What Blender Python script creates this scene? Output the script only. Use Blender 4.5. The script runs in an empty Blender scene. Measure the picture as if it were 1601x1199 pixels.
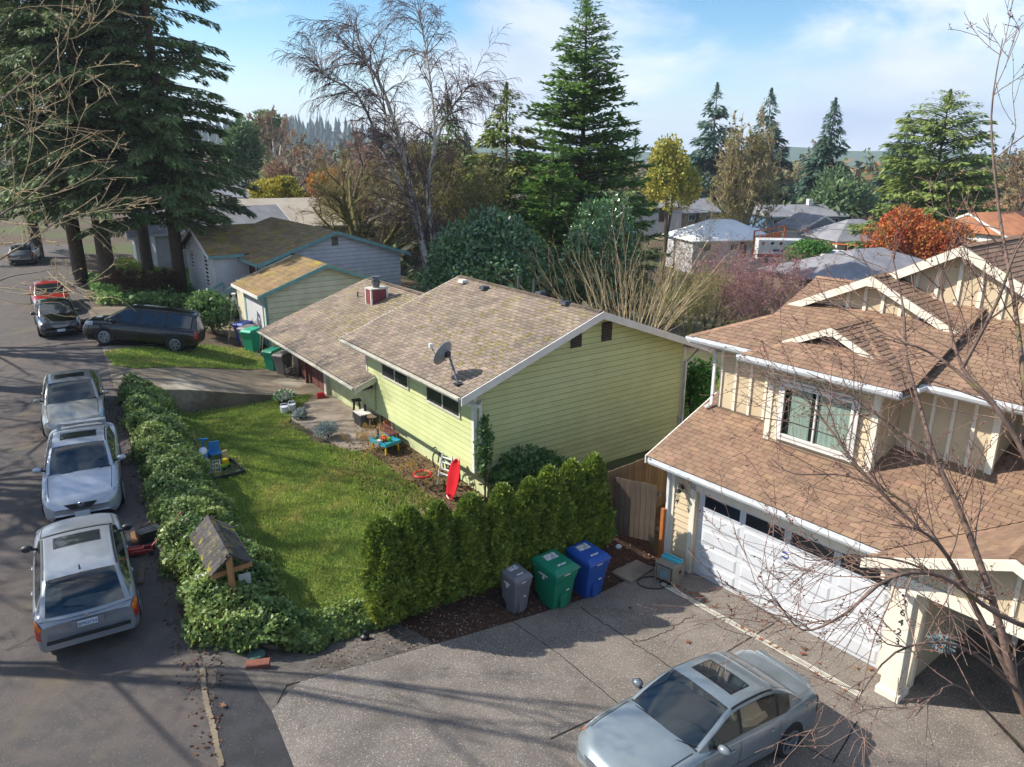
import bpy, math, random
import numpy as np
from mathutils import Vector, Matrix

# ---------------------------------------------------------------- camera, sky, sun
R = math.radians
sc = bpy.context.scene
col = sc.collection
FPX, PITCH, ROLL, CAMH = 1170.0, 17.19, 0.15, 10.35
_p, _r = R(PITCH), R(ROLL)
FW = np.array([0, math.cos(_p), -math.sin(_p)])
_up = np.array([0, math.sin(_p), math.cos(_p)]); _rt = np.array([1., 0, 0])
RT = math.cos(_r)*_rt + math.sin(_r)*_up
UP = -math.sin(_r)*_rt + math.cos(_r)*_up
CO = np.array([0, 0, CAMH])
cd = bpy.data.cameras.new('camera'); cam = bpy.data.objects.new('camera', cd); col.objects.link(cam)
cd.sensor_width = 36; cd.lens = FPX/1601*36; cd.clip_start = .1; cd.clip_end = 6000
cam.matrix_world = Matrix(((RT[0], UP[0], -FW[0], 0), (RT[1], UP[1], -FW[1], 0), (RT[2], UP[2], -FW[2], CAMH), (0, 0, 0, 1)))
sc.camera = cam

SUN_EL, SUN_ROT = 40.0, -80.0
SUN_STRENGTH, SKY_STRENGTH, EXPOSURE = 2.8, 0.15, 1.42
w = bpy.data.worlds.new('World'); sc.world = w; w.use_nodes = True
nt = w.node_tree; nt.nodes.clear()
def N(nt, t, **k):
    n = nt.nodes.new(t)
    for a, b in k.items(): setattr(n, a, b)
    return n
def L(nt, a, b): nt.links.new(a, b)
sky = N(nt, 'ShaderNodeTexSky', sky_type='NISHITA', sun_disc=False)
sky.sun_elevation = R(SUN_EL); sky.sun_rotation = R(SUN_ROT); sky.air_density = 1.0; sky.dust_density = .4; sky.ozone_density = 2.0
tc = N(nt, 'ShaderNodeTexCoord'); mp = N(nt, 'ShaderNodeMapping'); mp.inputs['Scale'].default_value = (1.3, 1.3, 3.4); mp.inputs['Location'].default_value = (3.3, .35, .1)
n1 = N(nt, 'ShaderNodeTexNoise'); n1.inputs['Scale'].default_value = 1.9; n1.inputs['Detail'].default_value = 8; n1.inputs['Roughness'].default_value = .58; n1.inputs['Distortion'].default_value = .35
rmp = N(nt, 'ShaderNodeMapRange', interpolation_type='SMOOTHSTEP'); rmp.inputs[1].default_value = .44; rmp.inputs[2].default_value = .60; rmp.inputs[4].default_value = .93
n2 = N(nt, 'ShaderNodeTexNoise'); n2.inputs['Scale'].default_value = 2.6; n2.inputs['Detail'].default_value = 5
crm = N(nt, 'ShaderNodeValToRGB'); crm.color_ramp.elements[0].position = .35; crm.color_ramp.elements[0].color = (1.45, 1.8, 2.5, 1); crm.color_ramp.elements[1].position = .65; crm.color_ramp.elements[1].color = (2.85, 3.0, 3.15, 1)
mx = N(nt, 'ShaderNodeMixRGB'); bg = N(nt, 'ShaderNodeBackground'); out = N(nt, 'ShaderNodeOutputWorld')
L(nt, tc.outputs['Generated'], mp.inputs['Vector']); L(nt, mp.outputs[0], n1.inputs['Vector']); L(nt, mp.outputs[0], n2.inputs['Vector'])
L(nt, n1.outputs['Fac'], rmp.inputs[0]); L(nt, n2.outputs['Fac'], crm.inputs[0])
hsv = N(nt, 'ShaderNodeHueSaturation'); hsv.inputs['Saturation'].default_value = 1.4; hsv.inputs['Value'].default_value = .44; L(nt, sky.outputs[0], hsv.inputs['Color'])
sx = N(nt, 'ShaderNodeSeparateXYZ'); L(nt, tc.outputs['Generated'], sx.inputs[0]); hz = N(nt, 'ShaderNodeMapRange', interpolation_type='SMOOTHSTEP'); hz.inputs[1].default_value = -.02; hz.inputs[2].default_value = .13; hz.inputs[3].default_value = .92; hz.inputs[4].default_value = 0; L(nt, sx.outputs['Z'], hz.inputs[0])
mh_ = N(nt, 'ShaderNodeMixRGB'); mh_.inputs[2].default_value = (1.75, 2.2, 2.95, 1); L(nt, hz.outputs[0], mh_.inputs[0]); L(nt, hsv.outputs[0], mh_.inputs[1])
L(nt, rmp.outputs[0], mx.inputs[0]); L(nt, mh_.outputs[0], mx.inputs[1]); L(nt, crm.outputs[0], mx.inputs[2])
L(nt, mx.outputs[0], bg.inputs['Color']); bg.inputs['Strength'].default_value = SKY_STRENGTH; L(nt, bg.outputs[0], out.inputs['Surface'])
sl = bpy.data.lights.new('sun', 'SUN'); sl.energy = SUN_STRENGTH; sl.angle = R(.6); sl.color = (1, .95, .86)
so = bpy.data.objects.new('sun', sl); col.objects.link(so)
SD = Vector((math.sin(R(SUN_ROT))*math.cos(R(SUN_EL)), math.cos(R(SUN_ROT))*math.cos(R(SUN_EL)), math.sin(R(SUN_EL))))
so.rotation_mode = 'QUATERNION'; so.rotation_quaternion = SD.to_track_quat('Z', 'Y')
sc.view_settings.view_transform = 'Standard'; sc.view_settings.look = 'None'; sc.view_settings.exposure = EXPOSURE; sc.view_settings.gamma = 1
sc.view_settings.use_curve_mapping = False
sc.render.engine = 'CYCLES'; sc.cycles.use_denoising = True; sc.cycles.max_bounces = 5; sc.cycles.diffuse_bounces = 2; sc.cycles.glossy_bounces = 2
sc.cycles.transmission_bounces = 4; sc.cycles.transparent_max_bounces = 6; sc.cycles.caustics_reflective = False; sc.cycles.caustics_refractive = False; sc.cycles.volume_bounces = 0; sc.cycles.use_light_tree = False

# ---------------------------------------------------------------- helpers
rng = np.random.default_rng(7); random.seed(7)
def ray(px, py): return FW + RT*(px-800.5)/FPX - UP*(py-599.5)/FPX
def G(px, py, z=0.0):
    d = ray(px, py); t = (z-CAMH)/d[2]; return CO + d*t
def D3(px, py, D): return CO + ray(px, py)*D
def sstep(a, b, x):
    t = np.clip((np.asarray(x, float)-a)/(b-a), 0, 1); return t*t*(3-2*t)

# frames: street (s along, t across), right house, green house
AZS = R(31.0); SO = np.array([-4.52, 9.46]); SA = np.array([-math.sin(AZS), math.cos(AZS)]); SB = np.array([math.cos(AZS), math.sin(AZS)])
AZR = R(38.5); RO = np.array([7.61, 13.1]); RA = np.array([-math.sin(AZR), math.cos(AZR)]); RB = np.array([math.cos(AZR), math.sin(AZR)])
AZG = R(35.2); GO = np.array([-1.07, 19.78]); GA = np.array([-math.sin(AZG), math.cos(AZG)]); GB = np.array([math.cos(AZG), math.sin(AZG)])
def st(s, t): return SO + s*SA + t*SB
def rab(b, a): return RO + b*RB + a*RA
def gab(b, a): return GO + b*GB + a*GA
SRET = 19.6                     # where the green house's driveway stands above its lawn
def Z(x, y):
    x = np.asarray(x, float); y = np.asarray(y, float)
    dx, dy = x-SO[0], y-SO[1]; s = dx*SA[0]+dy*SA[1]; t = dx*SB[0]+dy*SB[1]
    zs = np.where(s < 20, 1.25+.03*np.clip(s, -20, 20), 1.85+.008*(s-20))
    dx, dy = x-RO[0], y-RO[1]; a = dx*RA[0]+dy*RA[1]; b = dx*RB[0]+dy*RB[1]
    slab = zs*np.clip((-2.4-b)/8.1, 0, 1)**1.2
    lawn = zs+(.62-zs)*sstep(.3, 2.5, t)
    yard2 = .6+.5*sstep(26, 34, s)
    ramp = zs+(yard2-zs)*sstep(.0, 7.6, t)
    near = np.where(s < SRET, lawn, ramp)
    z = slab+(near-slab)*sstep(5.75, 7.2, a)
    z = np.where(t <= .3, zs, z)
    q = y+.55*x
    z = z-(6.0+np.where(z > 0, z, 0))*sstep(36, 92, q)*sstep(-30, 10, x)
    z = z+sstep(60, 140, y)*sstep(-20, -60, x)*2
    return z
def Zf(p): return float(Z(p[0], p[1]))
def T(px, py):
    d = ray(px, py); a, b = 2.0, 2.0
    while b < 900:
        P = CO+d*b
        if P[2] < Zf(P): break
        a = b; b *= 1.02
    for _ in range(24):
        m = (a+b)/2; P = CO+d*m
        if P[2] < Zf(P): b = m
        else: a = m
    return CO+d*b

MATS = {}
def lin(c): return tuple(((v/12.92) if v <= .04045 else ((v+.055)/1.055)**2.4) for v in c)
def hexc(h): return lin(tuple(int(h[i:i+2], 16)/255 for i in (0, 2, 4)))
def mat(name, c1, c2=None, scale=4, rough=.8, bump=0, bs=40, metal=0, spec=.5, rand=0, layers=(), coat=0, leaf=0, lo=.35, hi=.65, stretch=None, emit=0, alpha=1, trans=0):
    m = bpy.data.materials.new(name); m.use_nodes = True; t = m.node_tree; b = t.nodes['Principled BSDF']
    o = t.nodes['Material Output']
    b.inputs['Roughness'].default_value = rough; b.inputs['Metallic'].default_value = metal; b.inputs['Specular IOR Level'].default_value = spec
    if coat: b.inputs['Coat Weight'].default_value = coat; b.inputs['Coat Roughness'].default_value = .06
    if trans: b.inputs['Transmission Weight'].default_value = trans
    tcn = N(t, 'ShaderNodeTexCoord'); vec = tcn.outputs['Object']
    if stretch:
        mpn = N(t, 'ShaderNodeMapping'); mpn.inputs['Scale'].default_value = stretch; L(t, vec, mpn.inputs['Vector']); vec = mpn.outputs[0]
    cur = None
    def noise(s, d=4, v=vec):
        n = N(t, 'ShaderNodeTexNoise'); n.inputs['Scale'].default_value = s; n.inputs['Detail'].default_value = d; n.inputs['Roughness'].default_value = .6; L(t, v, n.inputs['Vector']); return n.outputs['Fac']
    def rng_(src, a, e):
        r = N(t, 'ShaderNodeMapRange', interpolation_type='SMOOTHSTEP'); r.inputs[1].default_value = a; r.inputs[2].default_value = e; L(t, src, r.inputs[0]); return r.outputs[0]
    if c2 is not None:
        mixn = N(t, 'ShaderNodeMixRGB'); mixn.inputs[1].default_value = (*c1, 1); mixn.inputs[2].default_value = (*c2, 1)
        L(t, rng_(noise(scale, 5), lo, hi), mixn.inputs[0]); cur = mixn.outputs[0]
    for (c, s, a, e, amt) in layers:
        mixn = N(t, 'ShaderNodeMixRGB'); mixn.inputs[2].default_value = (*c, 1)
        if cur is None: mixn.inputs[1].default_value = (*c1, 1)
        else: L(t, cur, mixn.inputs[1])
        r = rng_(noise(s, 6), a, e); mu = N(t, 'ShaderNodeMath', operation='MULTIPLY'); mu.inputs[1].default_value = amt; L(t, r, mu.inputs[0]); L(t, mu.outputs[0], mixn.inputs[0]); cur = mixn.outputs[0]
    if rand:
        g = N(t, 'ShaderNodeNewGeometry'); oi = N(t, 'ShaderNodeObjectInfo')
        ad = N(t, 'ShaderNodeMath', operation='ADD'); L(t, g.outputs['Random Per Island'], ad.inputs[0]); L(t, oi.outputs['Random'], ad.inputs[1])
        fr = N(t, 'ShaderNodeMath', operation='FRACT'); L(t, ad.outputs[0], fr.inputs[0])
        mr = N(t, 'ShaderNodeMapRange'); mr.inputs[3].default_value = 1-rand; mr.inputs[4].default_value = 1+rand; L(t, fr.outputs[0], mr.inputs[0])
        hs = N(t, 'ShaderNodeHueSaturation'); L(t, mr.outputs[0], hs.inputs['Value'])
        mh = N(t, 'ShaderNodeMath', operation='MULTIPLY_ADD'); mh.inputs[1].default_value = .03*rand/.3; mh.inputs[2].default_value = .5-.015*rand/.3
        f2 = N(t, 'ShaderNodeMath', operation='MULTIPLY'); f2.inputs[1].default_value = 7.3; L(t, fr.outputs[0], f2.inputs[0]); f3 = N(t, 'ShaderNodeMath', operation='FRACT'); L(t, f2.outputs[0], f3.inputs[0])
        L(t, f3.outputs[0], mh.inputs[0]); L(t, mh.outputs[0], hs.inputs['Hue'])
        if cur is None: hs.inputs['Color'].default_value = (*c1, 1)
        else: L(t, cur, hs.inputs['Color'])
        cur = hs.outputs[0]
    if cur is None: b.inputs['Base Color'].default_value = (*c1, 1)
    else: L(t, cur, b.inputs['Base Color'])
    if emit:
        b.inputs['Emission Strength'].default_value = emit; b.inputs['Emission Color'].default_value = (*c1, 1)
    if bump:
        bn = N(t, 'ShaderNodeBump'); bn.inputs['Strength'].default_value = bump; bn.inputs['Distance'].default_value = .02
        L(t, noise(bs, 3), bn.inputs['Height']); L(t, bn.outputs[0], b.inputs['Normal'])
    if leaf:
        tr = N(t, 'ShaderNodeBsdfTranslucent'); ms = N(t, 'ShaderNodeMixShader'); ms.inputs[0].default_value = leaf
        if cur is None: tr.inputs[0].default_value = (*c1, 1)
        else: L(t, cur, tr.inputs[0])
        L(t, b.outputs[0], ms.inputs[1]); L(t, tr.outputs[0], ms.inputs[2]); L(t, ms.outputs[0], o.inputs['Surface'])
    MATS[name] = m
    return m

def tag(o, label=None, cat=None, group=None, kind=None):
    if label: o['label'] = label
    if cat: o['category'] = cat
    if group: o['group'] = group
    if kind: o['kind'] = kind
    return o
def thing(name, label, cat, loc=(0, 0, 0), rz=0, group=None, rot=None):
    o = bpy.data.objects.new(name, None); col.objects.link(o); o.location = loc; o.rotation_euler = rot or (0, 0, rz); o.empty_display_size = .1
    return tag(o, label, cat, group)
def link(name, me, parent=None, loc=None, rz=None):
    o = bpy.data.objects.new(name, me); col.objects.link(o)
    if parent is not None: o.parent = parent
    if loc is not None: o.location = loc
    if rz is not None: o.rotation_euler = (0, 0, rz)
    return o
def copy_tree(o, parent=None):
    c = o.copy(); col.objects.link(c); c.parent = parent
    for ch in o.children: copy_tree(ch, c)
    return c
def fastmesh(name, V, F, m, smooth=False):
    V = np.asarray(V, np.float32); F = np.asarray(F, np.int32); k = F.shape[1]
    me = bpy.data.meshes.new(name); me.vertices.add(len(V)); me.vertices.foreach_set('co', V.ravel())
    me.loops.add(F.size); me.loops.foreach_set('vertex_index', F.ravel())
    me.polygons.add(len(F)); me.polygons.foreach_set('loop_start', np.arange(0, F.size, k, dtype=np.int32)); me.polygons.foreach_set('loop_total', np.full(len(F), k, np.int32))
    if smooth: me.polygons.foreach_set('use_smooth', np.ones(len(F), bool))
    me.materials.append(m); me.update(); me.validate(); return me
class MB:
    def __init__(s): s.v = []; s.f = []
    def add(s, vs, fs):
        n = len(s.v); s.v += [tuple(float(q) for q in p) for p in vs]; s.f += [tuple(n+i for i in f) for f in fs]; return s
    def box(s, c, d, rz=0, tp=1.0):
        x, y, z = [q/2 for q in d]; cc, ss = math.cos(rz), math.sin(rz); vs = []
        for k, zz in ((1, -z), (tp, z)):
            for (px, py) in ((-x, -y), (x, -y), (x, y), (-x, y)):
                px *= k; py *= k; vs.append((c[0]+px*cc-py*ss, c[1]+px*ss+py*cc, c[2]+zz))
        return s.add(vs, [(3, 2, 1, 0), (4, 5, 6, 7), (0, 1, 5, 4), (1, 2, 6, 5), (2, 3, 7, 6), (3, 0, 4, 7)])
    def b2(s, lo, hi): return s.box([(a+b)/2 for a, b in zip(lo, hi)], [b-a for a, b in zip(lo, hi)])
    def prism(s, pts, off):
        n = len(pts); q = [tuple(p[i]+off[i] for i in range(3)) for p in pts]
        return s.add(list(pts)+q, [tuple(range(n))[::-1], tuple(range(n, 2*n))]+[(i, (i+1) % n, n+(i+1) % n, n+i) for i in range(n)])
    def bar(s, p, q, wd, ht=None, up=(0, 0, 1)):
        p, q = Vector(p), Vector(q); d = (q-p).normalized(); u = Vector(up)
        if abs(d.dot(u)) > .98: u = Vector((1, 0, 0))
        r = d.cross(u).normalized(); u = r.cross(d); ht = ht or wd; r *= wd/2; u *= ht/2
        vs = [p-r-u, p+r-u, p+r+u, p-r+u, q-r-u, q+r-u, q+r+u, q-r+u]
        return s.add(vs, [(0, 1, 2, 3), (7, 6, 5, 4), (0, 4, 5, 1), (1, 5, 6, 2), (2, 6, 7, 3), (3, 7, 4, 0)])
    def tube(s, pts, r, n=8, caps=True):
        pts = [Vector(p) for p in pts]; rr = r if hasattr(r, '__len__') else [r]*len(pts); base = len(s.v); u = None
        for i, p in enumerate(pts):
            d = (pts[min(i+1, len(pts)-1)]-pts[max(i-1, 0)]).normalized()
            if u is None: u = d.orthogonal().normalized()
            u = (u-d*u.dot(d)).normalized(); v = d.cross(u)
            for k in range(n):
                a = 2*math.pi*k/n; q = p+(u*math.cos(a)+v*math.sin(a))*rr[i]; s.v.append(tuple(q))
        for i in range(len(pts)-1):
            for k in range(n):
                a, b = base+i*n+k, base+i*n+(k+1) % n; s.f.append((a, b, b+n, a+n))
        if caps:
            s.f.append(tuple(base+k for k in range(n))[::-1]); e = base+(len(pts)-1)*n; s.f.append(tuple(e+k for k in range(n)))
        return s
    def lathe(s, prof, n=16, c=(0, 0, 0), axis='z', sx=1, sy=1):
        base = len(s.v)
        for (r, z) in prof:
            for k in range(n):
                a = 2*math.pi*k/n; x, y = r*math.cos(a)*sx, r*math.sin(a)*sy
                s.v.append((c[0]+x, c[1]+y, c[2]+z) if axis == 'z' else ((c[0]+x, c[1]+z, c[2]+y) if axis == 'y' else (c[0]+z, c[1]+x, c[2]+y)))
        for i in range(len(prof)-1):
            for k in range(n):
                a, b = base+i*n+k, base+i*n+(k+1) % n; s.f.append((a, b, b+n, a+n))
        s.f.append(tuple(base+k for k in range(n))[::-1]); e = base+(len(prof)-1)*n; s.f.append(tuple(e+k for k in range(n)))
        return s
    def ball(s, c, r, n=12, m=8):
        r = r if hasattr(r, '__len__') else (r, r, r); base = len(s.v)
        for i in range(m+1):
            th = math.pi*i/m
            for k in range(n):
                a = 2*math.pi*k/n; s.v.append((c[0]+r[0]*math.sin(th)*math.cos(a), c[1]+r[1]*math.sin(th)*math.sin(a), c[2]+r[2]*math.cos(th)))
        for i in range(m):
            for k in range(n):
                a, b = base+i*n+k, base+i*n+(k+1) % n; s.f.append((a, a+n, b+n, b))
        return s
    def grid(s, P):
        P = np.asarray(P); a, b, _ = P.shape; base = len(s.v); s.v += [tuple(map(float, q)) for q in P.reshape(-1, 3)]
        for i in range(a-1):
            for j in range(b-1):
                k = base+i*b+j; s.f.append((k, k+1, k+b+1, k+b))
        return s
    def mesh(s, name, m, smooth=False):
        me = bpy.data.meshes.new(name); me.from_pydata(s.v, [], s.f); me.materials.append(m)
        if smooth: me.polygons.foreach_set('use_smooth', [True]*len(me.polygons))
        me.update(); return me
    def build(s, name, m, parent=None, smooth=False, loc=None, rz=None, bevel=0, auto=None):
        me = s.mesh(name, m, smooth or bool(auto))
        if auto:
            import bmesh
            bm = bmesh.new(); bm.from_mesh(me); bmesh.ops.remove_doubles(bm, verts=bm.verts, dist=1e-5); bmesh.ops.recalc_face_normals(bm, faces=bm.faces)
            for e in bm.edges: e.smooth = e.calc_face_angle(3) < R(auto)
            bm.to_mesh(me); bm.free()
        o = link(name, me, parent, loc, rz)
        if bevel:
            b = o.modifiers.new('bevel', 'BEVEL'); b.width = bevel; b.segments = 2; b.limit_method = 'ANGLE'; b.angle_limit = R(40)
        return o
def clip(poly, ax, val, keep):
    """clip a polygon (list of tuples) by coordinate ax; keep=+1 keeps >= val"""
    o = []; n = len(poly)
    for i in range(n):
        p, q = poly[i], poly[(i+1) % n]; dp, dq = (p[ax]-val)*keep, (q[ax]-val)*keep
        if dp >= 0: o.append(p)
        if (dp >= 0) != (dq >= 0):
            t = dp/(dp-dq); o.append(tuple(a+(b-a)*t for a, b in zip(p, q)))
    return o
def clip_convex(poly, cp):
    n = len(cp); ar = sum(cp[i][0]*cp[(i+1) % n][1]-cp[(i+1) % n][0]*cp[i][1] for i in range(n)); cp = cp if ar > 0 else cp[::-1]
    for i in range(n):
        a, b = cp[i], cp[(i+1) % n]; o = []; m = len(poly)
        f = lambda p: (b[0]-a[0])*(p[1]-a[1])-(b[1]-a[1])*(p[0]-a[0])
        for j in range(m):
            p, q = poly[j], poly[(j+1) % m]; dp, dq = f(p), f(q)
            if dp >= 0: o.append(p)
            if (dp >= 0) != (dq >= 0):
                t = dp/(dp-dq); o.append((p[0]+(q[0]-p[0])*t, p[1]+(q[1]-p[1])*t))
        poly = o
        if len(poly) < 3: return []
    return poly
def area(p): return abs(sum(p[i][0]*p[(i+1) % len(p)][1]-p[(i+1) % len(p)][0]*p[i][1] for i in range(len(p))))/2
def drape(name, poly, dz, m, step=.25, kind='structure', thick=0, parent=None):
    """a sheet following the ground inside a polygon of world xy points"""
    poly = [tuple(map(float, p[:2])) for p in poly]; vi = {}; V = []; F = []
    xs = [p[0] for p in poly]; x0 = math.floor(min(xs)/step)*step; x1 = max(xs)
    def vid(p):
        k = (round(p[0], 4), round(p[1], 4))
        if k not in vi: vi[k] = len(V); V.append(k)
        return vi[k]
    x = x0
    while x < x1:
        sl_ = clip(clip(poly, 0, x, 1), 0, x+step, -1) if poly else []
        if len(sl_) >= 3:
            ys = [p[1] for p in sl_]; y = math.floor(min(ys)/step)*step
            while y < max(ys):
                c = clip(clip(sl_, 1, y, 1), 1, y+step, -1)
                if len(c) >= 3 and area(c) > 1e-6:
                    f = [];
                    for p in c:
                        k = vid(p)
                        if not f or (f[-1] != k and f[0] != k): f.append(k)
                    if len(f) >= 3: F.append(f)
                y += step
        x += step
    A = np.array(V); zz = Z(A[:, 0], A[:, 1])+dz
    vs = [(a, b, c) for (a, b), c in zip(V, zz)]
    me = bpy.data.meshes.new(name)
    if thick:   # a skirt round the outline
        n = len(vs); pts = []
        for i in range(len(poly)):
            p, q = np.array(poly[i]), np.array(poly[(i+1) % len(poly)]); k = max(1, int(np.linalg.norm(q-p)/step))
            pts += [p+(q-p)*j/k for j in range(k)]
        for p in pts: z0 = Zf(p); vs += [(p[0], p[1], z0+dz), (p[0], p[1], z0+dz-thick)]
        m_ = len(pts)
        for i in range(m_): a = n+2*i; b = n+2*((i+1) % m_); F.append([a, b, b+1, a+1])
    me.from_pydata(vs, [], F); me.materials.append(m); me.update()
    o = link(name, me, parent)
    if parent is None: o['kind'] = kind
    return o
def pieces(parent, name, poly, fr, du, dv, m, stagger=.5, t0=.012, t1=.004, gap=.004, limit=0, view=None, order=None, jit=0, stuff_name=None, vjit=0, vgap=0):
    """lay tabs (shingles, boards) inside a convex polygon of (u, v) in frame fr = (O, U, V, Nrm); the nearest `limit` become objects, the rest one part"""
    O, U, V, Nn = [np.array(q, float) for q in fr]; us = [p[0] for p in poly]; vs = [p[1] for p in poly]; tabs = []
    v = min(vs); row = 0; r = random.Random(len(poly)*17+int(max(us)*10))
    while v < max(vs)-1e-4:
        u = min(us)-du*((row*stagger) % 1.0)-(r.random()*jit*du if jit else 0)
        while u < max(us):
            g = gap
            ve = v+dv+(0 if vgap else .012); rect = [(u+g, v+vgap), (u+du-g, v+vgap), (u+du-g, ve), (u+g, ve)]
            c = clip_convex(rect, poly)
            if len(c) >= 3 and area(c) > 1e-4: tabs.append((c, v, dv))
            u += du
        v += dv; row += 1
    out = []
    for c, v, dvv in tabs:
        lo = []; hi = []; e = r.random()*vjit
        for (a, b) in c:
            f = min(1, max(0, (b-v)/dvv)); h = t0+(t1-t0)*f+e
            lo.append(O+U*a+V*b); hi.append(O+U*a+V*b+Nn*h)
        out.append((lo, hi))
    mw = np.array(parent.matrix_basis) if parent is not None else np.eye(4)
    def wd(q): p = mw[:3, :3]@np.mean(q[1], axis=0)+mw[:3, 3]; return np.linalg.norm(p-CO)
    return out, (m, name, wd)
def lay(parent, name, groups, m, limit=300, stuff_name=None):
    """groups: list of results of pieces(); share one budget of `limit` single objects"""
    allp = []
    for out, (mm, nm, wd) in groups: allp += [(wd(q), q) for q in out]
    allp.sort(key=lambda t: t[0])
    def faces(n): return [tuple(range(2*n-1, n-1, -1))[::-1]]+[(i, (i+1) % n, n+(i+1) % n, n+i) for i in range(n)]
    for d, (lo, hi) in allp[:limit]:
        MB().add(lo+hi, faces(len(lo))).build(name, m, parent)
    if len(allp) > limit:
        b = MB()
        for d, (lo, hi) in allp[limit:]: b.add(lo+hi, faces(len(lo)))
        o = b.build(stuff_name or name+'_field', m, parent); o['kind'] = 'stuff'

# vegetation tools (vectorised)
def unit(a): return a/np.maximum(np.linalg.norm(a, axis=-1, keepdims=True), 1e-9)
def leaves(name, P, A, size, m, parent=None, aspect=.5, nrm=None, rg=None, curl=.0):
    """one diamond leaf per point P along axis A"""
    rg = rg or rng; n = len(P); A = unit(A); size = np.broadcast_to(np.asarray(size, float), (n,))[:, None]
    h = rg.normal(size=(n, 3)) if nrm is None else nrm+rg.normal(size=(n, 3))*.35
    S = unit(np.cross(A, h)); Nn = np.cross(S, A)
    V = np.stack([P, P+A*size*.5+S*size*aspect*.5+Nn*size*curl, P+A*size, P+A*size*.5-S*size*aspect*.5+Nn*size*curl], 1).reshape(-1, 3)
    F = np.arange(4*n).reshape(n, 4)
    return link(name, fastmesh(name, V, F, m), parent)
def sticks(name, S, m, parent=None, n=4, smooth=True, loc=None):
    """S: array of (p0, p1, r0, r1) = 8 columns -> tapered prisms"""
    S = np.asarray(S, float); k = len(S); p0, p1, r0, r1 = S[:, :3], S[:, 3:6], S[:, 6:7], S[:, 7:8]
    d = unit(p1-p0); ref = np.where(np.abs(d[:, 2:3]) > .9, np.array([[1., 0, 0]]), np.array([[0, 0, 1.]])); u = unit(np.cross(d, ref)); v = np.cross(d, u)
    V = np.zeros((k, 2, n, 3))
    for i in range(n):
        a = 2*math.pi*i/n; o = u*math.cos(a)+v*math.sin(a); V[:, 0, i] = p0-d*r0*.3+o*r0; V[:, 1, i] = p1+d*r1*.3+o*r1
    base = (np.arange(k)*2*n)[:, None]; F = np.concatenate([np.concatenate([base+i, base+(i+1) % n, base+n+(i+1) % n, base+n+i], 1) for i in range(n)], 0)
    return link(name, fastmesh(name, V.reshape(-1, 3), F, m, smooth), parent, loc)
def grow(rg, p, d, ln, r, lev, prm, segs, tips):
    """recursive branching; prm: list per level of dict(n, spread, kids, ratio, rr, up, wob)"""
    q = prm[lev]; n = q['n']; p = np.array(p, float); d = np.array(d, float); r0 = r; step = ln/n
    for i in range(n):
        d = d+rg.normal(size=3)*q.get('wob', .12)+np.array([0, 0, q.get('up', .03)]); d /= np.linalg.norm(d)
        r1 = max(r0*(1-(1-q.get('taper', .35))/n), .0015) if i < n-1 else max(r*q.get('taper', .35), .0015); r1 = r*(1-(1-q.get('taper', .35))*(i+1)/n); r1 = max(r1, .0015)
        p1 = p+d*step; segs.append((*p, *p1, r0, r1))
        f = (i+1)/n
        if lev+1 < len(prm) and f >= q.get('from', .3):
            k = q['kids']/n; k = int(k)+(rg.random() < k-int(k))
            for _ in range(k):
                ax = unit(np.cross(d, rg.normal(size=3))); sp = q['spread']*(.7+.6*rg.random()); nd = d*math.cos(sp)+ax*math.sin(sp)
                grow(rg, p1 if rg.random() < .5 else p+d*step*rg.random(), nd, ln*q['ratio']*(1.15-.55*f)*(.75+.5*rg.random()), max(r1*q['rr'], .0015), lev+1, prm, segs, tips)
        p, r0 = p1, r1
    tips.append((*p, *d))
def limb(pts, r0, r1, sub=3):
    """smooth polyline of stick segments through world points"""
    P = np.array(pts, float); n = len(P); Q = []
    for i in range(n-1):
        a, b, c, d = P[max(i-1, 0)], P[i], P[i+1], P[min(i+2, n-1)]
        for k in range(sub):
            t = k/sub; Q.append(.5*((2*b)+(c-a)*t+(2*a-5*b+4*c-d)*t*t+(3*b-a-3*c+d)*t**3))
    Q.append(P[-1]); Q = np.array(Q); rr = np.linspace(r0, r1, len(Q))
    return [(*Q[i], *Q[i+1], rr[i], rr[i+1]) for i in range(len(Q)-1)]
# ---------------------------------------------------------------- materials
h = hexc
mat('asphalt', h('4a4543'), h('58504b'), 2.2, .9, .5, 160, layers=((h('8a8278'), 34, .57, .7, .5), (h('2f2d2d'), 26, .58, .7, .4), (h('655449'), .35, .5, .68, .45), (h('6f664a'), .7, .56, .75, .5), (h('8c7a68'), 7, .62, .75, .35)))
mat('new_asphalt', h('2b2b2d'), h('38373a'), 3, .92, .6, 170, layers=((h('7f7b78'), 36, .6, .72, .6),))
mat('aggregate', h('6e655d'), h('80766c'), 1.1, .88, .8, 60, layers=((h('bdb3a5'), 30, .54, .66, .75), (h('4a433e'), 24, .56, .68, .7), (h('c8bfb2'), 60, .58, .66, .6), (h('544b43'), .6, .5, .75, .55), (h('463e37'), 2.1, .62, .74, .45)))
mat('concrete', h('9b8d7c'), h('84776a'), 1.5, .9, .3, 90, layers=((h('6d5f50'), .7, .5, .7, .55), (h('b3a594'), 25, .58, .7, .35)))
mat('old_concrete', h('80735f'), h('675b4b'), .9, .92, .4, 80, layers=((h('b5ab98'), .5, .55, .68, .7), (h('4c4334'), 1.3, .55, .75, .6)))
mat('crack', h('2c2823'), rough=1)
mat('lawn_soil', h('66702a'), h('747a34'), 1.2, .95, .6, 60, layers=((h('7a6a3a'), .8, .6, .75, .6),))
mat('soil', h('4a3a2c'), h('5e4c3a'), 2.5, .95, .8, 50, layers=((h('77684f'), 9, .55, .7, .5), (h('4d5a28'), .12, .45, .6, .8)))
mat('mulch', h('3f2a1e'), h('56392a'), 7, .95, 1, 60, layers=((h('7a5a44'), 35, .6, .72, .6),))
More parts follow.
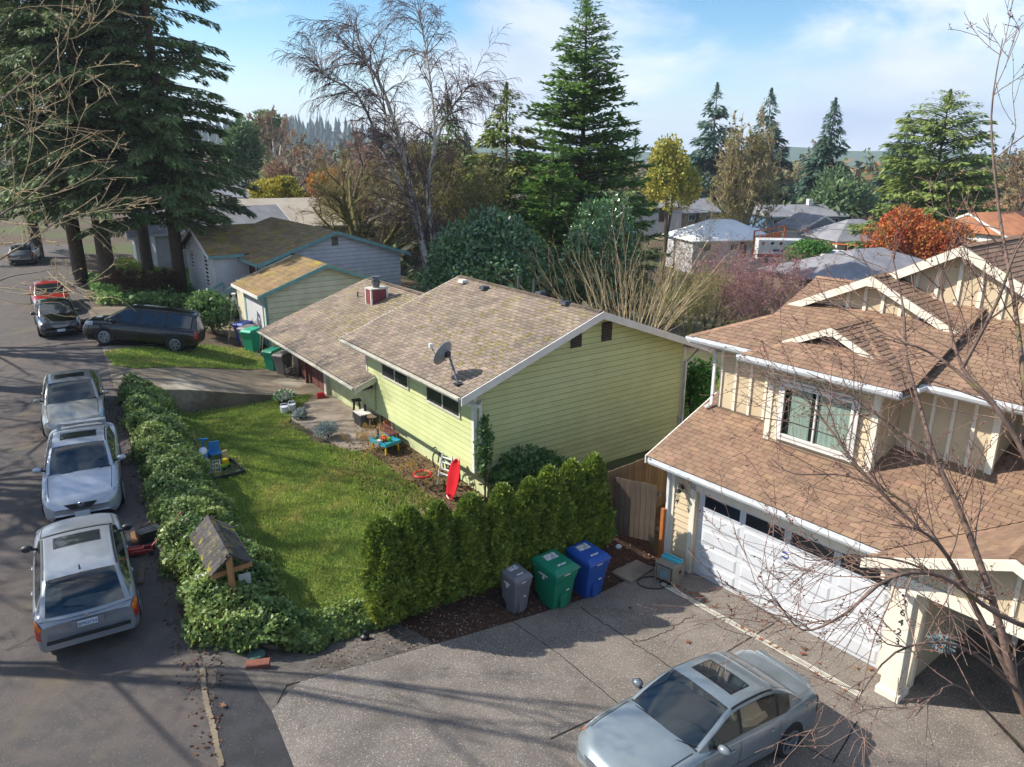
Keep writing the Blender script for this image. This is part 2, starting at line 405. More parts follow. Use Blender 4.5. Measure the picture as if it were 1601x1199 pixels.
mat('gravel_bed', h('56504a'), h('6b645c'), 8, .95, 1, 90, layers=((h('a09890'), 60, .58, .68, .7), (h('42382e'), 1.2, .5, .7, .7)))
mat('birch_twig', h('7c655e'), h('68524c'), 2, .9)
mat('bed_litter', h('5b4632'), h('72603f'), 3.5, .95, .9, 50, layers=((h('46522a'), 1.3, .5, .68, .7),))
mat('grass', h('9cac50'), h('7f9a44'), .7, .75, leaf=.35, rand=.3, layers=((h('c2b46c'), .6, .5, .68, .75), (h('64873a'), 1.3, .5, .68, .45)))
mat('meadow', h('6d7a34'), h('5a5a34'), .12, .95, .5, 10, layers=((h('5b4c38'), .08, .5, .6, .8),))
mat('green_siding', h('c6ca92'), h('bec388'), 1.2, .6, rand=.05, layers=((h('a3ab76'), 9, .6, .75, .3),))
mat('green_trim', h('b9c48f'), rough=.6)
mat('pale_green', h('cdd3a2'), h('c2c896'), 2, .7)
mat('white_paint', h('dedad2'), h('d4cfc6'), 3, .5)
mat('aged_white', h('d2cdc0'), h('bdb6a6'), 4, .6)
mat('cream_trim', h('e6ddcb'), h('ded4c0'), 2, .55)
mat('tan_siding', h('d0bd9c'), h('c9b594'), 1.5, .65, rand=.04)
mat('tan_panel', h('cbb899'), h('c2ae8e'), 1.2, .7)
mat('gutter_white', h('dfe1e2'), h('cfd2d4'), 6, .35, spec=.6)
mat('gutter_dirt', h('5c5144'), rough=.9)
mat('shadow_gap', h('2a2420'), rough=1)
mat('brown_shingle', h('93765f'), h('846955'), 3, .92, .5, 180, rand=.15, layers=((h('6d5548'), .8, .5, .7, .4), (h('a07a5c'), 2.2, .55, .75, .5)))
mat('brown_cap', h('9c7a60'), h('8a6c56'), 3, .92, rand=.15)
mat('aged_shingle', h('978573'), h('837466'), 1.4, .95, .5, 160, rand=.2, layers=((h('6f665b'), .5, .5, .68, .6), (h('8a7c48'), 1.3, .56, .72, .5), (h('6a5a48'), 9, .6, .72, .5)))
mat('mossy_shingle', h('8d7550'), h('7a6546'), 1.4, .95, .5, 140, rand=.18, layers=((h('8f7c22'), 1.1, .5, .66, .85), (h('6b4f2c'), 3.5, .52, .7, .6)))
mat('roof_deck', h('4f463d'), rough=1)
mat('moss', h('8b8426'), h('6e6a1e'), 8, .95, 1, 60)
mat('grey_roof', h('77767a'), h('8a898c'), .8, .9)
mat('beige_roof', h('a39888'), h('b1a796'), .8, .9)
mat('teal_trim', h('668f8c'), h('769c98'), 3, .6)
mat('grey_siding', h('c9c6c6'), h('bdb9ba'), 1.5, .7, rand=.04, layers=((h('8f8c84'), .7, .58, .75, .35),))
mat('beige_siding', h('cfc8ad'), h('c3bba0'), 1.5, .7, rand=.04, layers=((h('a39c84'), .8, .58, .75, .35),))
mat('dark_door', h('4a3026'), h('3a251d'), 5, .6)
mat('orange_door', h('a5603a'), h('8b4c2c'), 4, .55, stretch=(8, 8, 1))
mat('red_door', h('6d4038'), h('59332c'), 3, .7, layers=((h('a89a90'), 5, .62, .75, .5),))
mat('garage_white', h('d0d1d4'), h('c6c8cb'), 2, .42)
mat('dark_glass', (.012, .015, .018), rough=.06, spec=.8)
mat('smoke_glass', (.03, .035, .04), h('2a2d30'), 2, .12, spec=.7)
mat('car_glass', (.018, .024, .03), rough=.03, spec=1.0)
mat('curtain', h('e2e8de'), h('c2d0c6'), 6, .9, stretch=(7, 7, .3), leaf=.2)
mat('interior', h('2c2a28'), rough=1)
mat('brick_red', h('8a3f45'), h('7a343b'), 4, .7)
mat('grey_metal', h('6f7378'), h('5e6267'), 5, .45, metal=.6)
mat('dark_metal', h('24262a'), h('2e3035'), 6, .45)
mat('black_plastic', h('1b1c1e'), rough=.5)
mat('rubber', h('1a1a1b'), h('232324'), 8, .85)
mat('chrome', h('b8bcc2'), rough=.25, metal=.9)
mat('alloy', h('9ea2a8'), h('8c9096'), 6, .35, metal=.7)
mat('weathered_wood', h('8a7558'), h('6f5d46'), 6, .9, .4, 60, rand=.16, stretch=(9, 9, .7), layers=((h('5f5a4a'), 1.2, .5, .7, .6),))
mat('dark_wood', h('6a5c4c'), h('54483b'), 6, .9, .4, 60, rand=.16, stretch=(9, 9, .7), layers=((h('434034'), 1.2, .5, .7, .6),))
mat('orange_wood', h('b06c30'), h('965626'), 6, .7, stretch=(9, 9, .8))
mat('cedar_post', h('b07f55'), h('96683f'), 5, .8, stretch=(9, 9, .8))
mat('slate_shingle', h('54504e'), h('46423f'), 5, .95, .5, 90, rand=.2, layers=((h('8c8322'), 4, .52, .66, .9),))
mat('bark', h('6a5646'), h('4d3e33'), 6, .95, .9, 18, stretch=(3, 3, .7))
mat('moss_bark', h('6b5f3e'), h('7a7a34'), 3, .95, .6, 20)
mat('grey_bark', h('7d7163'), h('655b50'), 5, .9, .4, 25)
mat('twig', h('917668'), h('6f574c'), 3, .85)
mat('cherry_bark', h('7a6255'), h('5c4a42'), 5, .75, .4, 40, layers=((h('878436'), 1.5, .55, .7, .7),))
mat('bud', h('7c4c3a'), h('5f3c32'), 8, .8, rand=.3)
mat('birch_bark', h('cfc6b8'), h('a89a88'), 4, .85, layers=((h('4a4038'), 6, .6, .7, .8),))
mat('olive_twig', h('a89c68'), h('8a8256'), 2, .9)
mat('tan_twig', h('c4ae88'), h('a08e6a'), 3, .85)
mat('red_twig', h('a08078'), h('8c6e64'), 2, .9)
def leafm(n, a, b, sc_=.5, r=.6, rd=.35, lf=.3, **k): return mat(n, h(a), h(b), sc_, r, rand=rd, leaf=lf, **k)
leafm('fir', '5e7446', '7a8c52'); leafm('fir_light', '4f6d42', '3a5a3a'); leafm('sequoia', '7f9e4c', '60843f'); leafm('gold_cedar', 'a09e3c', '64803e', .35); leafm('cedar', '96a456', '748a48', .4)
leafm('spruce', '627c68', '526e5c'); leafm('pine', '5f7a50', '708656'); leafm('arbor', '8f9e3e', '688036', 1.6, layers=((h('8f7c30'), 2.5, .62, .78, .5),)); leafm('ivy', '8a9c50', '6a844a', 1.2, .5, layers=((h('8a9c50'), 1.5, .6, .75, .4),))
leafm('camellia', '628450', '507048', .9, .28, rd=.4, lf=.15, spec=.8); leafm('boxwood', '5f9438', '4a7a30', 1); leafm('rhodie', '5a7a44', '708c50', 1, .45)
leafm('red_leaf', 'c25a34', 'b8783a', .35, .7, layers=((h('8c8a3a'), .6, .55, .7, .6),)); leafm('orange_leaf', 'c9772e', 'b08a3a', .5, .7); leafm('yellow_leaf', 'b8a838', '8f943a', .4, .7); leafm('pink_bloom', 'a86a78', 'b98a8a', .5, .8)
leafm('silver_leaf', 'a9b3b0', '8c9a94', 3, .8); leafm('forsythia', 'd0a020', 'b98a1c', 3, .7); leafm('brown_leaf', '6e4a34', '5a3d2c', 3, .8); leafm('white_petal', 'e4e4d8', 'd2d4c0', 3, .7); leafm('groundcover', '8fae62', '6c9048', 1.1)
leafm('moss_leaf', '8c8a48', '757244', .6, .8); leafm('hazy_tree', '5f7684', '506878', .05, .9, lf=0); leafm('blue_leaf', '8aa0a4', '6f8a90', 5, .8); leafm('maple_bud', 'a88466', '9a8c60', .6, .8); leafm('oak_leaf', '95603c', '744a30', 4, .8)
def clearglass(nm='clear_glass', tint=(.62, .68, .68, 1), ior=.05):
    m = bpy.data.materials.new(nm); m.use_nodes = True; t = m.node_tree; t.nodes.clear(); o = N(t, 'ShaderNodeOutputMaterial'); mxs = N(t, 'ShaderNodeMixShader'); tr = N(t, 'ShaderNodeBsdfTransparent'); gl = N(t, 'ShaderNodeBsdfGlossy'); lw = N(t, 'ShaderNodeLayerWeight'); pw_ = N(t, 'ShaderNodeMath', operation='POWER'); fr = N(t, 'ShaderNodeMath', operation='MULTIPLY_ADD')
    tr.inputs[0].default_value = tint; gl.inputs['Roughness'].default_value = .02; pw_.inputs[1].default_value = 4.5; fr.inputs[1].default_value = 1-ior; fr.inputs[2].default_value = ior; L(t, lw.outputs['Facing'], pw_.inputs[0]); L(t, pw_.outputs[0], fr.inputs[0])
    L(t, fr.outputs[0], mxs.inputs[0]); L(t, tr.outputs[0], mxs.inputs[1]); L(t, gl.outputs[0], mxs.inputs[2]); L(t, mxs.outputs[0], o.inputs[0]); MATS[nm] = m
clearglass(tint=(.86, .9, .88, 1), ior=.05); clearglass('tinted_glass', (.30, .34, .34, 1), .10)
K = MATS

# ---------------------------------------------------------------- ground, street, drives
def axis(lo, hi, step, far, ratio=1.35):
    c = list(np.arange(lo, hi+1e-6, step)); d = step; x = hi
    while x < far: d *= ratio; x += d; c.append(x)
    d = step; x = lo; pre = []
    while x > -far: d *= ratio; x -= d; pre.append(x)
    return np.array(pre[::-1]+c)
gx, gy = axis(-30, 14, .25, 1500), axis(4, 44, .25, 1500)
X, Y = np.meshgrid(gx, gy); ZZ = Z(X, Y); V = np.stack([X, Y, ZZ-.02], -1).reshape(-1, 3); nx = len(gx); ii = (np.arange(len(gy)-1)[:, None]*nx+np.arange(nx-1)[None]).ravel()
g_ = link('ground', fastmesh('ground', V, np.stack([ii, ii+1, ii+nx+1, ii+nx], 1), K['soil'], True)); g_['kind'] = 'structure'
def wob(p, q, k, amp, seed):
    r = random.Random(seed); p, q = np.array(p), np.array(q); n = np.array([-(q-p)[1], (q-p)[0]]); n = n/np.linalg.norm(n)
    return [tuple(p+(q-p)*i/k+n*(r.random()-.5)*2*amp) for i in range(k)]
street_poly = wob(st(-9, .05), st(70, .05), 60, .08, 1)+[tuple(st(70, -8)), tuple(st(-9, -8))]
drape('street', street_poly, .0, K['asphalt'], .5)
drape('asphalt_apron', wob(st(-7, .02), st(1.75, .02), 12, .05, 3)+[tuple(st(2.3, .35)), tuple(st(1.9, .75))]+[tuple(st(.6, .92)), tuple(st(-7, .92))], .012, K['new_asphalt'])
b_lo = -10.9
slab_poly = [tuple(st(-7, .92)), tuple(st(.62, .92)), tuple(rab(-10.05, 5.68)), tuple(rab(-4, 5.66)), tuple(rab(-.15, 5.64)), tuple(rab(.1, 5.6)), tuple(rab(.1, -8)), tuple(rab(-6, -8))]
drape('driveway_slab', slab_poly, .035, K['aggregate'], .25, thick=.12)
drape('porch_slab', [tuple(rab(-1.35, -.15)), tuple(rab(3.2, -.15)), tuple(rab(3.2, -6)), tuple(rab(-1.35, -6))], .075, K['aggregate'], .5, thick=.1)
# joints and cracks: thin dark ribbons on the slab
def ribbon(name, pts, wd, dz, m, seed=0, jag=.0, sub=14):
    r = random.Random(seed); P = []
    for i in range(len(pts)-1):
        for k in range(sub): P.append(np.array(pts[i])+(np.array(pts[i+1])-np.array(pts[i]))*k/sub)
    P.append(np.array(pts[-1])); P = [p+np.array([r.gauss(0, jag), r.gauss(0, jag)]) for p in P]
    b = MB(); Q = []
    for i, p in enumerate(P):
        d = P[min(i+1, len(P)-1)]-P[max(i-1, 0)]; n = np.array([-d[1], d[0]]); n = n/max(np.linalg.norm(n), 1e-6)*wd/2*(.7+.6*r.random() if jag else 1)
        Q.append([(p[0]+n[0], p[1]+n[1], Zf(p)+dz), (p[0]-n[0], p[1]-n[1], Zf(p)+dz)])
    o = b.grid(np.array(Q)).build(name, m); o['kind'] = 'structure'; return o
def gp(px, py): return T(px, py)[:2]
for k, (pp, wd_, j) in enumerate((([(860, 1158), (990, 1096), (1070, 1050), (1135, 1022), (1218, 972)], .028, 0), ([(1340, 1130), (1302, 1195)], .028, 0), ([(905, 950), (985, 1003), (1060, 1052)], .022, .02), ([(1000, 1006), (1050, 985), (1085, 962)], .016, .02), ([(800, 973), (870, 1022), (970, 1106)], .018, .008), ([(1240, 1160), (1300, 1192)], .02, .01))):
    ribbon('slab_joint', [gp(*q) for q in pp], wd_, .042, K['crack'], k, j)
for k, pp in enumerate(([(316, 1045), (321, 1090), (331, 1130), (347, 1199)],)):
    ribbon('kerb_seam', [gp(*q) for q in pp], .09, .022, K['old_concrete'], 30+k, .004, 22)
# mulch bed under the clipped row, gravel at the corner, planting bed by the green house
drape('mulch_bed', [tuple(rab(-10.3, 5.72)), tuple(rab(-.1, 5.7)), tuple(rab(.4, 7.3)), tuple(rab(-8.2, 7.25)), tuple(rab(-9.6, 6.9))], .0, K['mulch'])
drape('gravel_shoulder', [tuple(st(-2, -.2)), tuple(st(3.4, -.2)), tuple(st(3.4, 2.2)), tuple(rab(-8.5, 5.6)), tuple(st(-2, 1.2))], -.008, K['gravel_bed'])
drape('gravel_bed', [tuple(rab(-10.3, 5.72)), tuple(rab(-7.2, 5.72)), tuple(rab(-7.4, 6.9)), tuple(st(2.9, 1.4)), tuple(st(2.6, .3)), tuple(st(1.9, .7)), tuple(st(.6, .93))], .008, K['gravel_bed'])
lawn_poly = [tuple(st(3.6, 2.2)), tuple(st(10, 2.1)), tuple(st(19.4, 2.0)), tuple(st(19.4, 7.2)), tuple(gab(-2.2, 9.6)), tuple(gab(-2.0, 4.6)), tuple(gab(-2.6, 1.0)), tuple(rab(-1.4, 7.5)), tuple(rab(-4, 7.3)), tuple(rab(-7.6, 7.3))]
drape('lawn', lawn_poly, .012, K['lawn_soil'])
drape('planting_bed', [tuple(gab(-2.6, 1.0)), tuple(gab(-2.0, 4.6)), tuple(gab(-2.1, 7.0)), tuple(gab(.45, 5.6)), tuple(gab(.45, -.5)), tuple(gab(-1.4, -.9))], .006, K['bed_litter'])
# the green house's drive, walk, and the drive of the house beyond
drv = [tuple(st(SRET+.25, .0)), tuple(st(27.2, .0)), tuple(st(27.4, 4)), tuple(gab(.45, 15.9)), tuple(gab(.45, 11.6)), tuple(gab(-2.1, 11.3)), tuple(st(SRET+.25, 6.9))]
drape('old_driveway', drv, .012, K['old_concrete'], .3)
drape('front_walk', [tuple(gab(-2.05, 11.3)), tuple(gab(.45, 11.6)), tuple(gab(.45, 5.7)), tuple(gab(-.3, 5.3)), tuple(gab(-1.5, 5.6)), tuple(gab(-1.75, 7.8))], .03, K['concrete'], .3, thick=.08)
VERGE = [tuple(T(*q)[:2]) for q in ((163, 552), (200, 545), (330, 541), (418, 546), (425, 562), (418, 577), (300, 575), (215, 577), (178, 572))]
drape('verge_grass', VERGE, .03, K['lawn_soil'], .4)
drape('far_driveway', [tuple(st(31.6, -.1)), tuple(st(37.0, -.1)), tuple(st(36.5, 6)), tuple(gab(1.6, 25.0)), tuple(gab(1.6, 20.6)), tuple(st(32.3, 4))], .014, K['old_concrete'], .4)
rw = MB()   # retaining wall between drive and lawn
for i in range(14):
    t0, t1 = 1.2+i*.42, 1.2+(i+1)*.42; p, q = st(SRET+.05, t0), st(SRET+.05, t1); zt = max(float(Z(*st(SRET+.3, t0))), float(Z(*st(SRET+.3, t1))))+.03; zt2 = float(Z(*st(SRET+.3, t1)))+.03; zt1 = float(Z(*st(SRET+.3, t0)))+.03; n = SA*.16
    rw.add([(p[0]-n[0], p[1]-n[1], .3), (q[0]-n[0], q[1]-n[1], .3), (q[0]+n[0], q[1]+n[1], .3), (p[0]+n[0], p[1]+n[1], .3), (p[0]-n[0], p[1]-n[1], zt1), (q[0]-n[0], q[1]-n[1], zt2), (q[0]+n[0], q[1]+n[1], zt2), (p[0]+n[0], p[1]+n[1], zt1)], [(0, 1, 5, 4), (4, 5, 6, 7), (2, 3, 7, 6), (3, 0, 4, 7), (1, 2, 6, 5)])
tag(rw.build('retaining_wall', K['old_concrete']), 'low weathered concrete retaining wall between old driveway and lawn', 'wall')

# ---------------------------------------------------------------- house building tools
def n3(v): v = np.array(v, float); return v/np.linalg.norm(v)
def roof_plane(parent, P, name='shingle', du=.305, dv=.14, m=None, deck=.09, stag=.5, deckname='roof_deck', th=.018, gap=.006):
    P = [np.array(p, float) for p in P]; nn = n3(np.cross(P[1]-P[0], P[2]-P[0]))
    if nn[2] < 0: nn = -nn
    U = n3(np.cross(nn, (0, 0, 1.))); V = n3(np.cross(nn, U))
    if V[2] < 0: V = -V; U = -U
    poly = [((p-P[0])@U, (p-P[0])@V) for p in P]
    MB().prism([tuple(p-nn*.004) for p in P], tuple(-nn*deck)).build(deckname, K['roof_deck'], parent)
    return pieces(parent, name, poly, (P[0], U, V, nn), du, dv, m, stag, th, .004, gap, jit=.12)
def siding(parent, poly3, U, dv, m, name='siding_board', z0=None):
    """lap boards on a wall polygon (3D points in one vertical plane), U horizontal direction, outward normal = U x Z"""
    P = [np.array(p, float) for p in poly3]; U = n3(U); V = np.array([0, 0, 1.]); Nn = n3(np.cross(U, V)); O = P[0]
    poly = [((p-O)@U, p[2]-O[2]) for p in P]
    MB().prism([tuple(p+Nn*.002) for p in P], tuple(-Nn*.003)).build('lap_shadow_backing', K['shadow_gap'], parent)  # dark sheet seen through the board gaps paints the shadow under each lap
    return pieces(parent, name, poly, (O, U, V, Nn), 60, dv, m, 0, .03, .006, .0, vgap=.018)
def window(parent, O, U, w_, h_, m='white_paint', panes=2, fw=.07, glass='dark_glass', depth=.05, trim=.0, trimm=None, sill=True, mull=.04):
    """window in a vertical wall; O lower-left corner of the opening seen from outside, U to the right"""
    O = np.array(O, float); U = n3(U); Nn = n3(np.cross(U, (0, 0, 1))); up = np.array([0, 0, 1.])
    f = MB(); bar = lambda a, b, t: f.prism([tuple(q) for q in (a, b, b+t, a+t)], tuple(Nn*depth))
    bar(O, O+U*w_, up*fw); bar(O+up*(h_-fw), O+U*w_+up*(h_-fw), up*fw)
    bar(O+up*fw, O+U*fw+up*fw, up*(h_-2*fw)); bar(O+U*(w_-fw)+up*fw, O+U*w_+up*fw, up*(h_-2*fw))
    for i in range(1, panes): c = O+U*(w_*i/panes-mull/2)+up*fw; bar(c, c+U*mull, up*(h_-2*fw))
    win = f.build('window', K[m], parent)
    for i in range(panes):
        a = O+U*(fw*.6+(w_-fw*1.2)*i/panes)+up*fw*.6+Nn*depth*.35; u = U*((w_-fw*1.2)/panes); v = up*(h_-fw*1.2)
        MB().prism([tuple(a), tuple(a+u), tuple(a+u+v), tuple(a+v)], tuple(-Nn*.006)).build('pane', K[glass], win)
    if trim:
        t = MB(); T_ = lambda a, b, tt: t.prism([tuple(q) for q in (a, b, b+tt, a+tt)], tuple(Nn*(depth*.6)))
        T_(O-U*trim-up*trim, O+U*(w_+trim)-up*trim, up*trim); T_(O-U*trim+up*h_, O+U*(w_+trim)+up*h_, up*trim)
        T_(O-U*trim, O, up*h_); T_(O+U*w_, O+U*(w_+trim), up*h_); t.build('window_trim', K[trimm or m], win)
    return win
def gutter(parent, p, q, m='gutter_white', sz=.11, n=None, name='gutter', hang=1.1):
    """K gutter along p->q hung on its inner side; n = outward direction"""
    p, q, n = np.array(p, float), np.array(q, float), n3(n); up = np.array([0, 0, 1.]); b = MB(); t = .008
    b.prism([tuple(p-up*sz), tuple(p+n*sz*.75-up*sz), tuple(p+n*sz*.75-up*(sz-t)), tuple(p-up*(sz-t))], tuple(q-p))
    b.prism([tuple(p+n*sz*.75-up*sz), tuple(p+n*sz-up*sz*.45), tuple(p+n*sz), tuple(p+n*(sz-t*1.5)), tuple(p+n*(sz-t*1.5)-up*sz*.45), tuple(p+n*(sz*.75-t)-up*(sz-t))], tuple(q-p))
    b.prism([tuple(p-up*sz), tuple(p-up*sz+n*t), tuple(p+n*t), tuple(p)], tuple(q-p))
    for e in (p, q): b.prism([tuple(e-up*sz), tuple(e+n*sz*.75-up*sz), tuple(e+n*sz-up*sz*.45), tuple(e+n*sz), tuple(e)], tuple(n3(q-p)*(.006 if e is p else -.006)))
    g = b.build(name, K[m], parent); L_ = np.linalg.norm(q-p); d = (q-p)/L_
    k = int(L_/hang)
    if k:
        hb = MB()
        for i in range(k): c = p+d*(L_*(i+.5)/k); hb.bar(c-up*.012, c+n*sz-up*.012, .018, .006)
        hb.build('gutter_hanger', K[m], g)
    MB().prism([tuple(p+n*t*1.5-up*(sz*.72)), tuple(p+n*(sz*.8)-up*(sz*.72)), tuple(p+n*(sz*.8)-up*(sz*.70)), tuple(p+n*t*1.5-up*(sz*.70))], tuple(q-p)).build('gutter_debris', K['gutter_dirt'], g)
    return g
def pipe(parent, pts, m='gutter_white', wd=.075, ht=.06, name='downspout'):
    b = MB()
    for a, c in zip(pts[:-1], pts[1:]): b.bar(a, c, wd, ht, up=(1, 0, .01))
    for a in pts[1:-1]: b.box(a, (wd*1.02,)*3)
    return b.build(name, K[m], parent)
def board(parent, p, q, wd, ht, m, name, n=None): return MB().bar(p, q, wd, ht).build(name, K[m], parent)
def rake(parent, p, q, ht=.2, th=.035, m='white_paint', name='rake_board', n=(-1, 0, 0)):
    """vertical board under the roof edge p->q, thick towards n"""
    p, q, n = np.array(p, float), np.array(q, float), n3(n); up = np.array([0, 0, 1.])
    return MB().prism([tuple(p), tuple(q), tuple(q-up*ht), tuple(p-up*ht)], tuple(n*th)).build(name, K[m], parent)
# ---------------------------------------------------------------- tan house with the garage
MR = .4167
tan = thing('tan_house', 'tan two storey house with brown shingle roofs and white garage door', 'house', (*RO, 0), AZR)
sh = []
def rz_(x, x0, z0): return z0+MR*(x-x0)
def blk(name, lo, hi, m, par=tan): return MB().b2(lo, hi).build(name, K[m], par)
blk('garage_wall', (.02, 4.86, 0), (.2, 5.6, 2.95), 'tan_panel'); blk('garage_wall', (.02, -.62, 0), (.2, .02, 2.95), 'tan_panel'); blk('garage_wall', (.02, .02, 2.38), (.2, 4.86, 2.95), 'tan_panel')
blk('garage_core', (.3, -.58, 0), (9, 5.58, 3.2), 'tan_panel'); blk('upper_wall', (1.74, 1.3, 3.2), (9, 5.7, 5.75), 'tan_panel'); blk('upper_wall', (2.15, -.6, 3.3), (9, 1.29, 5.75), 'tan_panel')
blk('upper_wall', (3.3, -7, 3.0), (9, -.61, 5.75), 'tan_panel'); blk('entry_wall', (3.2, -7, 0), (9, -.6, 3.0), 'tan_panel'); blk('bay_wall', (1.21, 1.35, 3.3), (1.9, 3.9, 5.72), 'tan_panel')
# lap boards: outward normal -x  => U = -y
U_ = (0, -1, 0)
sg = [siding(tan, [(0.02, 5.55, .02), (.02, 5.0, .02), (.02, 5.0, 2.95), (.02, 5.55, 2.95)], U_, .165, K['tan_siding']), siding(tan, [(.02, -.1, .02), (.02, -.56, .02), (.02, -.56, 2.95), (.02, -.1, 2.95)], U_, .165, K['tan_siding']),
      siding(tan, [(1.21, 3.82, 3.62), (1.21, 1.42, 3.62), (1.21, 1.42, 5.7), (1.21, 3.82, 5.7)], U_, .165, K['tan_siding'])]
lay(tan, 'siding_board', sg, K['tan_siding'], 300)
for (y, x, z0, z1) in ((5.6, -.005, 0, 2.95), (-.6, -.005, 0, 2.95), (3.87, 1.185, 3.55, 5.7), (1.37, 1.185, 3.55, 5.7)): blk('corner_board', (x-.02, y-.07, z0), (x+.12, y+.07, z1), 'cream_trim')
for y in (5.66, 5.22, 4.78, 4.34): blk('batten', (1.70, y-.035, 3.75), (1.745, y+.035, 5.72), 'cream_trim')
for y in (1.0, .62, .22, -.18, -.56): blk('batten', (2.11, y-.035, 3.9), (2.155, y+.035, 5.72), 'cream_trim')
blk('corner_board', (2.09, -.66, 3.9), (2.2, -.585, 5.72), 'cream_trim')
for y in (-1.3, -2.0, -2.7, -3.4): blk('batten', (3.26, y-.035, 4.1), (3.305, y+.035, 5.72), 'cream_trim')
# garage door
gd = MB().b2((.13, 0, .02), (.17, 4.88, 2.36)).build('garage_door', K['garage_white'], tan)
for c in range(4):
    y0 = .1+c*1.18; y1 = y0+1.06
    for r_ in range(4):
        z0 = .07+r_*.455; o = MB(); y, z, dy, dz = (y0+y1)/2, z0+.2, (y1-y0), .36
        o.add([(.13, y-dy/2, z-dz/2), (.13, y+dy/2, z-dz/2), (.13, y+dy/2, z+dz/2), (.13, y-dy/2, z+dz/2), (.108, y-dy/2+.05, z-dz/2+.05), (.108, y+dy/2-.05, z-dz/2+.05), (.108, y+dy/2-.05, z+dz/2-.05), (.108, y-dy/2+.05, z+dz/2-.05)], [(4, 5, 6, 7)[::-1], (0, 1, 5, 4)[::-1], (1, 2, 6, 5)[::-1], (2, 3, 7, 6)[::-1], (3, 0, 4, 7)[::-1]])
        o.build('door_panel', K['garage_white'], gd)
    MB().b2((.118, y0+.02, 1.95), (.129, y1-.02, 2.26)).build('pane', K['smoke_glass'], gd)
    fr = MB(); fr.b2((.105, y0-.02, 1.91), (.129, y1+.02, 1.95)); fr.b2((.105, y0-.02, 2.26), (.129, y1+.02, 2.3)); fr.b2((.105, y0-.02, 1.95), (.129, y0+.02, 2.26)); fr.b2((.105, y1-.02, 1.95), (.129, y1+.02, 2.26)); fr.build('window_frame', K['garage_white'], gd)
for r_ in range(1, 5): MB().b2((.122, .02, .02+r_*.455-.004), (.131, 4.86, .02+r_*.455+.004)).build('panel_seam', K['grey_siding'], gd)
hx = [(.105, 2.42+.09*math.cos(math.pi/3*k), 1.64+.09*math.sin(math.pi/3*k)) for k in range(6)]
sk = MB().prism(hx, (-.003, 0, 0)).build('alarm_sticker', mat('sticker_blue', h('26368c'), rough=.5), gd); MB().b2((.0995, 2.335, 1.605), (.1015, 2.505, 1.675)).build('sticker_band', K['white_paint'], sk)
for (lo, hi) in (((-.02, 4.88, 0), (.1, 5.03, 2.5)), ((-.02, -.13, 0), (.1, 0, 2.5)), ((-.02, -.13, 2.36), (.1, 5.03, 2.56))): blk('door_trim', lo, hi, 'cream_trim')
# lower roof over the garage, porch gable
sh.append(roof_plane(tan, [(-.55, 6.08, 3.03), (-.55, .05, 3.03), (2.3, .05, 3.03+MR*2.85), (2.3, 6.08, 3.03+MR*2.85)], m=K['brown_shingle']))
gz_ = lambda x: 3.03+MR*(x+.55)
sh.append(roof_plane(tan, [(-.5, .05, gz_(-.5)), (1.83, -2.17, gz_(1.83)), (3.4, -2.17, gz_(3.4)), (3.4, .05, gz_(3.4))], m=K['brown_shingle']))
sh.append(roof_plane(tan, [(1.83, -2.17, gz_(1.83)), (-.5, -4.5, gz_(-.5)), (-.5, -7, gz_(-.5)), (3.4, -7, gz_(3.4)), (3.4, -2.17, gz_(3.4))], m=K['brown_shingle']))
pr, pz, ez, px_ = -2.17, 4.0, 2.96, -.92
sh.append(roof_plane(tan, [(-.55, .2, ez), (px_, .2, ez), (px_, pr, pz), (1.95, pr, pz)], m=K['brown_shingle']))
sh.append(roof_plane(tan, [(px_, -4.54, ez), (-.55, -4.54, ez), (1.95, pr, pz), (px_, pr, pz)], m=K['brown_shingle']))
rake(tan, (px_, .26, ez-.02), (px_, pr, pz+.01), .2, .04, 'cream_trim'); rake(tan, (px_, pr, pz+.01), (px_, -4.6, ez-.02), .2, .04, 'cream_trim')
MB().prism([(-.55, .05, 2.75), (-.55, -4.4, 2.75), (-.55, pr, pz-.12)], (.06, 0, 0)).build('gable_panel', K['tan_panel'], tan)
for y in (-.7, -1.2, -1.7, -2.2, -2.7, -3.2, -3.7): blk('batten', (-.585, y-.035, 2.75), (-.55, y+.035, pz-.16-abs(y-pr)*.44), 'cream_trim')
blk('porch_beam', (-.62, -4.6, 2.5), (-.3, .0, 2.74), 'cream_trim')
for (y_, par) in ((-.5, tan), (-4.4, tan)):
    c = MB().box((-.44, y_, 1.34), (.36, .36, 2.36), tp=.82).build('porch_column', K['cream_trim'], par, bevel=.008); MB().box((-.44, y_, .13), (.46, .46, .18)).build('column_base', K['cream_trim'], c, bevel=.012); MB().box((-.44, y_, 2.46), (.4, .4, .08)).build('column_cap', K['cream_trim'], c)
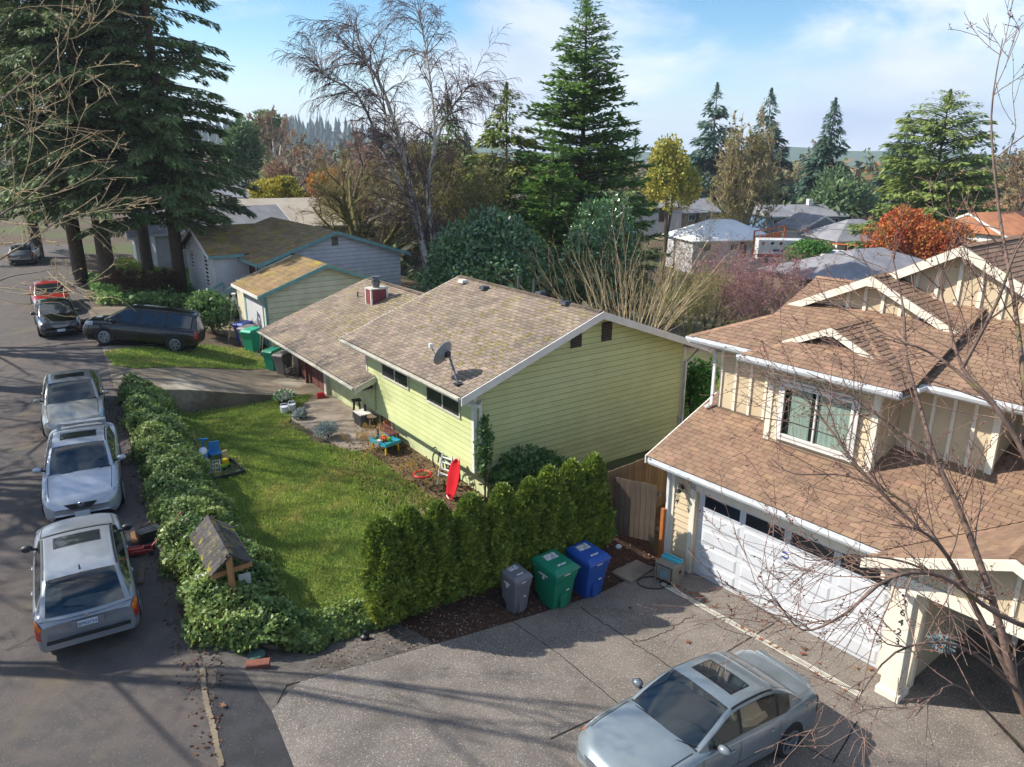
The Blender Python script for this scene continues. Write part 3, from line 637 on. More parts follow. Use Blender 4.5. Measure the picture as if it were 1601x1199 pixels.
# house numbers down the column face
def text(s_, size, m, loc, rot, par, name):
    cu = bpy.data.curves.new(name, 'FONT'); cu.body = s_; cu.size = size; cu.extrude = .004; cu.align_x = 'CENTER'; cu.align_y = 'CENTER'; o = bpy.data.objects.new(name, cu); col.objects.link(o); bpy.context.view_layer.update()
    me = bpy.data.meshes.new_from_object(o.evaluated_get(bpy.context.evaluated_depsgraph_get())); bpy.data.objects.remove(o); me.materials.clear(); me.materials.append(K[m])
    o = link(name, me, par, loc); o.rotation_euler = rot; return o
for i, ch in enumerate('26423'): text(ch, .2, 'dark_metal', (-.44-.18*(1-.18*(2.04-i*.215)/2.36)-.006, -.5, 2.2-i*.215), (R(90), 0, R(-90)), tan, 'house_number')
blk('entry_door', (3.14, -2.4, .1), (3.2, -1.5, 2.15), 'dark_door'); blk('door_trim', (3.12, -2.52, .1), (3.19, -2.4, 2.25), 'cream_trim'); blk('door_trim', (3.12, -1.5, .1), (3.19, -1.38, 2.25), 'cream_trim')
blk('corner_board', (-.02, -.655, 0), (.13, -.605, 2.5), 'cream_trim')
gutter(tan, (-.56, 5.92, 3.02), (-.56, .0, 3.02), n=(-1, 0, 0), sz=.12)
blk('fascia', (-.555, .1, 2.86), (-.53, 6.02, 3.0), 'gutter_white'); blk('soffit', (-.53, .1, 2.84), (.02, 6.0, 2.86), 'aged_white')
rake(tan, (-.55, 6.09, 3.03), (2.2, 6.09, 3.03+MR*2.75), .2, .03, 'white_paint', n=(0, 1, 0))
pipe(tan, [(-.5, 5.98, 2.9), (-.1, 5.85, 2.72), (-.06, 5.7, 2.6), (-.06, 5.7, .1)])
# upper roofs: all eaves at one height
E5 = 5.83
mainz = lambda x: E5+MR*(x-1.22)
sh.append(roof_plane(tan, [(1.22, 6.4, E5), (1.22, .7, E5), (2.67, .7, mainz(2.67)), (2.67, 4.95, mainz(2.67))], m=K['brown_shingle']))
sh.append(roof_plane(tan, [(2.67, 4.95, mainz(2.67)), (2.67, .7, mainz(2.67)), (4.55, .7, mainz(4.55)), (4.55, 4.95, mainz(4.55))], m=K['brown_shingle']))
sh.append(roof_plane(tan, [(1.65, .9, E5), (1.65, -7, E5), (4.3, -7, E5+MR*2.65), (4.3, .9, E5+MR*2.65)], m=K['brown_shingle']))
sh.append(roof_plane(tan, [(6.5, 6.4, E5), (1.22, 6.4, E5), (2.67, 4.95, mainz(2.67)), (6.5, 4.95, mainz(2.67))], m=K['brown_shingle']))
bz = lambda x: E5+MR*(x-.69)
sh.append(roof_plane(tan, [(.69, 4.46, E5), (.69, .74, E5), (2.55, 2.6, bz(2.55))], m=K['brown_shingle']))
sh.append(roof_plane(tan, [(1.22, 4.46, E5), (.69, 4.46, E5), (2.55, 2.6, bz(2.55)), (3.08, 2.6, bz(2.55))], m=K['brown_shingle']))
sh.append(roof_plane(tan, [(.69, .74, E5), (1.65, .74, E5), (3.51, 2.6, bz(2.55)), (2.55, 2.6, bz(2.55))], m=K['brown_shingle']))
def gable(x0, x1, yc, hw, zr, slope, wallx, battens, bh=.2, wallbot=None):
    ze = zr-slope*hw
    sh.append(roof_plane(tan, [(x1, yc+hw, ze), (x0, yc+hw, ze), (x0, yc, zr), (x1, yc, zr)], m=K['brown_shingle'], deck=.06))
    sh.append(roof_plane(tan, [(x0, yc-hw, ze), (x1, yc-hw, ze), (x1, yc, zr), (x0, yc, zr)], m=K['brown_shingle'], deck=.06))
    rake(tan, (x0, yc+hw+.03, ze-.02), (x0, yc, zr-.004), bh, .04, 'cream_trim'); rake(tan, (x0, yc, zr-.004), (x0, yc-hw-.03, ze-.02), bh, .04, 'cream_trim')
    wb_ = wallbot if wallbot else ze-.3
    MB().prism([(wallx, yc+hw*.97, wb_), (wallx, yc-hw*.97, wb_), (wallx, yc-hw*.97, ze-.02), (wallx, yc, zr-.08), (wallx, yc+hw*.97, ze-.02)], (.08, 0, 0)).build('gable_wall', K['tan_panel'], tan)
    y = yc-hw+.2
    while y < yc+hw-.1:
        zt = zr-.1-slope*abs(y-yc)
        if battens: blk('batten', (wallx-.04, y-.04, wb_), (wallx+.01, y+.04, zt), 'cream_trim')
        y += battens or 9
    MB().prism([(x0-.05, yc-.06, zr-.24), (x0-.05, yc+.06, zr-.24), (x0-.05, yc+.06, zr-.03), (x0-.05, yc, zr), (x0-.05, yc-.06, zr-.03)], (.012, 0, 0)).build('rake_peak', K['cream_trim'], tan)
# small gable over the bay: two triangular slopes dying into the roof
for s_ in (1, -1):
    ye = 2.76+s_*1.08; P_ = [(1.5, ye, 6.165), (1.5, 2.76, 6.655), (2.75, 2.76, 6.655)]
    sh.append(roof_plane(tan, [(1.5, ye, 6.165), (1.51, ye, 6.165), (2.75, 2.76, 6.655), (1.5, 2.76, 6.655)], m=K['brown_shingle'], deck=.05))
    rake(tan, (1.5, ye+s_*.05, 6.14), (1.5, 2.76, 6.65), .15, .035, 'cream_trim')
MB().prism([(1.9, 3.5, 6.1), (1.9, 2.0, 6.1), (1.9, 2.76, 6.55)], (.05, 0, 0)).build('gable_wall', K['tan_panel'], tan)
MB().prism([(1.45, 2.7, 6.45), (1.45, 2.82, 6.45), (1.45, 2.82, 6.62), (1.45, 2.76, 6.65), (1.45, 2.7, 6.62)], (.012, 0, 0)).build('rake_peak', K['cream_trim'], tan)
gable(3.2, 6.5, 2.84, 2.1, 7.62, .468, 3.46, .42, .19)
gable(3.9, 11, 1.29, 4.3, 8.42, .53, 4.2, .46, .22, wallbot=6.5)
for (p, q, x) in (((1.22, 6.42, E5), (1.22, 4.4, E5), 1.22), ((.69, 4.5, E5), (.69, .7, E5), .69), ((1.65, .72, E5), (1.65, -7, E5), 1.65)):
    gutter(tan, (x-.0, p[1], E5-.005), (x-.0, q[1], E5-.005), n=(-1, 0, 0), sz=.12); blk('fascia', (x+.003, q[1], E5-.17), (x+.03, p[1], E5-.03), 'gutter_white')
blk('soffit', (1.23, 4.47, E5-.19), (1.75, 6.4, E5-.17), 'aged_white'); blk('soffit', (.7, .75, E5-.19), (1.22, 4.46, E5-.17), 'aged_white'); blk('soffit', (1.66, -7, E5-.19), (2.2, .74, E5-.17), 'aged_white')
gutter(tan, (1.22, .72, E5-.005), (1.62, .72, E5-.005), n=(0, -1, 0), sz=.12, hang=9)
lay(tan, 'shingle', sh, K['brown_shingle'], 300, 'shingle_field')
# ridge and hip caps, flashing
def caps(parent, p, q, m, wd=.3, lift=.02, step=.15, nm='ridge_cap'):
    p, q = np.array(p, float), np.array(q, float); d = n3(q-p); side = n3(np.cross(d, (0, 0, 1))); n = int(np.linalg.norm(q-p)/step); b = MB()
    for i in range(n):
        a = p+d*step*i; e = a+d*step*1.15; up = np.array([0, 0, lift]); dn = np.array([0, 0, -.035])
        b.add([a-side*wd/2+dn+up, a+up*1.2, a+side*wd/2+dn+up, e-side*wd/2+dn+up*.6, e+up*.8, e+side*wd/2+dn+up*.6], [(0, 1, 4, 3), (1, 2, 5, 4), (0, 3, 4, 1)[::-1]])
    o = b.build(nm, m, parent); o['kind'] = 'stuff'; return o
caps(tan, (1.22, 6.4, E5), (2.67, 4.95, mainz(2.67)), K['brown_cap'], .26); caps(tan, (.69, 4.46, E5), (1.5, 3.65, bz(1.5)), K['brown_cap'], .22); caps(tan, (1.5, 2.76, 6.655), (3.3, 2.76, 6.655), K['brown_cap'], .22)
caps(tan, (3.2, 2.84, 7.62), (5, 2.84, 7.62), K['brown_cap'], .26); caps(tan, (3.9, 1.29, 8.42), (11, 1.29, 8.42), K['brown_cap'], .26); caps(tan, (px_, pr, pz), (1.9, pr, pz), K['brown_cap'], .26); caps(tan, (4.55, 4.95, mainz(4.55)), (4.55, 3.5, mainz(4.55)), K['brown_cap'], .26)
# bay window with curtains
O_ = (1.15, 3.52, 3.98)
win = window(tan, O_, U_, 1.72, 1.28, 'white_paint', 2, .06, 'clear_glass', .06, .1, 'white_paint')
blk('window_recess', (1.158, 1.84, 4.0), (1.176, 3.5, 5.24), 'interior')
cu = MB(); Pn = []
for i in range(29):
    y = 2.62-.76*i/28; x = 1.151+.005*math.sin(i*1.25); Pn.append([(x, y, 4.05), (x, y, 5.2)])
cu.grid(np.array(Pn)).build('curtain', K['curtain'], tan, smooth=True)
Pn = [[(1.152+.004*math.sin(i*1.4), 3.3-.5*i/14, 4.05), (1.152+.004*math.sin(i*1.4), 3.3-.5*i/14, 5.2)] for i in range(15)]
MB().grid(np.array(Pn)).build('curtain', K['curtain'], tan, smooth=True)
pipe(tan, [(1.16, 6.1, 5.72), (1.55, 5.86, 5.5), (1.62, 5.82, 5.4), (1.62, 5.82, 4.05), (1.45, 5.9, 3.96)])
blk('step_flashing', (1.66, 4.0, 3.93), (1.74, 5.74, 3.99), 'gutter_dirt'); blk('step_flashing', (1.13, 1.35, 3.70), (1.21, 3.9, 3.76), 'gutter_dirt')

# ---------------------------------------------------------------- green house
grn = thing('green_house', 'pale green split level house with mossy grey brown shingle roof', 'house', (*GO, 0), AZG)
gk = lambda name, lo, hi, m, par=grn: MB().b2(lo, hi).build(name, K[m], par)
MG = (5.81-4.05)/4.96
gk('upper_wall', (.02, .02, 1.55), (8.46, 7.1, 3.95), 'green_trim')
MB().prism([(.1, .02, 3.9), (8.4, .02, 3.9), (8.4, .02, 4.2), (4.32, .02, 5.68), (.1, .02, 4.2)], (0, 7.05, 0)).build('gable_core', K['green_trim'], grn)
gk('lower_wall', (.45, .03, .2), (8.4, 7.0, 1.55), 'pale_green'); gk('lower_wall', (.47, 7.0, .2), (8.3, 16.2, 2.95), 'pale_green')
sd = [siding(grn, [(0.02, 7.06, 1.55), (.02, .06, 1.55), (.02, .06, 3.9), (.02, 7.06, 3.9)], (0, -1, 0), .178, K['green_siding'])]
# gable wall faces -y: outward normal -y => U = +x
def gz(x): return 5.70-MG*abs(x-4.3)
sd.append(siding(grn, [(.06, .02, 1.55), (8.44, .02, 1.55), (8.44, .02, 4.2), (4.3, .02, 5.7), (.06, .02, 4.2)], (1, 0, 0), .178, K['green_siding']))
sd.append(siding(grn, [(.45, .03, .48), (8.4, .03, .48), (8.4, .03, 1.55), (.45, .03, 1.55)], (1, 0, 0), .178, K['green_siding']))
lay(grn, 'siding_board', sd, K['green_siding'], 300)
for (x, y) in ((-.01, .0), (8.45, .0)): gk('corner_board', (x-.015, y-.03, 1.53 if x < 1 else .5), (x+.1, y+.09, 4.05), 'white_paint')
gk('corner_board', (-.02, 7.03, 2.9), (.06, 7.13, 3.95), 'aged_white'); gk('soffit', (-.6, -.38, 3.93), (.0, 7.7, 3.96), 'aged_white')
gs = [roof_plane(grn, [(-.62, 7.78, 4.05), (-.62, -.4, 4.05), (4.34, -.4, 5.81), (4.34, 7.78, 5.81)], m=K['aged_shingle'], dv=.15, du=.305, th=.026, gap=.013),
      roof_plane(grn, [(9.3, -.4, 4.05), (9.3, 7.78, 4.05), (4.34, 7.78, 5.81), (4.34, -.4, 5.81)], m=K['aged_shingle'], dv=.4, du=1.2)]
ML = .345
lz = lambda x: 2.6+ML*(x+.8)
gs += [roof_plane(grn, [(-.8, 16.94, 2.6), (-.8, 7.12, 2.6), (4.68, 7.12, lz(4.68)), (4.68, 16.94, lz(4.68))], m=K['aged_shingle'], dv=.15, du=.305, th=.026, gap=.013),
       roof_plane(grn, [(-.8, 7.11, 2.6), (-.8, 6.38, 2.6), (.02, 6.38, lz(.02)), (.02, 7.11, lz(.02))], m=K['aged_shingle'], dv=.15, du=.305, th=.026, gap=.013),
       roof_plane(grn, [(10.1, 7.1, 2.6), (10.1, 16.94, 2.6), (4.68, 16.94, lz(4.68)), (4.68, 7.1, lz(4.68))], m=K['aged_shingle'], dv=.4, du=1.2)]
lay(grn, 'shingle', gs, K['aged_shingle'], 300, 'shingle_field')
caps(grn, (4.34, -.4, 5.83), (4.34, 7.78, 5.83), K['aged_shingle'], .28); caps(grn, (4.68, 8.6, lz(4.68)+.02), (4.68, 16.94, lz(4.68)+.02), K['aged_shingle'], .28)
rake(grn, (-.66, -.42, 4.04), (4.34, -.42, 5.82), .23, .035, 'white_paint', n=(0, -1, 0)); rake(grn, (4.34, -.42, 5.82), (9.34, -.42, 4.04), .23, .035, 'white_paint', n=(0, -1, 0))
rake(grn, (-.82, 6.37, 2.6), (.0, 6.37, lz(0)), .22, .035, 'aged_white', n=(0, -1, 0)); rake(grn, (-.66, 7.8, 4.04), (4.34, 7.8, 5.82), .2, .03, 'aged_white', n=(0, 1, 0))
MB().prism([(-.64, -.4, 3.96), (4.34, -.4, 5.72), (4.34, 0, 5.72), (-.64, 0, 3.96)], (0, 0, .02)).build('rake_soffit', K['white_paint'], grn); MB().prism([(9.3, -.4, 3.96), (4.34, -.4, 5.72), (4.34, 0, 5.72), (9.3, 0, 3.96)], (0, 0, .02)).build('rake_soffit', K['white_paint'], grn)
gutter(grn, (-.63, 7.78, 4.03), (-.63, -.36, 4.03), 'aged_white', n=(-1, 0, 0), sz=.1); gutter(grn, (-.81, 16.94, 2.58), (-.81, 6.42, 2.58), 'aged_white', n=(-1, 0, 0), sz=.1)
gk('fascia', (-.625, -.36, 3.86), (-.6, 7.78, 4.0), 'aged_white'); gk('fascia', (-.805, 6.42, 2.42), (-.78, 16.94, 2.56), 'aged_white'); gk('soffit', (-.78, 6.4, 2.40), (.47, 16.9, 2.42), 'aged_white')
pipe(grn, [(-.62, -.1, 3.92), (-.3, -.2, 3.72), (-.06, -.34, 3.66), (.16, -.1, 3.66), (.16, -.1, 1.72), (.2, -.16, 1.64)], 'white_paint'); pipe(grn, [(9.2, -.1, 3.95), (8.75, -.12, 3.66), (8.5, -.1, 3.5), (8.5, -.1, .6)], 'aged_white')
pipe(grn, [(-.05, 6.5, 2.6), (-.05, 6.5, 1.62)], 'pale_green', .06, .05)
gk('floor_band', (-.012, .03, 1.52), (.06, 7.1, 1.56), 'green_trim'); gk('overhang_soffit', (.02, .04, 1.50), (.5, 7.05, 1.53), 'aged_white')
for (x0, x1, z0, z1) in ((3.45, 3.88, 4.72, 5.2), (4.68, 5.1, 4.75, 5.36)):
    v_ = gk('gable_vent', (x0, -.012, z0), (x1, .01, z1), 'shadow_gap')
    k = int((z1-z0)/.05)
    for i in range(k): MB().prism([(x0, -.012, z0+.05*i), (x1, -.012, z0+.05*i), (x1, -.035, z0+.05*i+.012), (x0, -.035, z0+.05*i+.012)], (0, .002, .012)).build('slat', K['grey_bark'], v_)
# windows: upper front two, lower strip
window(grn, (-.002, 5.82, 3.02), (0, -1, 0), 1.95, .62, 'aged_white', 2, .045, 'smoke_glass', .04); window(grn, (-.002, 2.7, 2.98), (0, -1, 0), 2.0, .68, 'aged_white', 2, .045, 'smoke_glass', .04)
window(grn, (.465, 11.4, 1.75), (0, -1, 0), 2.4, .62, 'aged_white', 2, .05, 'smoke_glass', .04); window(grn, (.465, 8.9, 1.75), (0, -1, 0), 2.2, .62, 'aged_white', 2, .05, 'smoke_glass', .04)
d_ = gk('front_door', (.40, 6.15, .62), (.46, 6.85, 1.5), 'orange_door')
for i in range(3): MB().b2((.393, 6.2+i*.22, .66), (.4, 6.38+i*.22, 1.46)).build('door_panel', K['orange_door'], d_)
gk('door_frame', (.38, 6.03, .6), (.46, 6.15, 1.52), 'aged_white'); gk('door_frame', (.38, 6.85, .6), (.46, 6.97, 1.52), 'dark_door')
gdr = gk('garage_door', (.42, 12.3, .55), (.47, 15.6, 2.4), 'red_door')
for i in range(4):
    for j in range(3): MB().b2((.405, 12.36+i*.81, .6+j*.6), (.42, 12.36+i*.81+.73, .6+j*.6+.52)).build('door_panel', K['red_door'], gdr)
gk('garage_post', (.3, 12.02, .5), (.47, 12.25, 2.4), 'aged_white'); gk('garage_post', (.3, 15.65, .5), (.47, 15.9, 2.4), 'aged_white'); gk('garage_post', (.2, 14.1, .5), (.33, 14.22, 2.4), 'red_door')
# chimney with red panels and dark flue
ch = MB().b2((3.05, 13.1, 3.6), (3.8, 13.65, 4.6)).build('chimney', K['brick_red'], grn)
for i in range(5):
    MB().b2((3.028, 13.12, 3.92+i*.13), (3.05, 13.63, 3.92+i*.13+.118)).build('chimney_board', K['brick_red'], ch); MB().b2((3.07, 13.078, 3.92+i*.13), (3.78, 13.1, 3.92+i*.13+.118)).build('chimney_board', K['brick_red'], ch)
for (x, y) in ((3.03, 13.08), (3.03, 13.62), (3.77, 13.08)): MB().b2((x-.02, y-.02, 3.85), (x+.05, y+.05, 4.61)).build('chimney_trim', K['white_paint'], ch)
MB().b2((3.0, 13.05, 4.6), (3.85, 13.7, 4.65)).build('chimney_cap', K['aged_white'], ch)
MB().lathe([(.15, 0), (.15, .16), (.19, .17), (.19, .28), (.15, .29), (.15, .34), (.21, .36), (.19, .44), (.22, .46), (.22, .49)], 16, (3.42, 13.38, 4.65)).build('flue', K['grey_metal'], ch)
for (x, y, z, m_) in ((3.95, 6.9, 5.7, 'aged_white'), (3.9, 5.4, 5.68, 'dark_metal'), (4.2, 1.2, 5.78, 'dark_metal'), (4.6, 3.0, 5.78, 'dark_metal')): MB().box((x, y, z+.06), (.3, .34, .1), tp=.75).build('roof_vent', K[m_], grn)
for (y) in (4.3, 3.4): MB().tube([(4.6, y, 5.6), (4.6, y, 6.25)], .035, 8).build('vent_pipe', K['grey_metal'], grn)
MB().tube([(3.2, 14.9, 3.9), (3.2, 14.9, 4.25)], .04, 8).build('vent_pipe', K['grey_metal'], grn)
rr = random.Random(5); mo = MB()   # moss lumps in the shingle joints
for i in range(1500):
    if rr.random() < .7: y = 10.5+rr.gauss(0, 2.6); x = rr.uniform(.6, 4.5); zf = lz; ok = 7.3 < y < 16.8 and x < 4.4
    else: y = rr.uniform(-.2, 7.6); x = rr.uniform(.3, 4.2); zf = (lambda q: 4.05+MG*(q+.62)); ok = rr.random() < (.2+.8*(y < 2.2 or (3.2 < y < 3.8)))
    if ok: s_ = rr.uniform(.02, .06); x = round(x/.143)*.143+.02; mo.add([(x-s_*.5, y-s_*1.6, zf(x)+.012), (x+s_*.5, y-s_*1.2, zf(x)+.02), (x+s_*.6, y+s_*1.4, zf(x)+.02), (x-s_*.5, y+s_*1.6, zf(x)+.012), (x, y, zf(x)+.018+s_*.6)], [(0, 1, 4), (1, 2, 4), (2, 3, 4), (3, 0, 4)])
mo = mo.build('moss', K['moss'], grn); mo['kind'] = 'stuff'

# ---------------------------------------------------------------- house beyond, with teal trim
h2 = thing('white_house', 'grey white house with teal trim and moss covered roof behind the ladder', 'house', (-14.2, 42.1, 0), AZG)
hk = lambda name, lo, hi, m, par=h2: MB().b2(lo, hi).build(name, K[m], par)
s2 = []; f2 = []
# main block: gable plane y=0, eave x=0 z=4.3, ridge x=4.7 z=5.87
m2 = (5.87-4.3)/4.7
hk('main_wall', (.5, .3, 1.0), (8.9, 11, 4.35), 'grey_siding'); MB().prism([(.5, .3, 4.3), (8.9, .3, 4.3), (4.7, .3, 5.78)], (0, 10, 0)).build('gable_core', K['grey_siding'], h2)
f2.append(siding(h2, [(.5, .3, 2.4), (8.9, .3, 2.4), (8.9, .3, 4.4), (4.7, .3, 5.78), (.5, .3, 4.4)], (1, 0, 0), .24, K['grey_siding']))
s2.append(roof_plane(h2, [(-.1, 12, 4.27), (-.1, 0, 4.27), (4.7, 0, 5.87), (4.7, 12, 5.87)], m=K['mossy_shingle'], dv=.3, du=.6)); s2.append(roof_plane(h2, [(9.5, 0, 4.27), (9.5, 12, 4.27), (4.7, 12, 5.87), (4.7, 0, 5.87)], m=K['mossy_shingle'], dv=.5, du=1.2))
rake(h2, (-.1, -.02, 4.28), (4.7, -.02, 5.88), .2, .04, 'teal_trim', n=(0, -1, 0)); rake(h2, (4.7, -.02, 5.88), (9.5, -.02, 4.28), .2, .04, 'teal_trim', n=(0, -1, 0)); hk('fascia', (-.14, 0, 4.1), (-.1, 4.0, 4.27), 'teal_trim')
hk('gable_vent', (4.45, .24, 5.0), (4.85, .28, 5.5), 'grey_bark')
# front wing: gable faces -x at x=-1.9
hk('wing_wall', (-1.5, 3.7, 1.0), (4, 10.7, 4.5), 'grey_siding'); MB().prism([(-1.5, 3.7, 4.4), (-1.5, 10.7, 4.4), (-1.5, 7.2, 5.8)], (5, 0, 0)).build('gable_core', K['grey_siding'], h2)
f2.append(siding(h2, [(-1.5, 10.7, 1.6), (-1.5, 3.7, 1.6), (-1.5, 3.7, 4.45), (-1.5, 7.2, 5.8), (-1.5, 10.7, 4.45)], (0, -1, 0), .24, K['grey_siding']))
mw = (5.9-4.5)/3.75
s2.append(roof_plane(h2, [(-1.9, 3.45, 4.5), (3.0, 3.45, 4.5), (4.7, 7.2, 5.9), (-1.9, 7.2, 5.9)], m=K['mossy_shingle'], dv=.3, du=.6)); s2.append(roof_plane(h2, [(4.7, 10.95, 4.5), (-1.9, 10.95, 4.5), (-1.9, 7.2, 5.9), (4.7, 7.2, 5.9)], m=K['mossy_shingle'], dv=.5, du=1.2))
rake(h2, (-1.9, 10.98, 4.49), (-1.9, 7.2, 5.9), .2, .04, 'white_paint'); rake(h2, (-1.9, 7.2, 5.9), (-1.9, 3.42, 4.49), .2, .04, 'white_paint'); hk('fascia', (-1.9, 3.41, 4.32), (.2, 3.45, 4.5), 'teal_trim')
window(h2, (-1.5, 6.1, 2.4), (0, -1, 0), .9, 2.2, 'white_paint', 1, .08, 'dark_glass', .05); window(h2, (-1.5, 9.6, 3.1), (0, -1, 0), .9, 1.2, 'white_paint', 1, .08, 'dark_glass', .05)
window(h2, (.5, 2.3, 3.1), (0, -1, 0), 1.1, .8, 'white_paint', 2, .06, 'dark_glass', .05)
hk('porch_floor', (-1.4, .4, 1.9), (.5, 3.7, 2.1), 'dark_wood'); hk('front_door', (.44, 2.55, 2.1), (.5, 3.6, 4.15), 'dark_door')
# garage block in front: gable plane at y=-5.9
ox, oy = -1.9, -5.4
gq = np.array([-12.58, 36.61])-np.array([-14.2, 42.1]); ox, oy = float(gq@GB), float(gq@GA)
m3 = (4.79-3.5)/3.64
hk('garage_wall', (ox+.45, oy+.3, .7), (ox+6.9, oy+5.4, 3.55), 'beige_siding'); MB().prism([(ox+.45, oy+.3, 3.5), (ox+6.9, oy+.3, 3.5), (ox+3.68, oy+.3, 4.7)], (0, 5, 0)).build('gable_core', K['beige_siding'], h2)
f2.append(siding(h2, [(ox+.45, oy+.3, .8), (ox+6.9, oy+.3, .8), (ox+6.9, oy+.3, 3.6), (ox+3.68, oy+.3, 4.7), (ox+.45, oy+.3, 3.6)], (1, 0, 0), .28, K['beige_siding']))
s2.append(roof_plane(h2, [(ox, oy+4.6, 3.5), (ox, oy, 3.5), (ox+3.68, oy, 4.8), (ox+3.68, oy+4.6, 4.8)], m=K['mossy_shingle'], dv=.3, du=.6)); s2.append(roof_plane(h2, [(ox+7.5, oy, 3.4), (ox+7.5, oy+5.4, 3.4), (ox+3.68, oy+5.4, 4.8), (ox+3.68, oy, 4.8)], m=K['mossy_shingle'], dv=.5, du=1.2))
rake(h2, (ox, oy-.02, 3.5), (ox+3.68, oy-.02, 4.81), .2, .04, 'teal_trim', n=(0, -1, 0)); rake(h2, (ox+3.68, oy-.02, 4.81), (ox+7.5, oy-.02, 3.4), .2, .04, 'teal_trim', n=(0, -1, 0)); hk('fascia', (ox-.04, oy, 3.34), (ox, oy+4.6, 3.5), 'white_paint')
hk('garage_door', (ox+.40, oy+.8, .8), (ox+.45, oy+3.6, 2.9), 'garage_white'); hk('corner_board', (ox+.38, oy+.22, .8), (ox+.5, oy+.34, 3.5), 'teal_trim'); hk('door_trim', (ox+.38, oy+3.6, .8), (ox+.46, oy+3.85, 3.0), 'teal_trim'); hk('door_trim', (ox+.38, oy+.6, 2.9), (ox+.46, oy+3.85, 3.05), 'aged_white')
lay(h2, 'siding_board', [f2[0], f2[1]], K['grey_siding'], 60); lay(h2, 'garage_siding_board', [f2[2]], K['beige_siding'], 60); lay(h2, 'shingle', s2, K['mossy_shingle'], 120, 'shingle_field')
# entry steps with teal rail
for i in range(6): hk('step', (-3.2+i*.3, .9, 1.0+i*.17), (-2.88+i*.3, 2.6, 1.12+i*.17), 'dark_wood')
for a, b_ in (((-1.4, 2.75, 3.0), (-3.4, 2.75, 1.95)), ((-1.4, .8, 3.0), (-3.4, .8, 1.95))): MB().bar(a, b_, .06, .16).build('stair_rail', K['teal_trim'], h2); MB().bar((b_[0], b_[1], .9), b_, .1).build('rail_post', K['teal_trim'], h2); MB().bar((a[0], a[1], 2.0), a, .1).build('rail_post', K['teal_trim'], h2)
# ---------------------------------------------------------------- vehicles
def paint(n, a, b=None, rough=.3, metal=.35): return mat(n, h(a), h(b) if b else None, 3, rough, metal=metal, coat=.7, spec=.5)
paint('paint_silver', '8d9298', '868b91'); paint('paint_white_silver', 'aeb3bb', 'a7acb4'); paint('paint_champagne', '9a9890', '929088'); paint('paint_black', '090a0c', metal=.0, rough=.2); paint('paint_navy', '0a0c11', metal=.0, rough=.2); paint('paint_red', 'a3241f', metal=.15)
paint('paint_bluegrey', '868f92', '7f888b', .24); paint('paint_grey', '7c7f85'); mat('paint_dull', h('dcdcda'), rough=.4, coat=.4)
mat('tail_red', h('a01818'), rough=.15, spec=.8, coat=.5); mat('amber', h('c2600f'), rough=.15, coat=.5); mat('headlight', h('b9c0c4'), h('7d858a'), 18, .08, spec=1, coat=1); mat('plate', h('c3cbd3'), rough=.4); mat('plate_blue', h('2f4f7c'), rough=.5); mat('cover_grey', h('4a4f50'), h('3c4142'), 4, .6); mat('cream_leather', h('b8ae94'), rough=.7)
def crv(xs, ys, x):
    xs = np.asarray(xs, float); ys = np.asarray(ys, float); x = np.asarray(x, float); i = np.clip(np.searchsorted(xs, x)-1, 0, len(xs)-2)
    m = np.gradient(ys, xs); d = (ys[1:]-ys[:-1])/(xs[1:]-xs[:-1])
    for k in range(len(m)):
        a, b = d[max(k-1, 0)], d[min(k, len(d)-1)]
        m[k] = 0 if a*b <= 0 else np.sign(a)*min(abs(m[k]), 2.6*abs(a), 2.6*abs(b))
    hh = xs[i+1]-xs[i]; t = np.clip((x-xs[i])/hh, 0, 1)
    return (2*t**3-3*t*t+1)*ys[i]+(t**3-2*t*t+t)*hh*m[i]+(-2*t**3+3*t*t)*ys[i+1]+(t**3-t*t)*hh*m[i+1]
SED = dict(st=[(-2.35, .66, .42, .74), (-2.29, .80, .28, .93), (-2.05, .86, .2, 1.02), (-1.5, .885, .17, 1.0), (-.6, .89, .17, .95), (.4, .89, .17, .94), (1.05, .885, .17, .93), (1.5, .87, .17, .87), (1.95, .84, .18, .78), (2.2, .78, .2, .69), (2.31, .70, .26, .60), (2.35, .62, .34, .52)], gh=(-1.85, -.95, .2, 1.12), belt=.91, roof=1.43, L=4.7, W=1.78, bowf=.16, bowr=.10, wr=(-1.38, 1.33))
WAG = dict(st=[(-2.24, .76, .30, .80), (-2.18, .82, .24, .90), (-1.95, .855, .2, .96), (-1.4, .87, .17, .96), (-.4, .87, .17, .93), (.6, .87, .17, .92), (1.1, .865, .17, .91), (1.6, .85, .17, .85), (1.95, .82, .2, .77), (2.14, .76, .22, .69), (2.22, .68, .3, .60)], gh=(-2.2, -1.5, .2, 1.08), belt=.9, roof=1.41, L=4.46, W=1.74, bowf=.14, bowr=.07, wr=(-1.33, 1.4))
VAN = dict(st=[(-2.57, .80, .42, .9), (-2.5, .92, .3, 1.0), (-2.2, .96, .2, 1.06), (-1, .975, .18, 1.06), (.6, .975, .18, 1.04), (1.45, .965, .18, 1.02), (1.95, .93, .2, .98), (2.35, .85, .22, .88), (2.52, .74, .3, .72), (2.57, .66, .38, .6)], gh=(-2.53, -2.25, .55, 1.62), belt=1.03, roof=1.74, L=5.14, W=1.95, bowf=.16, bowr=.06, wr=(-1.58, 1.5))
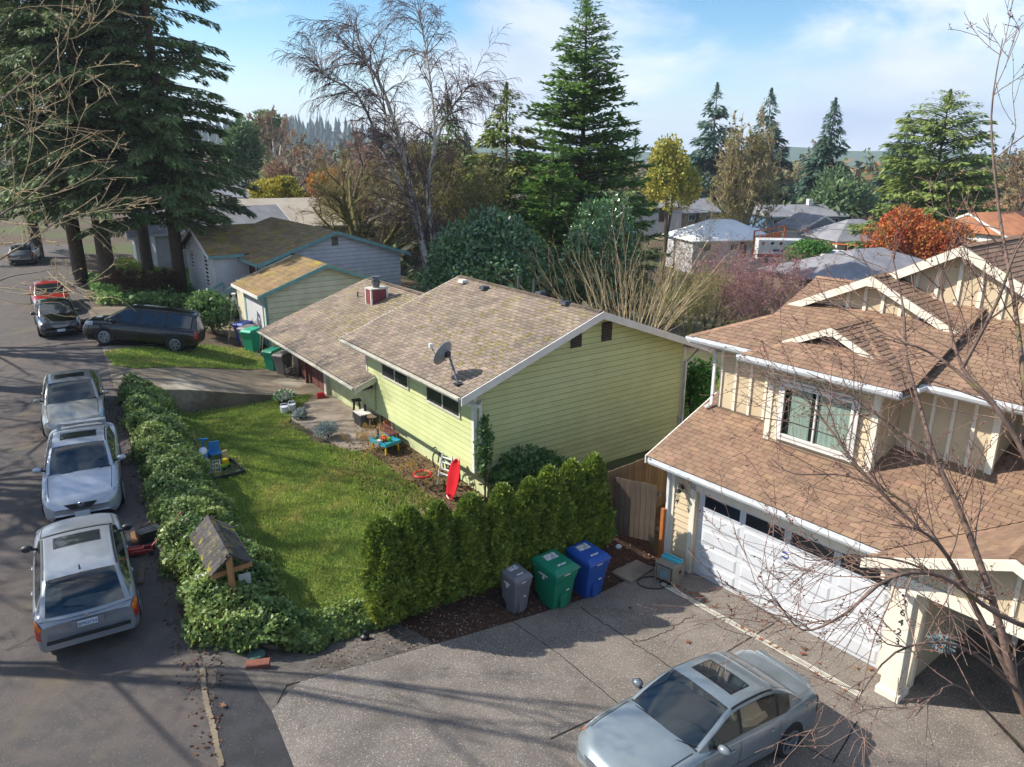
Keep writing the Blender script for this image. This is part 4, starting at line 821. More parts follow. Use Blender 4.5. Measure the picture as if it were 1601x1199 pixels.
def make_car(name, label, pose, S, pm, opt):
    x_, y_, hd = pose[:3]; zc = Zf((x_, y_)) if len(pose) < 4 else pose[3]
    # tilt with the ground
    hx_, hy_ = math.cos(R(hd)), math.sin(R(hd)); q = .9
    zf_, zb_ = Zf((x_+hx_*1.35, y_+hy_*1.35)), Zf((x_-hx_*1.35, y_-hy_*1.35)); zl_, zr__ = Zf((x_-hy_*.75, y_+hx_*.75)), Zf((x_+hy_*.75, y_-hx_*.75))
    car = thing(name, label, opt.get('cat', 'car'), (x_, y_, (zf_+zb_)/2+.015), 0, 'cars parked along the kerb' if opt.get('kerb') else None, rot=None)
    if opt.get('flat') is None: car.rotation_euler = Matrix.Rotation(R(hd), 3, 'Z').to_euler() if False else (math.atan2(zl_-zr__, 1.5), -math.atan2(zf_-zb_, 2.7), R(hd))
    else: car.rotation_euler = (0, 0, R(hd))
    st_ = np.array(S['st']); X0, X1 = st_[0, 0], st_[-1, 0]; low = opt.get('lod', 1)
    def B(u, v):   # u 0..1 rear->front, v -1..1 around
        u, v = np.broadcast_arrays(np.asarray(u, float), np.asarray(v, float)); x = X0+(X1-X0)*u; a = np.abs(v); sg_ = np.sign(v)
        wd_ = crv(st_[:, 0], st_[:, 1], x); z0 = crv(st_[:, 0], st_[:, 2], x); z1 = crv(st_[:, 0], st_[:, 3], x); cr_ = .045
        vk = [0, .25, .42, .5, .68, .86, 1.0]; yk = [0, .6, .885, .962, 1.0, .985, .9]; f1 = crv(vk, yk, a)
        top = crv(vk, [1, .72, .12, 0, 0, 0, 0], a)*cr_; f = crv(vk, [0, .005, .03, .1, .5, .85, 1], a)
        z = z1+top-(z1-z0)*f; y = sg_*wd_*f1; e = np.clip((u-.72)/.28, 0, 1)**2*S['bowf']-np.clip((.2-u)/.2, 0, 1)**2*S['bowr']
        return np.stack([x+e*(1-(y/np.maximum(wd_, .01))**2)-e*.35, y, z], -1)
    xr0, xr1, xf1, xf0 = S['gh']; bt, rf = S['belt'], S['roof']; wb = S['W']/2*.945
    hxs = [xr0, xr0+(xr1-xr0)*.5, xr1, (xr1*.6+xf1*.4), xf1, xf1+(xf0-xf1)*.5, xf0]; hzs = [bt, bt+(rf-bt)*.58, rf-.045, rf, rf-.035, bt+(rf-bt)*.52, bt]
    def H(u, v):   # greenhouse
        u, v = np.broadcast_arrays(np.asarray(u, float), np.asarray(v, float)); x = xr0+(xf0-xr0)*u; a = np.abs(v); sg_ = np.sign(v)
        hh = np.maximum(crv(hxs, hzs, x), bt+.002); k = np.clip((hh-bt)/(rf-bt), 0, 1); wbx = wb*(1-.10*np.clip((np.abs(u-.5)-.2)/.3, 0, 1)**2); wt = wbx-(hh-bt)*.36
        vk = [0, .3, .5, .58, 1]; f1 = crv(vk, [0, .62, .93, 1.0, 1.0], a); dz = crv(vk, [0, .012, .04, .085, .085], a)*k
        sd_ = np.clip((a-.58)/.42, 0, 1); y = wt*f1*(1-sd_)+sd_*wbx; z = (hh-dz)*(1-sd_)+sd_*(bt-.03)
        e = np.clip((u-.6)/.4, 0, 1)**2*.16-np.clip((.3-u)/.3, 0, 1)**2*.10
        return np.stack([x+e*(1-(y/wbx)**2)-e*.3, sg_*y, z], -1)
    def patch(fn, u0, u1, v0, v1, nu, nv, off, nm, m, par=car):
        U, V = np.meshgrid(np.linspace(u0, u1, nu), np.linspace(v0, v1, nv), indexing='ij'); P = fn(U, V); du = fn(U+1e-3, V)-P; dv = fn(U, V+1e-3)-P; n = unit(np.cross(du, dv))
        n = np.where(n[..., 2:3]*0+np.sum(n*(P-np.array([0, 0, .6])), -1, keepdims=True) < 0, -n, n)
        return MB().grid(P+n*off).build(nm, K[m], par, smooth=True)
    nu, nv = (44, 33) if low else (26, 17)
    body = patch(B, 0, 1, -1, 1, nu, nv, 0, 'body', pm)
    for u in (0, 1):   # close the ends
        P = B(np.full(nv, u), np.linspace(-1, 1, nv)); c = P.mean(0); c[0] += (-.02 if u == 0 else .02)
        b = MB(); b.add([tuple(p) for p in P]+[tuple(c)], [(i, i+1, nv) for i in range(nv-1)]+[(nv-1, 0, nv)]); b.build('bumper_face', K[opt.get('bumper', pm)], car, smooth=True)
    MB().b2((X0+.25, -S['W']*.43, .14), (X1-.3, S['W']*.43, .4)).build('underbody', K['black_plastic'], car)
    gl = opt.get('glass', 'car_glass'); U_of = lambda x: (x-xr0)/(xf0-xr0); wins = opt.get('wins', [(xr1-.35, -.62), (-.55, .28), (.35, xf0-.25)])
    if not opt.get('open'): patch(H, 0, 1, -1, 1, nu, nv, 0, 'cabin', pm)
    else:
        ua, ub = U_of(xr1)-.008, U_of(xf1+.045); patch(H, ua, ub, -.595, .595, 20, 25, 0, 'roof', pm); r0_ = .015 if S is WAG else .02
        patch(H, 0, r0_, -1, 1, 3, 21, 0, 'tail_panel', pm); patch(H, U_of(xf0)-.014, 1, -1, 1, 3, 21, 0, 'cowl_panel', pm)
        for sgn in (-1, 1):
            patch(H, ub, 1, sgn*.465, sgn*.61, 10, 5, 0, 'front_pillar', pm); patch(H, 0, ua, sgn*.455, sgn*.61, 10, 5, 0, 'rear_pillar', pm); patch(H, 0, 1, sgn*.935, sgn, 24, 4, 0, 'waist_rail', pm)
            e_ = [0]+[U_of(q) for w_ in wins for q in w_]+[1]
            for k in range(0, len(e_), 2): patch(H, e_[k], e_[k+1], sgn*.59, sgn*.945, 6, 6, 0, 'window_post', pm if k in (0, len(e_)-2) else 'black_plastic')
        MB().b2((xr0+.35, -wb+.06, .45), (xf0-.1, wb-.06, .5)).build('cabin_floor', K['interior'], car); MB().prism([(xf0-.02, -wb+.1, bt-.02), (xf0-.45, -wb+.1, bt-.03), (xf0-.5, -wb+.1, bt-.2), (xf0-.02, -wb+.1, bt-.2)], (0, 2*wb-.2, 0)).build('dashboard', K['black_plastic'], car)
        MB().tube([(xf0-.52+.06*math.sin(t), .36+.18*math.cos(t), bt-.03+.17*math.sin(t)) for t in np.linspace(0, 6.29, 19)], .016, 6).build('steering_wheel', K['black_plastic'], car)
        sm_ = opt.get('seatm', 'cover_grey')
        for sx0 in (-.05, -.95):
            for sy in (-.36, .36):
                se = MB().b2((sx0-.02, sy-.25, .5), (sx0+.5, sy+.25, .66)).build('seat', K[sm_], car, bevel=.04); MB().prism([(sx0-.05, sy-.24, .6), (sx0-.05, sy+.24, .6), (sx0-.22, sy+.2, 1.1), (sx0-.22, sy-.2, 1.1)], (.12, 0, .02)).build('seat_back', K[sm_], se, bevel=.03); MB().box((sx0-.18, sy, 1.2), (.09, .26, .16)).build('headrest', K[sm_], se, bevel=.03)
        if xr1 > -1.2: MB().b2((xr0+.15, -wb+.15, bt-.03), (xr1-.1, wb-.15, bt-.01)).build('parcel_shelf', K['interior'], car)
    patch(H, U_of(xf1+.05), U_of(xf0)-.012, -.47, .47, 12, 15, .006, 'windshield', gl); patch(H, .02 if S is not WAG else .015, U_of(xr1)-.012, -.46, .46, 10, 15, .006, 'rear_window', gl)
    for sgn in (-1, 1):
        for (a, b_) in wins: patch(H, U_of(a), U_of(b_), sgn*.60, sgn*.94, 10, 5, .007, 'side_window', gl)
        if not opt.get('open'): patch(H, U_of(wins[0][0]-.06), U_of(wins[-1][1]+.06), sgn*.585, sgn*.965, 16, 5, .003, 'window_surround', 'black_plastic')
    if opt.get('sunroof'): a, b_ = opt['sunroof']; patch(H, U_of(a), U_of(b_), -.3, .3, 6, 8, .006, 'sunroof', 'car_glass'); patch(H, U_of(a)-.012, U_of(b_)+.012, -.32, .32, 6, 8, .003, 'sunroof_seal', 'black_plastic')
    if opt.get('ditch', True):
        for sgn in (-1, 1): patch(H, U_of(xr1+.05), U_of(xf1-.0), sgn*.50, sgn*.535, 10, 3, opt.get('rail', .004), 'roof_channel', 'black_plastic')
    uB = lambda x: (x-X0)/(X1-X0)
    for sgn in (-1, 1):
        for xx in opt.get('seams', (-.98, .1, 1.02)): patch(B, uB(xx-.006), uB(xx+.006), sgn*.5, sgn*.93, 2, 8, .003, 'door_seam', 'black_plastic')
        patch(B, uB(S['wr'][0]+.45), uB(S['wr'][1]-.45), sgn*.925, sgn*.99, 6, 3, .006, 'sill', opt.get('sill', 'black_plastic')); patch(B, uB(S['wr'][0]+.42), uB(S['wr'][1]-.42), sgn*.735, sgn*.765, 10, 3, .008, 'side_moulding', opt.get('mould', pm))
        for xx in opt.get('handles', (-.75, .32)): P = B(uB(xx), sgn*.565); MB().ball(tuple(P+np.array([0, sgn*.012, 0])), (.085, .02, .018)).build('door_handle', K[pm], car, smooth=True)
        # wheels
        for wx in S['wr']:
            wy = S['W']/2-.1; rr_ = opt.get('wr', .325)
            a = [(wx+math.cos(t)*(rr_+.055), sgn*(S['W']/2+.001), rr_+.0+math.sin(t)*(rr_+.055)) for t in np.linspace(-.35, math.pi+.35, 17)]; MB().prism(a, (0, -sgn*.12, 0)).build('wheel_arch', K['black_plastic'], car)
            ty = MB().lathe([(rr_*.62, -.1), (rr_*.93, -.105), (rr_, -.08), (rr_, .08), (rr_*.93, .105), (rr_*.62, .1)], 24, (wx, sgn*(wy+.012), rr_), 'y').build('wheel', K['rubber'], car, auto=40)
            rm = MB(); yo = sgn*(wy+.012+.098); rm.lathe([(rr_*.70, 0), (rr_*.7, sgn*.012), (rr_*.6, sgn*.016), (rr_*.58, sgn*.002)], 24, (wx, yo, rr_), 'y')
            for k in range(opt.get('spokes', 5)):
                t = 2*math.pi*k/opt.get('spokes', 5)+.3; rm.bar((wx, yo+sgn*.012, rr_), (wx+math.cos(t)*rr_*.62, yo+sgn*.012, rr_+math.sin(t)*rr_*.62), .055, .022, up=(0, 1, 0))
            rm.lathe([(.06, 0), (.055, sgn*.02)], 10, (wx, yo, rr_), 'y'); rim = rm.build('rim', K['alloy'], ty); MB().lathe([(rr_*.66, 0), (rr_*.66, sgn*.003)], 20, (wx, yo-sgn*.008, rr_), 'y').build('brake_shadow', K['black_plastic'], ty)
        # mirrors
        mp_ = (xf0-.42, sgn*(wb+.12), bt+.08); mm = MB().ball(mp_, (.075, .115, .072)).build('side_mirror', K[opt.get('mirror', pm)], car, smooth=True); MB().bar((mp_[0], sgn*(wb-.06), bt+.02), (mp_[0], sgn*(wb+.06), bt+.05), .05, .04).build('mirror_arm', K['black_plastic'], mm)
        gx_ = mp_[0]-.062; MB().lathe([(.055, 0), (.055, -.012)], 14, (gx_, mp_[1], mp_[2]), 'x', 1.5, 1).build('mirror_glass', K['car_glass'], mm)
        # lamps
        hl = opt.get('head', (.86, .955, .40, .62)); patch(B, hl[0], hl[1], sgn*hl[2], sgn*hl[3], 8, 6, .006, 'headlight', 'headlight'); patch(B, hl[1]-.01, hl[1]+.006, sgn*(hl[2]+.02), sgn*hl[3], 3, 5, .007, 'turn_lamp', opt.get('turn', 'headlight'))
        tl = opt.get('tail', (.0, .04, .46, .68)); t_ = patch(B, tl[0], tl[1], sgn*tl[2], sgn*tl[3], 5, 6, .008, 'tail_light', 'tail_red')
        if opt.get('amber'): patch(B, tl[0], tl[1], sgn*tl[2], sgn*(tl[2]+.09), 5, 4, .011, 'amber_lens', 'amber', t_)
    # grille, plates
    if opt.get('face'):
        g = opt['face']; zc_ = g[0]; MB().prism([(X1+S['bowf']*.62, -g[1], zc_+g[2]/2), (X1+S['bowf']*.62, g[1], zc_+g[2]/2), (X1+S['bowf']*.66, g[1]*.6, zc_-g[2]/2), (X1+S['bowf']*.66, -g[1]*.6, zc_-g[2]/2)], (.02, 0, 0)).build('grille', K[g[3]], car)
        MB().b2((X1+S['bowf']*.66, -.16, .36), (X1+S['bowf']*.66+.03, .16, .48)).build('licence_plate', K['plate'], car)
        for w_ in (-.3, .18): a0 = H(U_of(xf0)-.004, w_*1.2); MB().bar(tuple(a0+np.array([.0, 0, .03])), tuple(H(U_of(xf0)-.03, w_*1.2+.26)+np.array([0, 0, .02])), .018, .014).build('wiper', K['black_plastic'], car)
    patch(H, U_of(xf0)-.02, 1.0, -.52, .52, 4, 13, .009, 'cowl', 'black_plastic')
    if opt.get('hoodlines', True):
        for sgn in (-1, 1): patch(B, uB(xf0+.02), uB(X1-.34), sgn*.36, sgn*.372, 12, 2, .003, 'bonnet_seam', 'black_plastic')
    return car, B, H, patch, U_of, uB
# silver estate, nearest, rear towards the camera
wg, B, H, patch, U_of, uB = make_car('estate_car', 'silver estate car with dark sunroof, rear towards the viewer, nearest at the kerb', (-8.95, 13.78, 121.1), WAG, 'paint_silver', dict(kerb=1, open=1, glass='tinted_glass', sunroof=(-.42, .02), wins=[(-1.7, -1.05), (-.98, -.02), (.05, .82)], tail=(.0, .035, .47, .70), amber=1, rail=.012, mirror='dark_metal', seams=(-1.02, .02, .98), handles=(-.85, .18), mould='dark_metal', bumper='paint_silver'))
patch(H, U_of(.235), 1.0, -.5, .5, 10, 13, .016, 'windshield_cover', 'cover_grey')
MB().b2((-2.335, -.26, .70), (-2.315, .26, .83)).build('plate_recess', K['paint_grey'], wg); pl = MB().b2((-2.345, -.16, .71), (-2.33, .16, .82)).build('licence_plate', K['plate'], wg); text('BPE2734', .085, 'plate_blue', (-2.347, 0, .762), (R(90), 0, R(-90)), pl, 'plate_number')
MB().b2((-2.345, -.68, .49), (-2.28, .68, .53)).build('bumper_strip', K['black_plastic'], wg); MB().lathe([(.035, 0), (.035, -.012)], 14, (-2.315, 0, .9), 'x').build('badge', K['chrome'], wg)
MB().bar((-2.12, .0, .98), (-2.02, .38, 1.02), .02, .02).build('rear_wiper', K['black_plastic'], wg); MB().lathe([(.02, 0), (.008, .1)], 8, (-1.5, 0, 1.41)).build('antenna', K['black_plastic'], wg)
mz, B, H, patch, U_of, uB = make_car('silver_saloon', 'bright silver car with rear spoiler, facing the viewer, parked behind the estate car', (-11.57, 18.62, -62.4), SED, 'paint_white_silver', dict(kerb=1, open=1, glass='tinted_glass', sunroof=(-.52, -.12), face=(.62, .36, .14, 'dark_metal'), head=(.84, .945, .41, .60)))
MB().bar((-2.0, -.62, 1.2), (-2.0, .62, 1.2), .2, .03).build('spoiler', K['paint_white_silver'], mz); [MB().bar((-2.0, s_*.58, 1.0), (-2.0, s_*.58, 1.2), .12, .03).build('spoiler_post', K['paint_white_silver'], mz) for s_ in (-1, 1)]
e_ = MB(); e_.tube([(2.478, .075*math.cos(t), .66+.055*math.sin(t)) for t in np.linspace(0, 2*math.pi, 17)], .008, 6); e_.tube([(2.48, -.055, .69), (2.48, -.02, .655), (2.48, 0, .635), (2.48, .02, .655), (2.48, .055, .69)], .008, 6); e_.build('badge', K['chrome'], mz)
make_car('champagne_saloon', 'champagne grey saloon car, third in the kerbside line beside the ivy hedge', (-14.62, 23.66, -60.4), SED, 'paint_champagne', dict(kerb=1, open=1, glass='tinted_glass', sunroof=(-.45, -.08), face=(.6, .3, .12, 'chrome')))
make_car('black_saloon', 'black saloon car with chrome grille parked in front of red car', (-22.4, 36.1, -56), SED, 'paint_black', dict(kerb=1, face=(.62, .4, .13, 'chrome'), lod=0))
make_car('red_car', 'bright red car mostly hidden behind the black saloon', (-25.6, 41.0, -56), SED, 'paint_red', dict(kerb=1, face=(.6, .3, .12, 'dark_metal'), lod=0, hoodlines=False))
vn = make_car('black_minivan', 'black minivan standing sideways across the driveway entrance', (-17.2, 34.0, 190), VAN, 'paint_navy', dict(cat='minivan', wins=[(-2.2, -1.15), (-1.05, .05), (.15, 1.25)], tail=(.0, .035, .42, .66), head=(.90, .965, .42, .56), face=(.72, .5, .2, 'dark_metal'), seams=(-1.1, .1, 1.25), handles=(-.2, .25), turn='amber', wr=.36, spokes=6))[0]; vn.scale = (.97, 1, 1.06)
make_car('grey_suv', 'small grey car far up the street under the fir trees', tuple(G(42, 412, 2.0)[:2])+(115,), SED, 'paint_grey', dict(lod=0, hoodlines=False))
sb, B, H, patch, U_of, uB = make_car('blue_grey_saloon', 'blue grey saloon car with open sunroof on the concrete driveway', (3.24, 10.62, -144.5), SED, 'paint_bluegrey', dict(open=1, seatm='cream_leather', sunroof=(-.5, -.06), face=(.6, .3, .14, 'chrome'), turn='amber', glass='tinted_glass', head=(.83, .95, .41, .62), wins=[(-1.32, -.98), (-.9, .02), (.1, .86)]))
MB().bar((-2.22, -.55, 1.05), (-2.22, .55, 1.05), .1, .03).build('spoiler', K['paint_bluegrey'], sb)
# ---------------------------------------------------------------- vegetation
def tree_thing(name, label, cat, P, group=None): return thing(name, label, cat, tuple(map(float, P)), 0, group)
def conifer(name, label, P, H_, R_, lm, seed, n=9000, c0=.12, size=.45, droop=.35, rise=.15, nb=110, pw=.85, trunk_r=None, group=None, aspect=.33, top=.0, bark='bark', fall=.35, jag=.3):
    rg = np.random.default_rng(seed); t = tree_thing(name, label, 'tree', P, group); tr = trunk_r or H_*.014
    u = np.sort(rg.random(nb)); f = c0+(1-c0)*u*.985; ln = R_*((1-(f-c0)/(1-c0))**pw)*(1-jag+2*jag*rg.random(nb))+.03*R_+top
    az = rg.random(nb)*2*math.pi; d = np.stack([np.cos(az), np.sin(az), np.zeros(nb)], 1); z0 = f*H_
    segs = [(0, 0, -.3, 0, 0, H_*.5, tr, tr*.62), (0, 0, H_*.5, 0, 0, H_*.99, tr*.62, .03)]
    def bp(i, q): return d[i]*(ln[i]*q)[:, None]+np.stack([np.zeros(len(i)), np.zeros(len(i)), z0[i]+ln[i]*(rise*q-droop*q*q)], 1)
    ia = np.arange(nb)
    for a, b in ((0, .35), (.35, .7), (.7, 1)):
        p, q = bp(ia, np.full(nb, a)), bp(ia, np.full(nb, b)); r_ = np.clip(ln*.014, .012, .07)
        segs += [(*p[i], *q[i], r_[i]*(1-a*.8), r_[i]*(1-b*.8)) for i in range(nb)]
    sticks('trunk', segs, K[bark], t, 6)
    w_ = ln*(.4+ln/ln.max()); idx = rg.choice(nb, n, p=w_/w_.sum()); q = rg.random(n)**.6; sd = rg.choice([-1, 1], n)
    lat = np.stack([-d[idx, 1], d[idx, 0], np.zeros(n)], 1)*sd[:, None]; wd_ = ln[idx]*.30*(1.05-q)*rg.random(n)
    p = bp(idx, q)+lat*wd_[:, None]+np.stack([np.zeros(n), np.zeros(n), -rg.random(n)*fall*size*1.6], 1)
    A = d[idx]*.75+lat*(.25+.6*rg.random(n))[:, None]+np.stack([np.zeros(n), np.zeros(n), -fall-droop*q*.6+.25*rg.normal(size=n)], 1)
    k = max(40, n//40); ut = rg.random(k)**1.5; tp = np.stack([rg.normal(size=k)*.07*R_*ut, rg.normal(size=k)*.07*R_*ut, H_*(1-.09*ut)-size*.2], 1); ta = np.stack([rg.normal(size=k)*.4, rg.normal(size=k)*.4, np.ones(k)], 1)
    leaves('crown', np.vstack([p, tp]), np.vstack([A, ta]), np.concatenate([size*(.55+.8*rg.random(n))*np.clip(.42+1.7*(1-f[idx]), .42, 1), size*.35*np.ones(k)]), K[lm], t, aspect, rg=rg, nrm=np.tile([0, 0, 1.], (n+k, 1)))
    return t
def lumps(rg, n, rad, nl=26, lump=.42, low=-.35, shell=.75):
    """points on a cloud of lumps filling an ellipsoid; returns unit-space points and outward directions"""
    c = unit(rg.normal(size=(nl, 3))); c[:, 2] = np.abs(c[:, 2])*(1-low)+low; c *= (.45+.35*rg.random((nl, 1))); i = rg.integers(0, nl, n); dd = unit(rg.normal(size=(n, 3))); r_ = lump*(.7+.5*rg.random((nl, 1)))[i]
    p = c[i]+dd*r_*(shell+(1-shell)*rg.random((n, 1))); return p*np.array(rad), unit(dd/np.array(rad)+p*.2)
def leafy(name, label, P, rad, lm, seed, n=6000, size=.12, cat='shrub', trunk=.0, group=None, aspect=.6, bark='bark', nl=26, lump=.42, zc=None, up=.3, low=-.35, branches=6):
    rg = np.random.default_rng(seed); t = tree_thing(name, label, cat, P, group); zc = rad[2]*.95+trunk if zc is None else zc
    p, d = lumps(rg, n, rad, nl, lump, low); p[:, 2] += zc; k = p[:, 2] > .02; p, d = p[k], d[k]; n = len(p)
    leaves('crown', p, d*.6+rg.normal(size=(n, 3))*.6+np.array([0, 0, up]), size*(.6+.8*rg.random(n)), K[lm], t, aspect, rg=rg, nrm=d*1.2, curl=.08)
    segs = []; tr = max(.03, rad[0]*.05)
    for j in range(branches):
        a = rg.random()*6.28; e = np.array([math.cos(a)*rad[0]*.6*rg.random(), math.sin(a)*rad[1]*.6*rg.random(), zc+rad[2]*(.1+.5*rg.random())]); segs += limb([(0, 0, -.1), (e[0]*.25, e[1]*.25, zc*.5), tuple(e)], tr, tr*.3, 2)
    sticks('trunk', segs, K[bark], t, 5); return t
def bare(name, label, P, Ht, seed, prm, r0, d0=(0, 0, 1), trunks=1, spread=.25, bark='grey_bark', twig='twig', group=None, cat='tree', bud=None, nbud=0, budsize=.1, thr=.03, len0=.45, cut=None, minr=.002, wide=1.0):
    rg = np.random.default_rng(seed); t = tree_thing(name, label, cat, P, group); segs = []; tips = []
    for k in range(trunks):
        d = np.array(d0, float)+np.array([*(rg.normal(size=2)*spread), 0]); grow(rg, (rg.normal()*.08*(trunks > 1), rg.normal()*.08*(trunks > 1), -.1), unit(d), Ht*len0*(.8+.4*rg.random()), r0, 0, prm, segs, tips)
    S = np.array(segs); kz = Ht/max(.1, S[:, 5].max()); S[:, [2, 5]] *= kz; S[:, [0, 1, 3, 4]] *= min(1.6, kz**.7)*wide; S[:, 6:] = np.maximum(S[:, 6:]*min(1.5, kz**.5), minr); thr = max(thr, minr*1.5); big = S[:, 6] > thr
    if cut is not None: S = S[cut(S)]; big = S[:, 6] > thr
    sticks('trunk', S[big], K[bark], t, 6); 
    if (~big).any(): sticks('twigs', S[~big], K[twig], t, 3)
    if bud:
        Q = S[~big] if (~big).sum() > 10 else S; i = rg.integers(0, len(Q), nbud); f = rg.random((nbud, 1)); p = Q[i, :3]*(1-f)+Q[i, 3:6]*f; leaves('crown', p, unit(Q[i, 3:6]-Q[i, :3])+rg.normal(size=(nbud, 3))*.7, budsize*(.5+rg.random(nbud)), K[bud], t, .6, rg=rg)
    return t
PT = [dict(n=5, spread=.7, kids=9, ratio=.62, rr=.6, up=.02, wob=.1, taper=.35, **{'from': .3}), dict(n=4, spread=.65, kids=7, ratio=.6, rr=.6, up=.05, wob=.14, taper=.4, **{'from': .2}), dict(n=3, spread=.6, kids=6, ratio=.6, rr=.6, up=.06, wob=.16, taper=.4, **{'from': .15}), dict(n=3, spread=.5, kids=0, ratio=.5, rr=.5, up=.05, wob=.2, taper=.5)]
PT4 = PT[:3]+[dict(n=3, spread=.55, kids=4, ratio=.6, rr=.6, up=.05, wob=.2, taper=.5, **{'from': .1}), dict(n=2, spread=.5, kids=0, ratio=.5, rr=.5, up=.03, wob=.25, taper=.5)]
def col_at(px, D, py=400):
    p = D3(px, py, D); return np.array([p[0], p[1], Zf(p)])
def htop(px, ytop, D): return D3(px, ytop, D)[2]

# clipped evergreen row beside the concrete drive
rowp = [(606, 985, 790), (648, 966, 776), (692, 952, 768), (737, 937, 757), (782, 925, 742), (824, 906, 735), (858, 893, 716), (893, 876, 708), (926, 866, 698)]
ords = ['first', 'second', 'third', 'fourth', 'fifth', 'sixth', 'seventh', 'eighth', 'ninth']
for i, (x, y0, y1) in enumerate(rowp):
    P = T(x, y0-6); Dp = (P-CO)@FW; Hh_ = htop(x, y1, Dp)-P[2]; rg = np.random.default_rng(100+i); n = 9500
    t = tree_thing('evergreen_shrub', f'narrow clipped evergreen column, {ords[i]} from the street in the row beside the bins', 'shrub', P, 'clipped evergreen row beside the drive')
    hh = rg.random(n)**.85; az = rg.random(n)*6.283; lob = 1+.13*np.sin(az*3+i+hh*5)+.09*np.sin(az*7-hh*11+i*2)+.07*np.sin(hh*23+az*2); prof = (.46+.05*math.sin(i*2.3))*np.clip((hh+.12)/.26, .55, 1)*np.clip(1-(hh.clip(0, 1))**3.2, 0, 1)**.66; rr_ = prof*lob*(.72+.3*rg.random(n)**.5)
    p = np.stack([np.cos(az)*rr_+.06*np.sin(hh*4+i), np.sin(az)*rr_, .1+.1*rg.random(n)+hh*(Hh_-.12)], 1); o = np.stack([np.cos(az), np.sin(az), np.zeros(n)], 1)
    leaves('crown', p, o*.55+np.array([0, 0, .8])+rg.normal(size=(n, 3))*.4, .11*(.6+.8*rg.random(n)), K['arbor'], t, .55, rg=rg, nrm=o)
    sticks('trunk', [(0, 0, -.1, 0, 0, Hh_*.85, .06, .02)]+[(0, 0, .15+k*.12, math.cos(k*2.4)*.3, math.sin(k*2.4)*.3, .45+k*.2, .02, .006) for k in range(10)], K['bark'], t, 5)
# ivy hedge on the bank beside the street
def ivy_mass(nm, label, path, hw, hgt, n, seed, parent=None, size=.11):
    """path: list of (x, y) centres; a rounded bank of leaves along it"""
    rg = np.random.default_rng(seed); P = np.array(path, float); sg_ = np.diff(P, axis=0); ll = np.linalg.norm(sg_, axis=1); cum = np.concatenate([[0], np.cumsum(ll)]); tot = cum[-1]
    def frame(s):
        i = np.clip(np.searchsorted(cum, s)-1, 0, len(ll)-1); f = (s-cum[i])/ll[i]; c = P[i]+sg_[i]*f[:, None]; tg = sg_[i]/ll[i][:, None]; return c, np.stack([tg[:, 1], -tg[:, 0]], 1), tg
    s = rg.random(n)*tot; th = rg.random(n)*math.pi; c, nr, tg = frame(s); endf = np.clip(np.minimum(s, tot-s)/.5, .25, 1)**.5
    bmp = 1+.12*np.sin(s*2.1+th*2)+.10*np.sin(s*4.7-th*3)+.07*np.sin(s*9.1+th*5); rad = bmp*(.86+.2*rg.random(n)); hw_ = hw if np.isscalar(hw) else np.interp(s/tot, np.linspace(0, 1, len(hw)), hw); hg_ = hgt if np.isscalar(hgt) else np.interp(s/tot, np.linspace(0, 1, len(hgt)), hgt)
    off = np.cos(th)*hw_*rad*endf; xy = c+nr*off[:, None]; zb = Z(xy[:, 0], xy[:, 1]); zc_ = Z(c[:, 0], c[:, 1]); zz = np.maximum(zb, zb*.5+zc_*.5*1)+np.sin(th)**.8*hg_*rad*endf
    o = np.stack([nr[:, 0]*np.cos(th), nr[:, 1]*np.cos(th), np.sin(th)], 1); t = thing(nm, label, 'hedge', (float(P[0, 0]), float(P[0, 1]), Zf(P[0])))
    p = np.stack([xy[:, 0], xy[:, 1], zz], 1)-np.array(t.location)
    leaves('crown', p, o*.35+rg.normal(size=(n, 3))*.7+np.array([0, 0, -.25]), size*(.6+.8*rg.random(n)), K['ivy'], t, .85, rg=rg, nrm=o*1.6, curl=.06)
    ns = max(8, int(tot/.3)); S = np.linspace(.05, tot-.05, ns); c, nr, tg = frame(S); e = np.clip(np.minimum(S, tot-S)/.5, .25, 1)**.5; hw2 = hw if np.isscalar(hw) else np.interp(S/tot, np.linspace(0, 1, len(hw)), hw); hg2 = hgt if np.isscalar(hgt) else np.interp(S/tot, np.linspace(0, 1, len(hgt)), hgt); G_ = []
    for th_ in np.linspace(0, math.pi, 9):
        xy = c+nr*(math.cos(th_)*hw2*.8*e)[:, None]; zb = Z(xy[:, 0], xy[:, 1]); G_.append(np.stack([xy[:, 0], xy[:, 1], np.maximum(zb, zb*.5+Z(c[:, 0], c[:, 1])*.5)+math.sin(th_)*hg2*.8*e-.05], 1))
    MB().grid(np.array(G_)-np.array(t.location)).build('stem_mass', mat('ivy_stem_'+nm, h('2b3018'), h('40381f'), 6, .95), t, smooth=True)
ivy_mass('ivy_hedge', 'long mounded ivy hedge beside the street and the lawn', [tuple(st(2.5, 1.25)), tuple(st(4.2, 1.15)), tuple(st(8, .95)), tuple(st(13, .9)), tuple(st(19.3, .85))], [1.0, 1.0, .88, .8, .78, .75, .7], [.62, .6, .68, .7, .72, .75, .85], 42000, 11, size=.085)
ivy_mass('ivy_border', 'low ivy border trailing from the hedge to the evergreen row', [tuple(st(3.0, 1.5)), tuple(rab(-8.9, 7.6)), tuple(rab(-7.1, 7.15))], [.55, .4, .35], [.5, .4, .35], 7500, 12, size=.08)
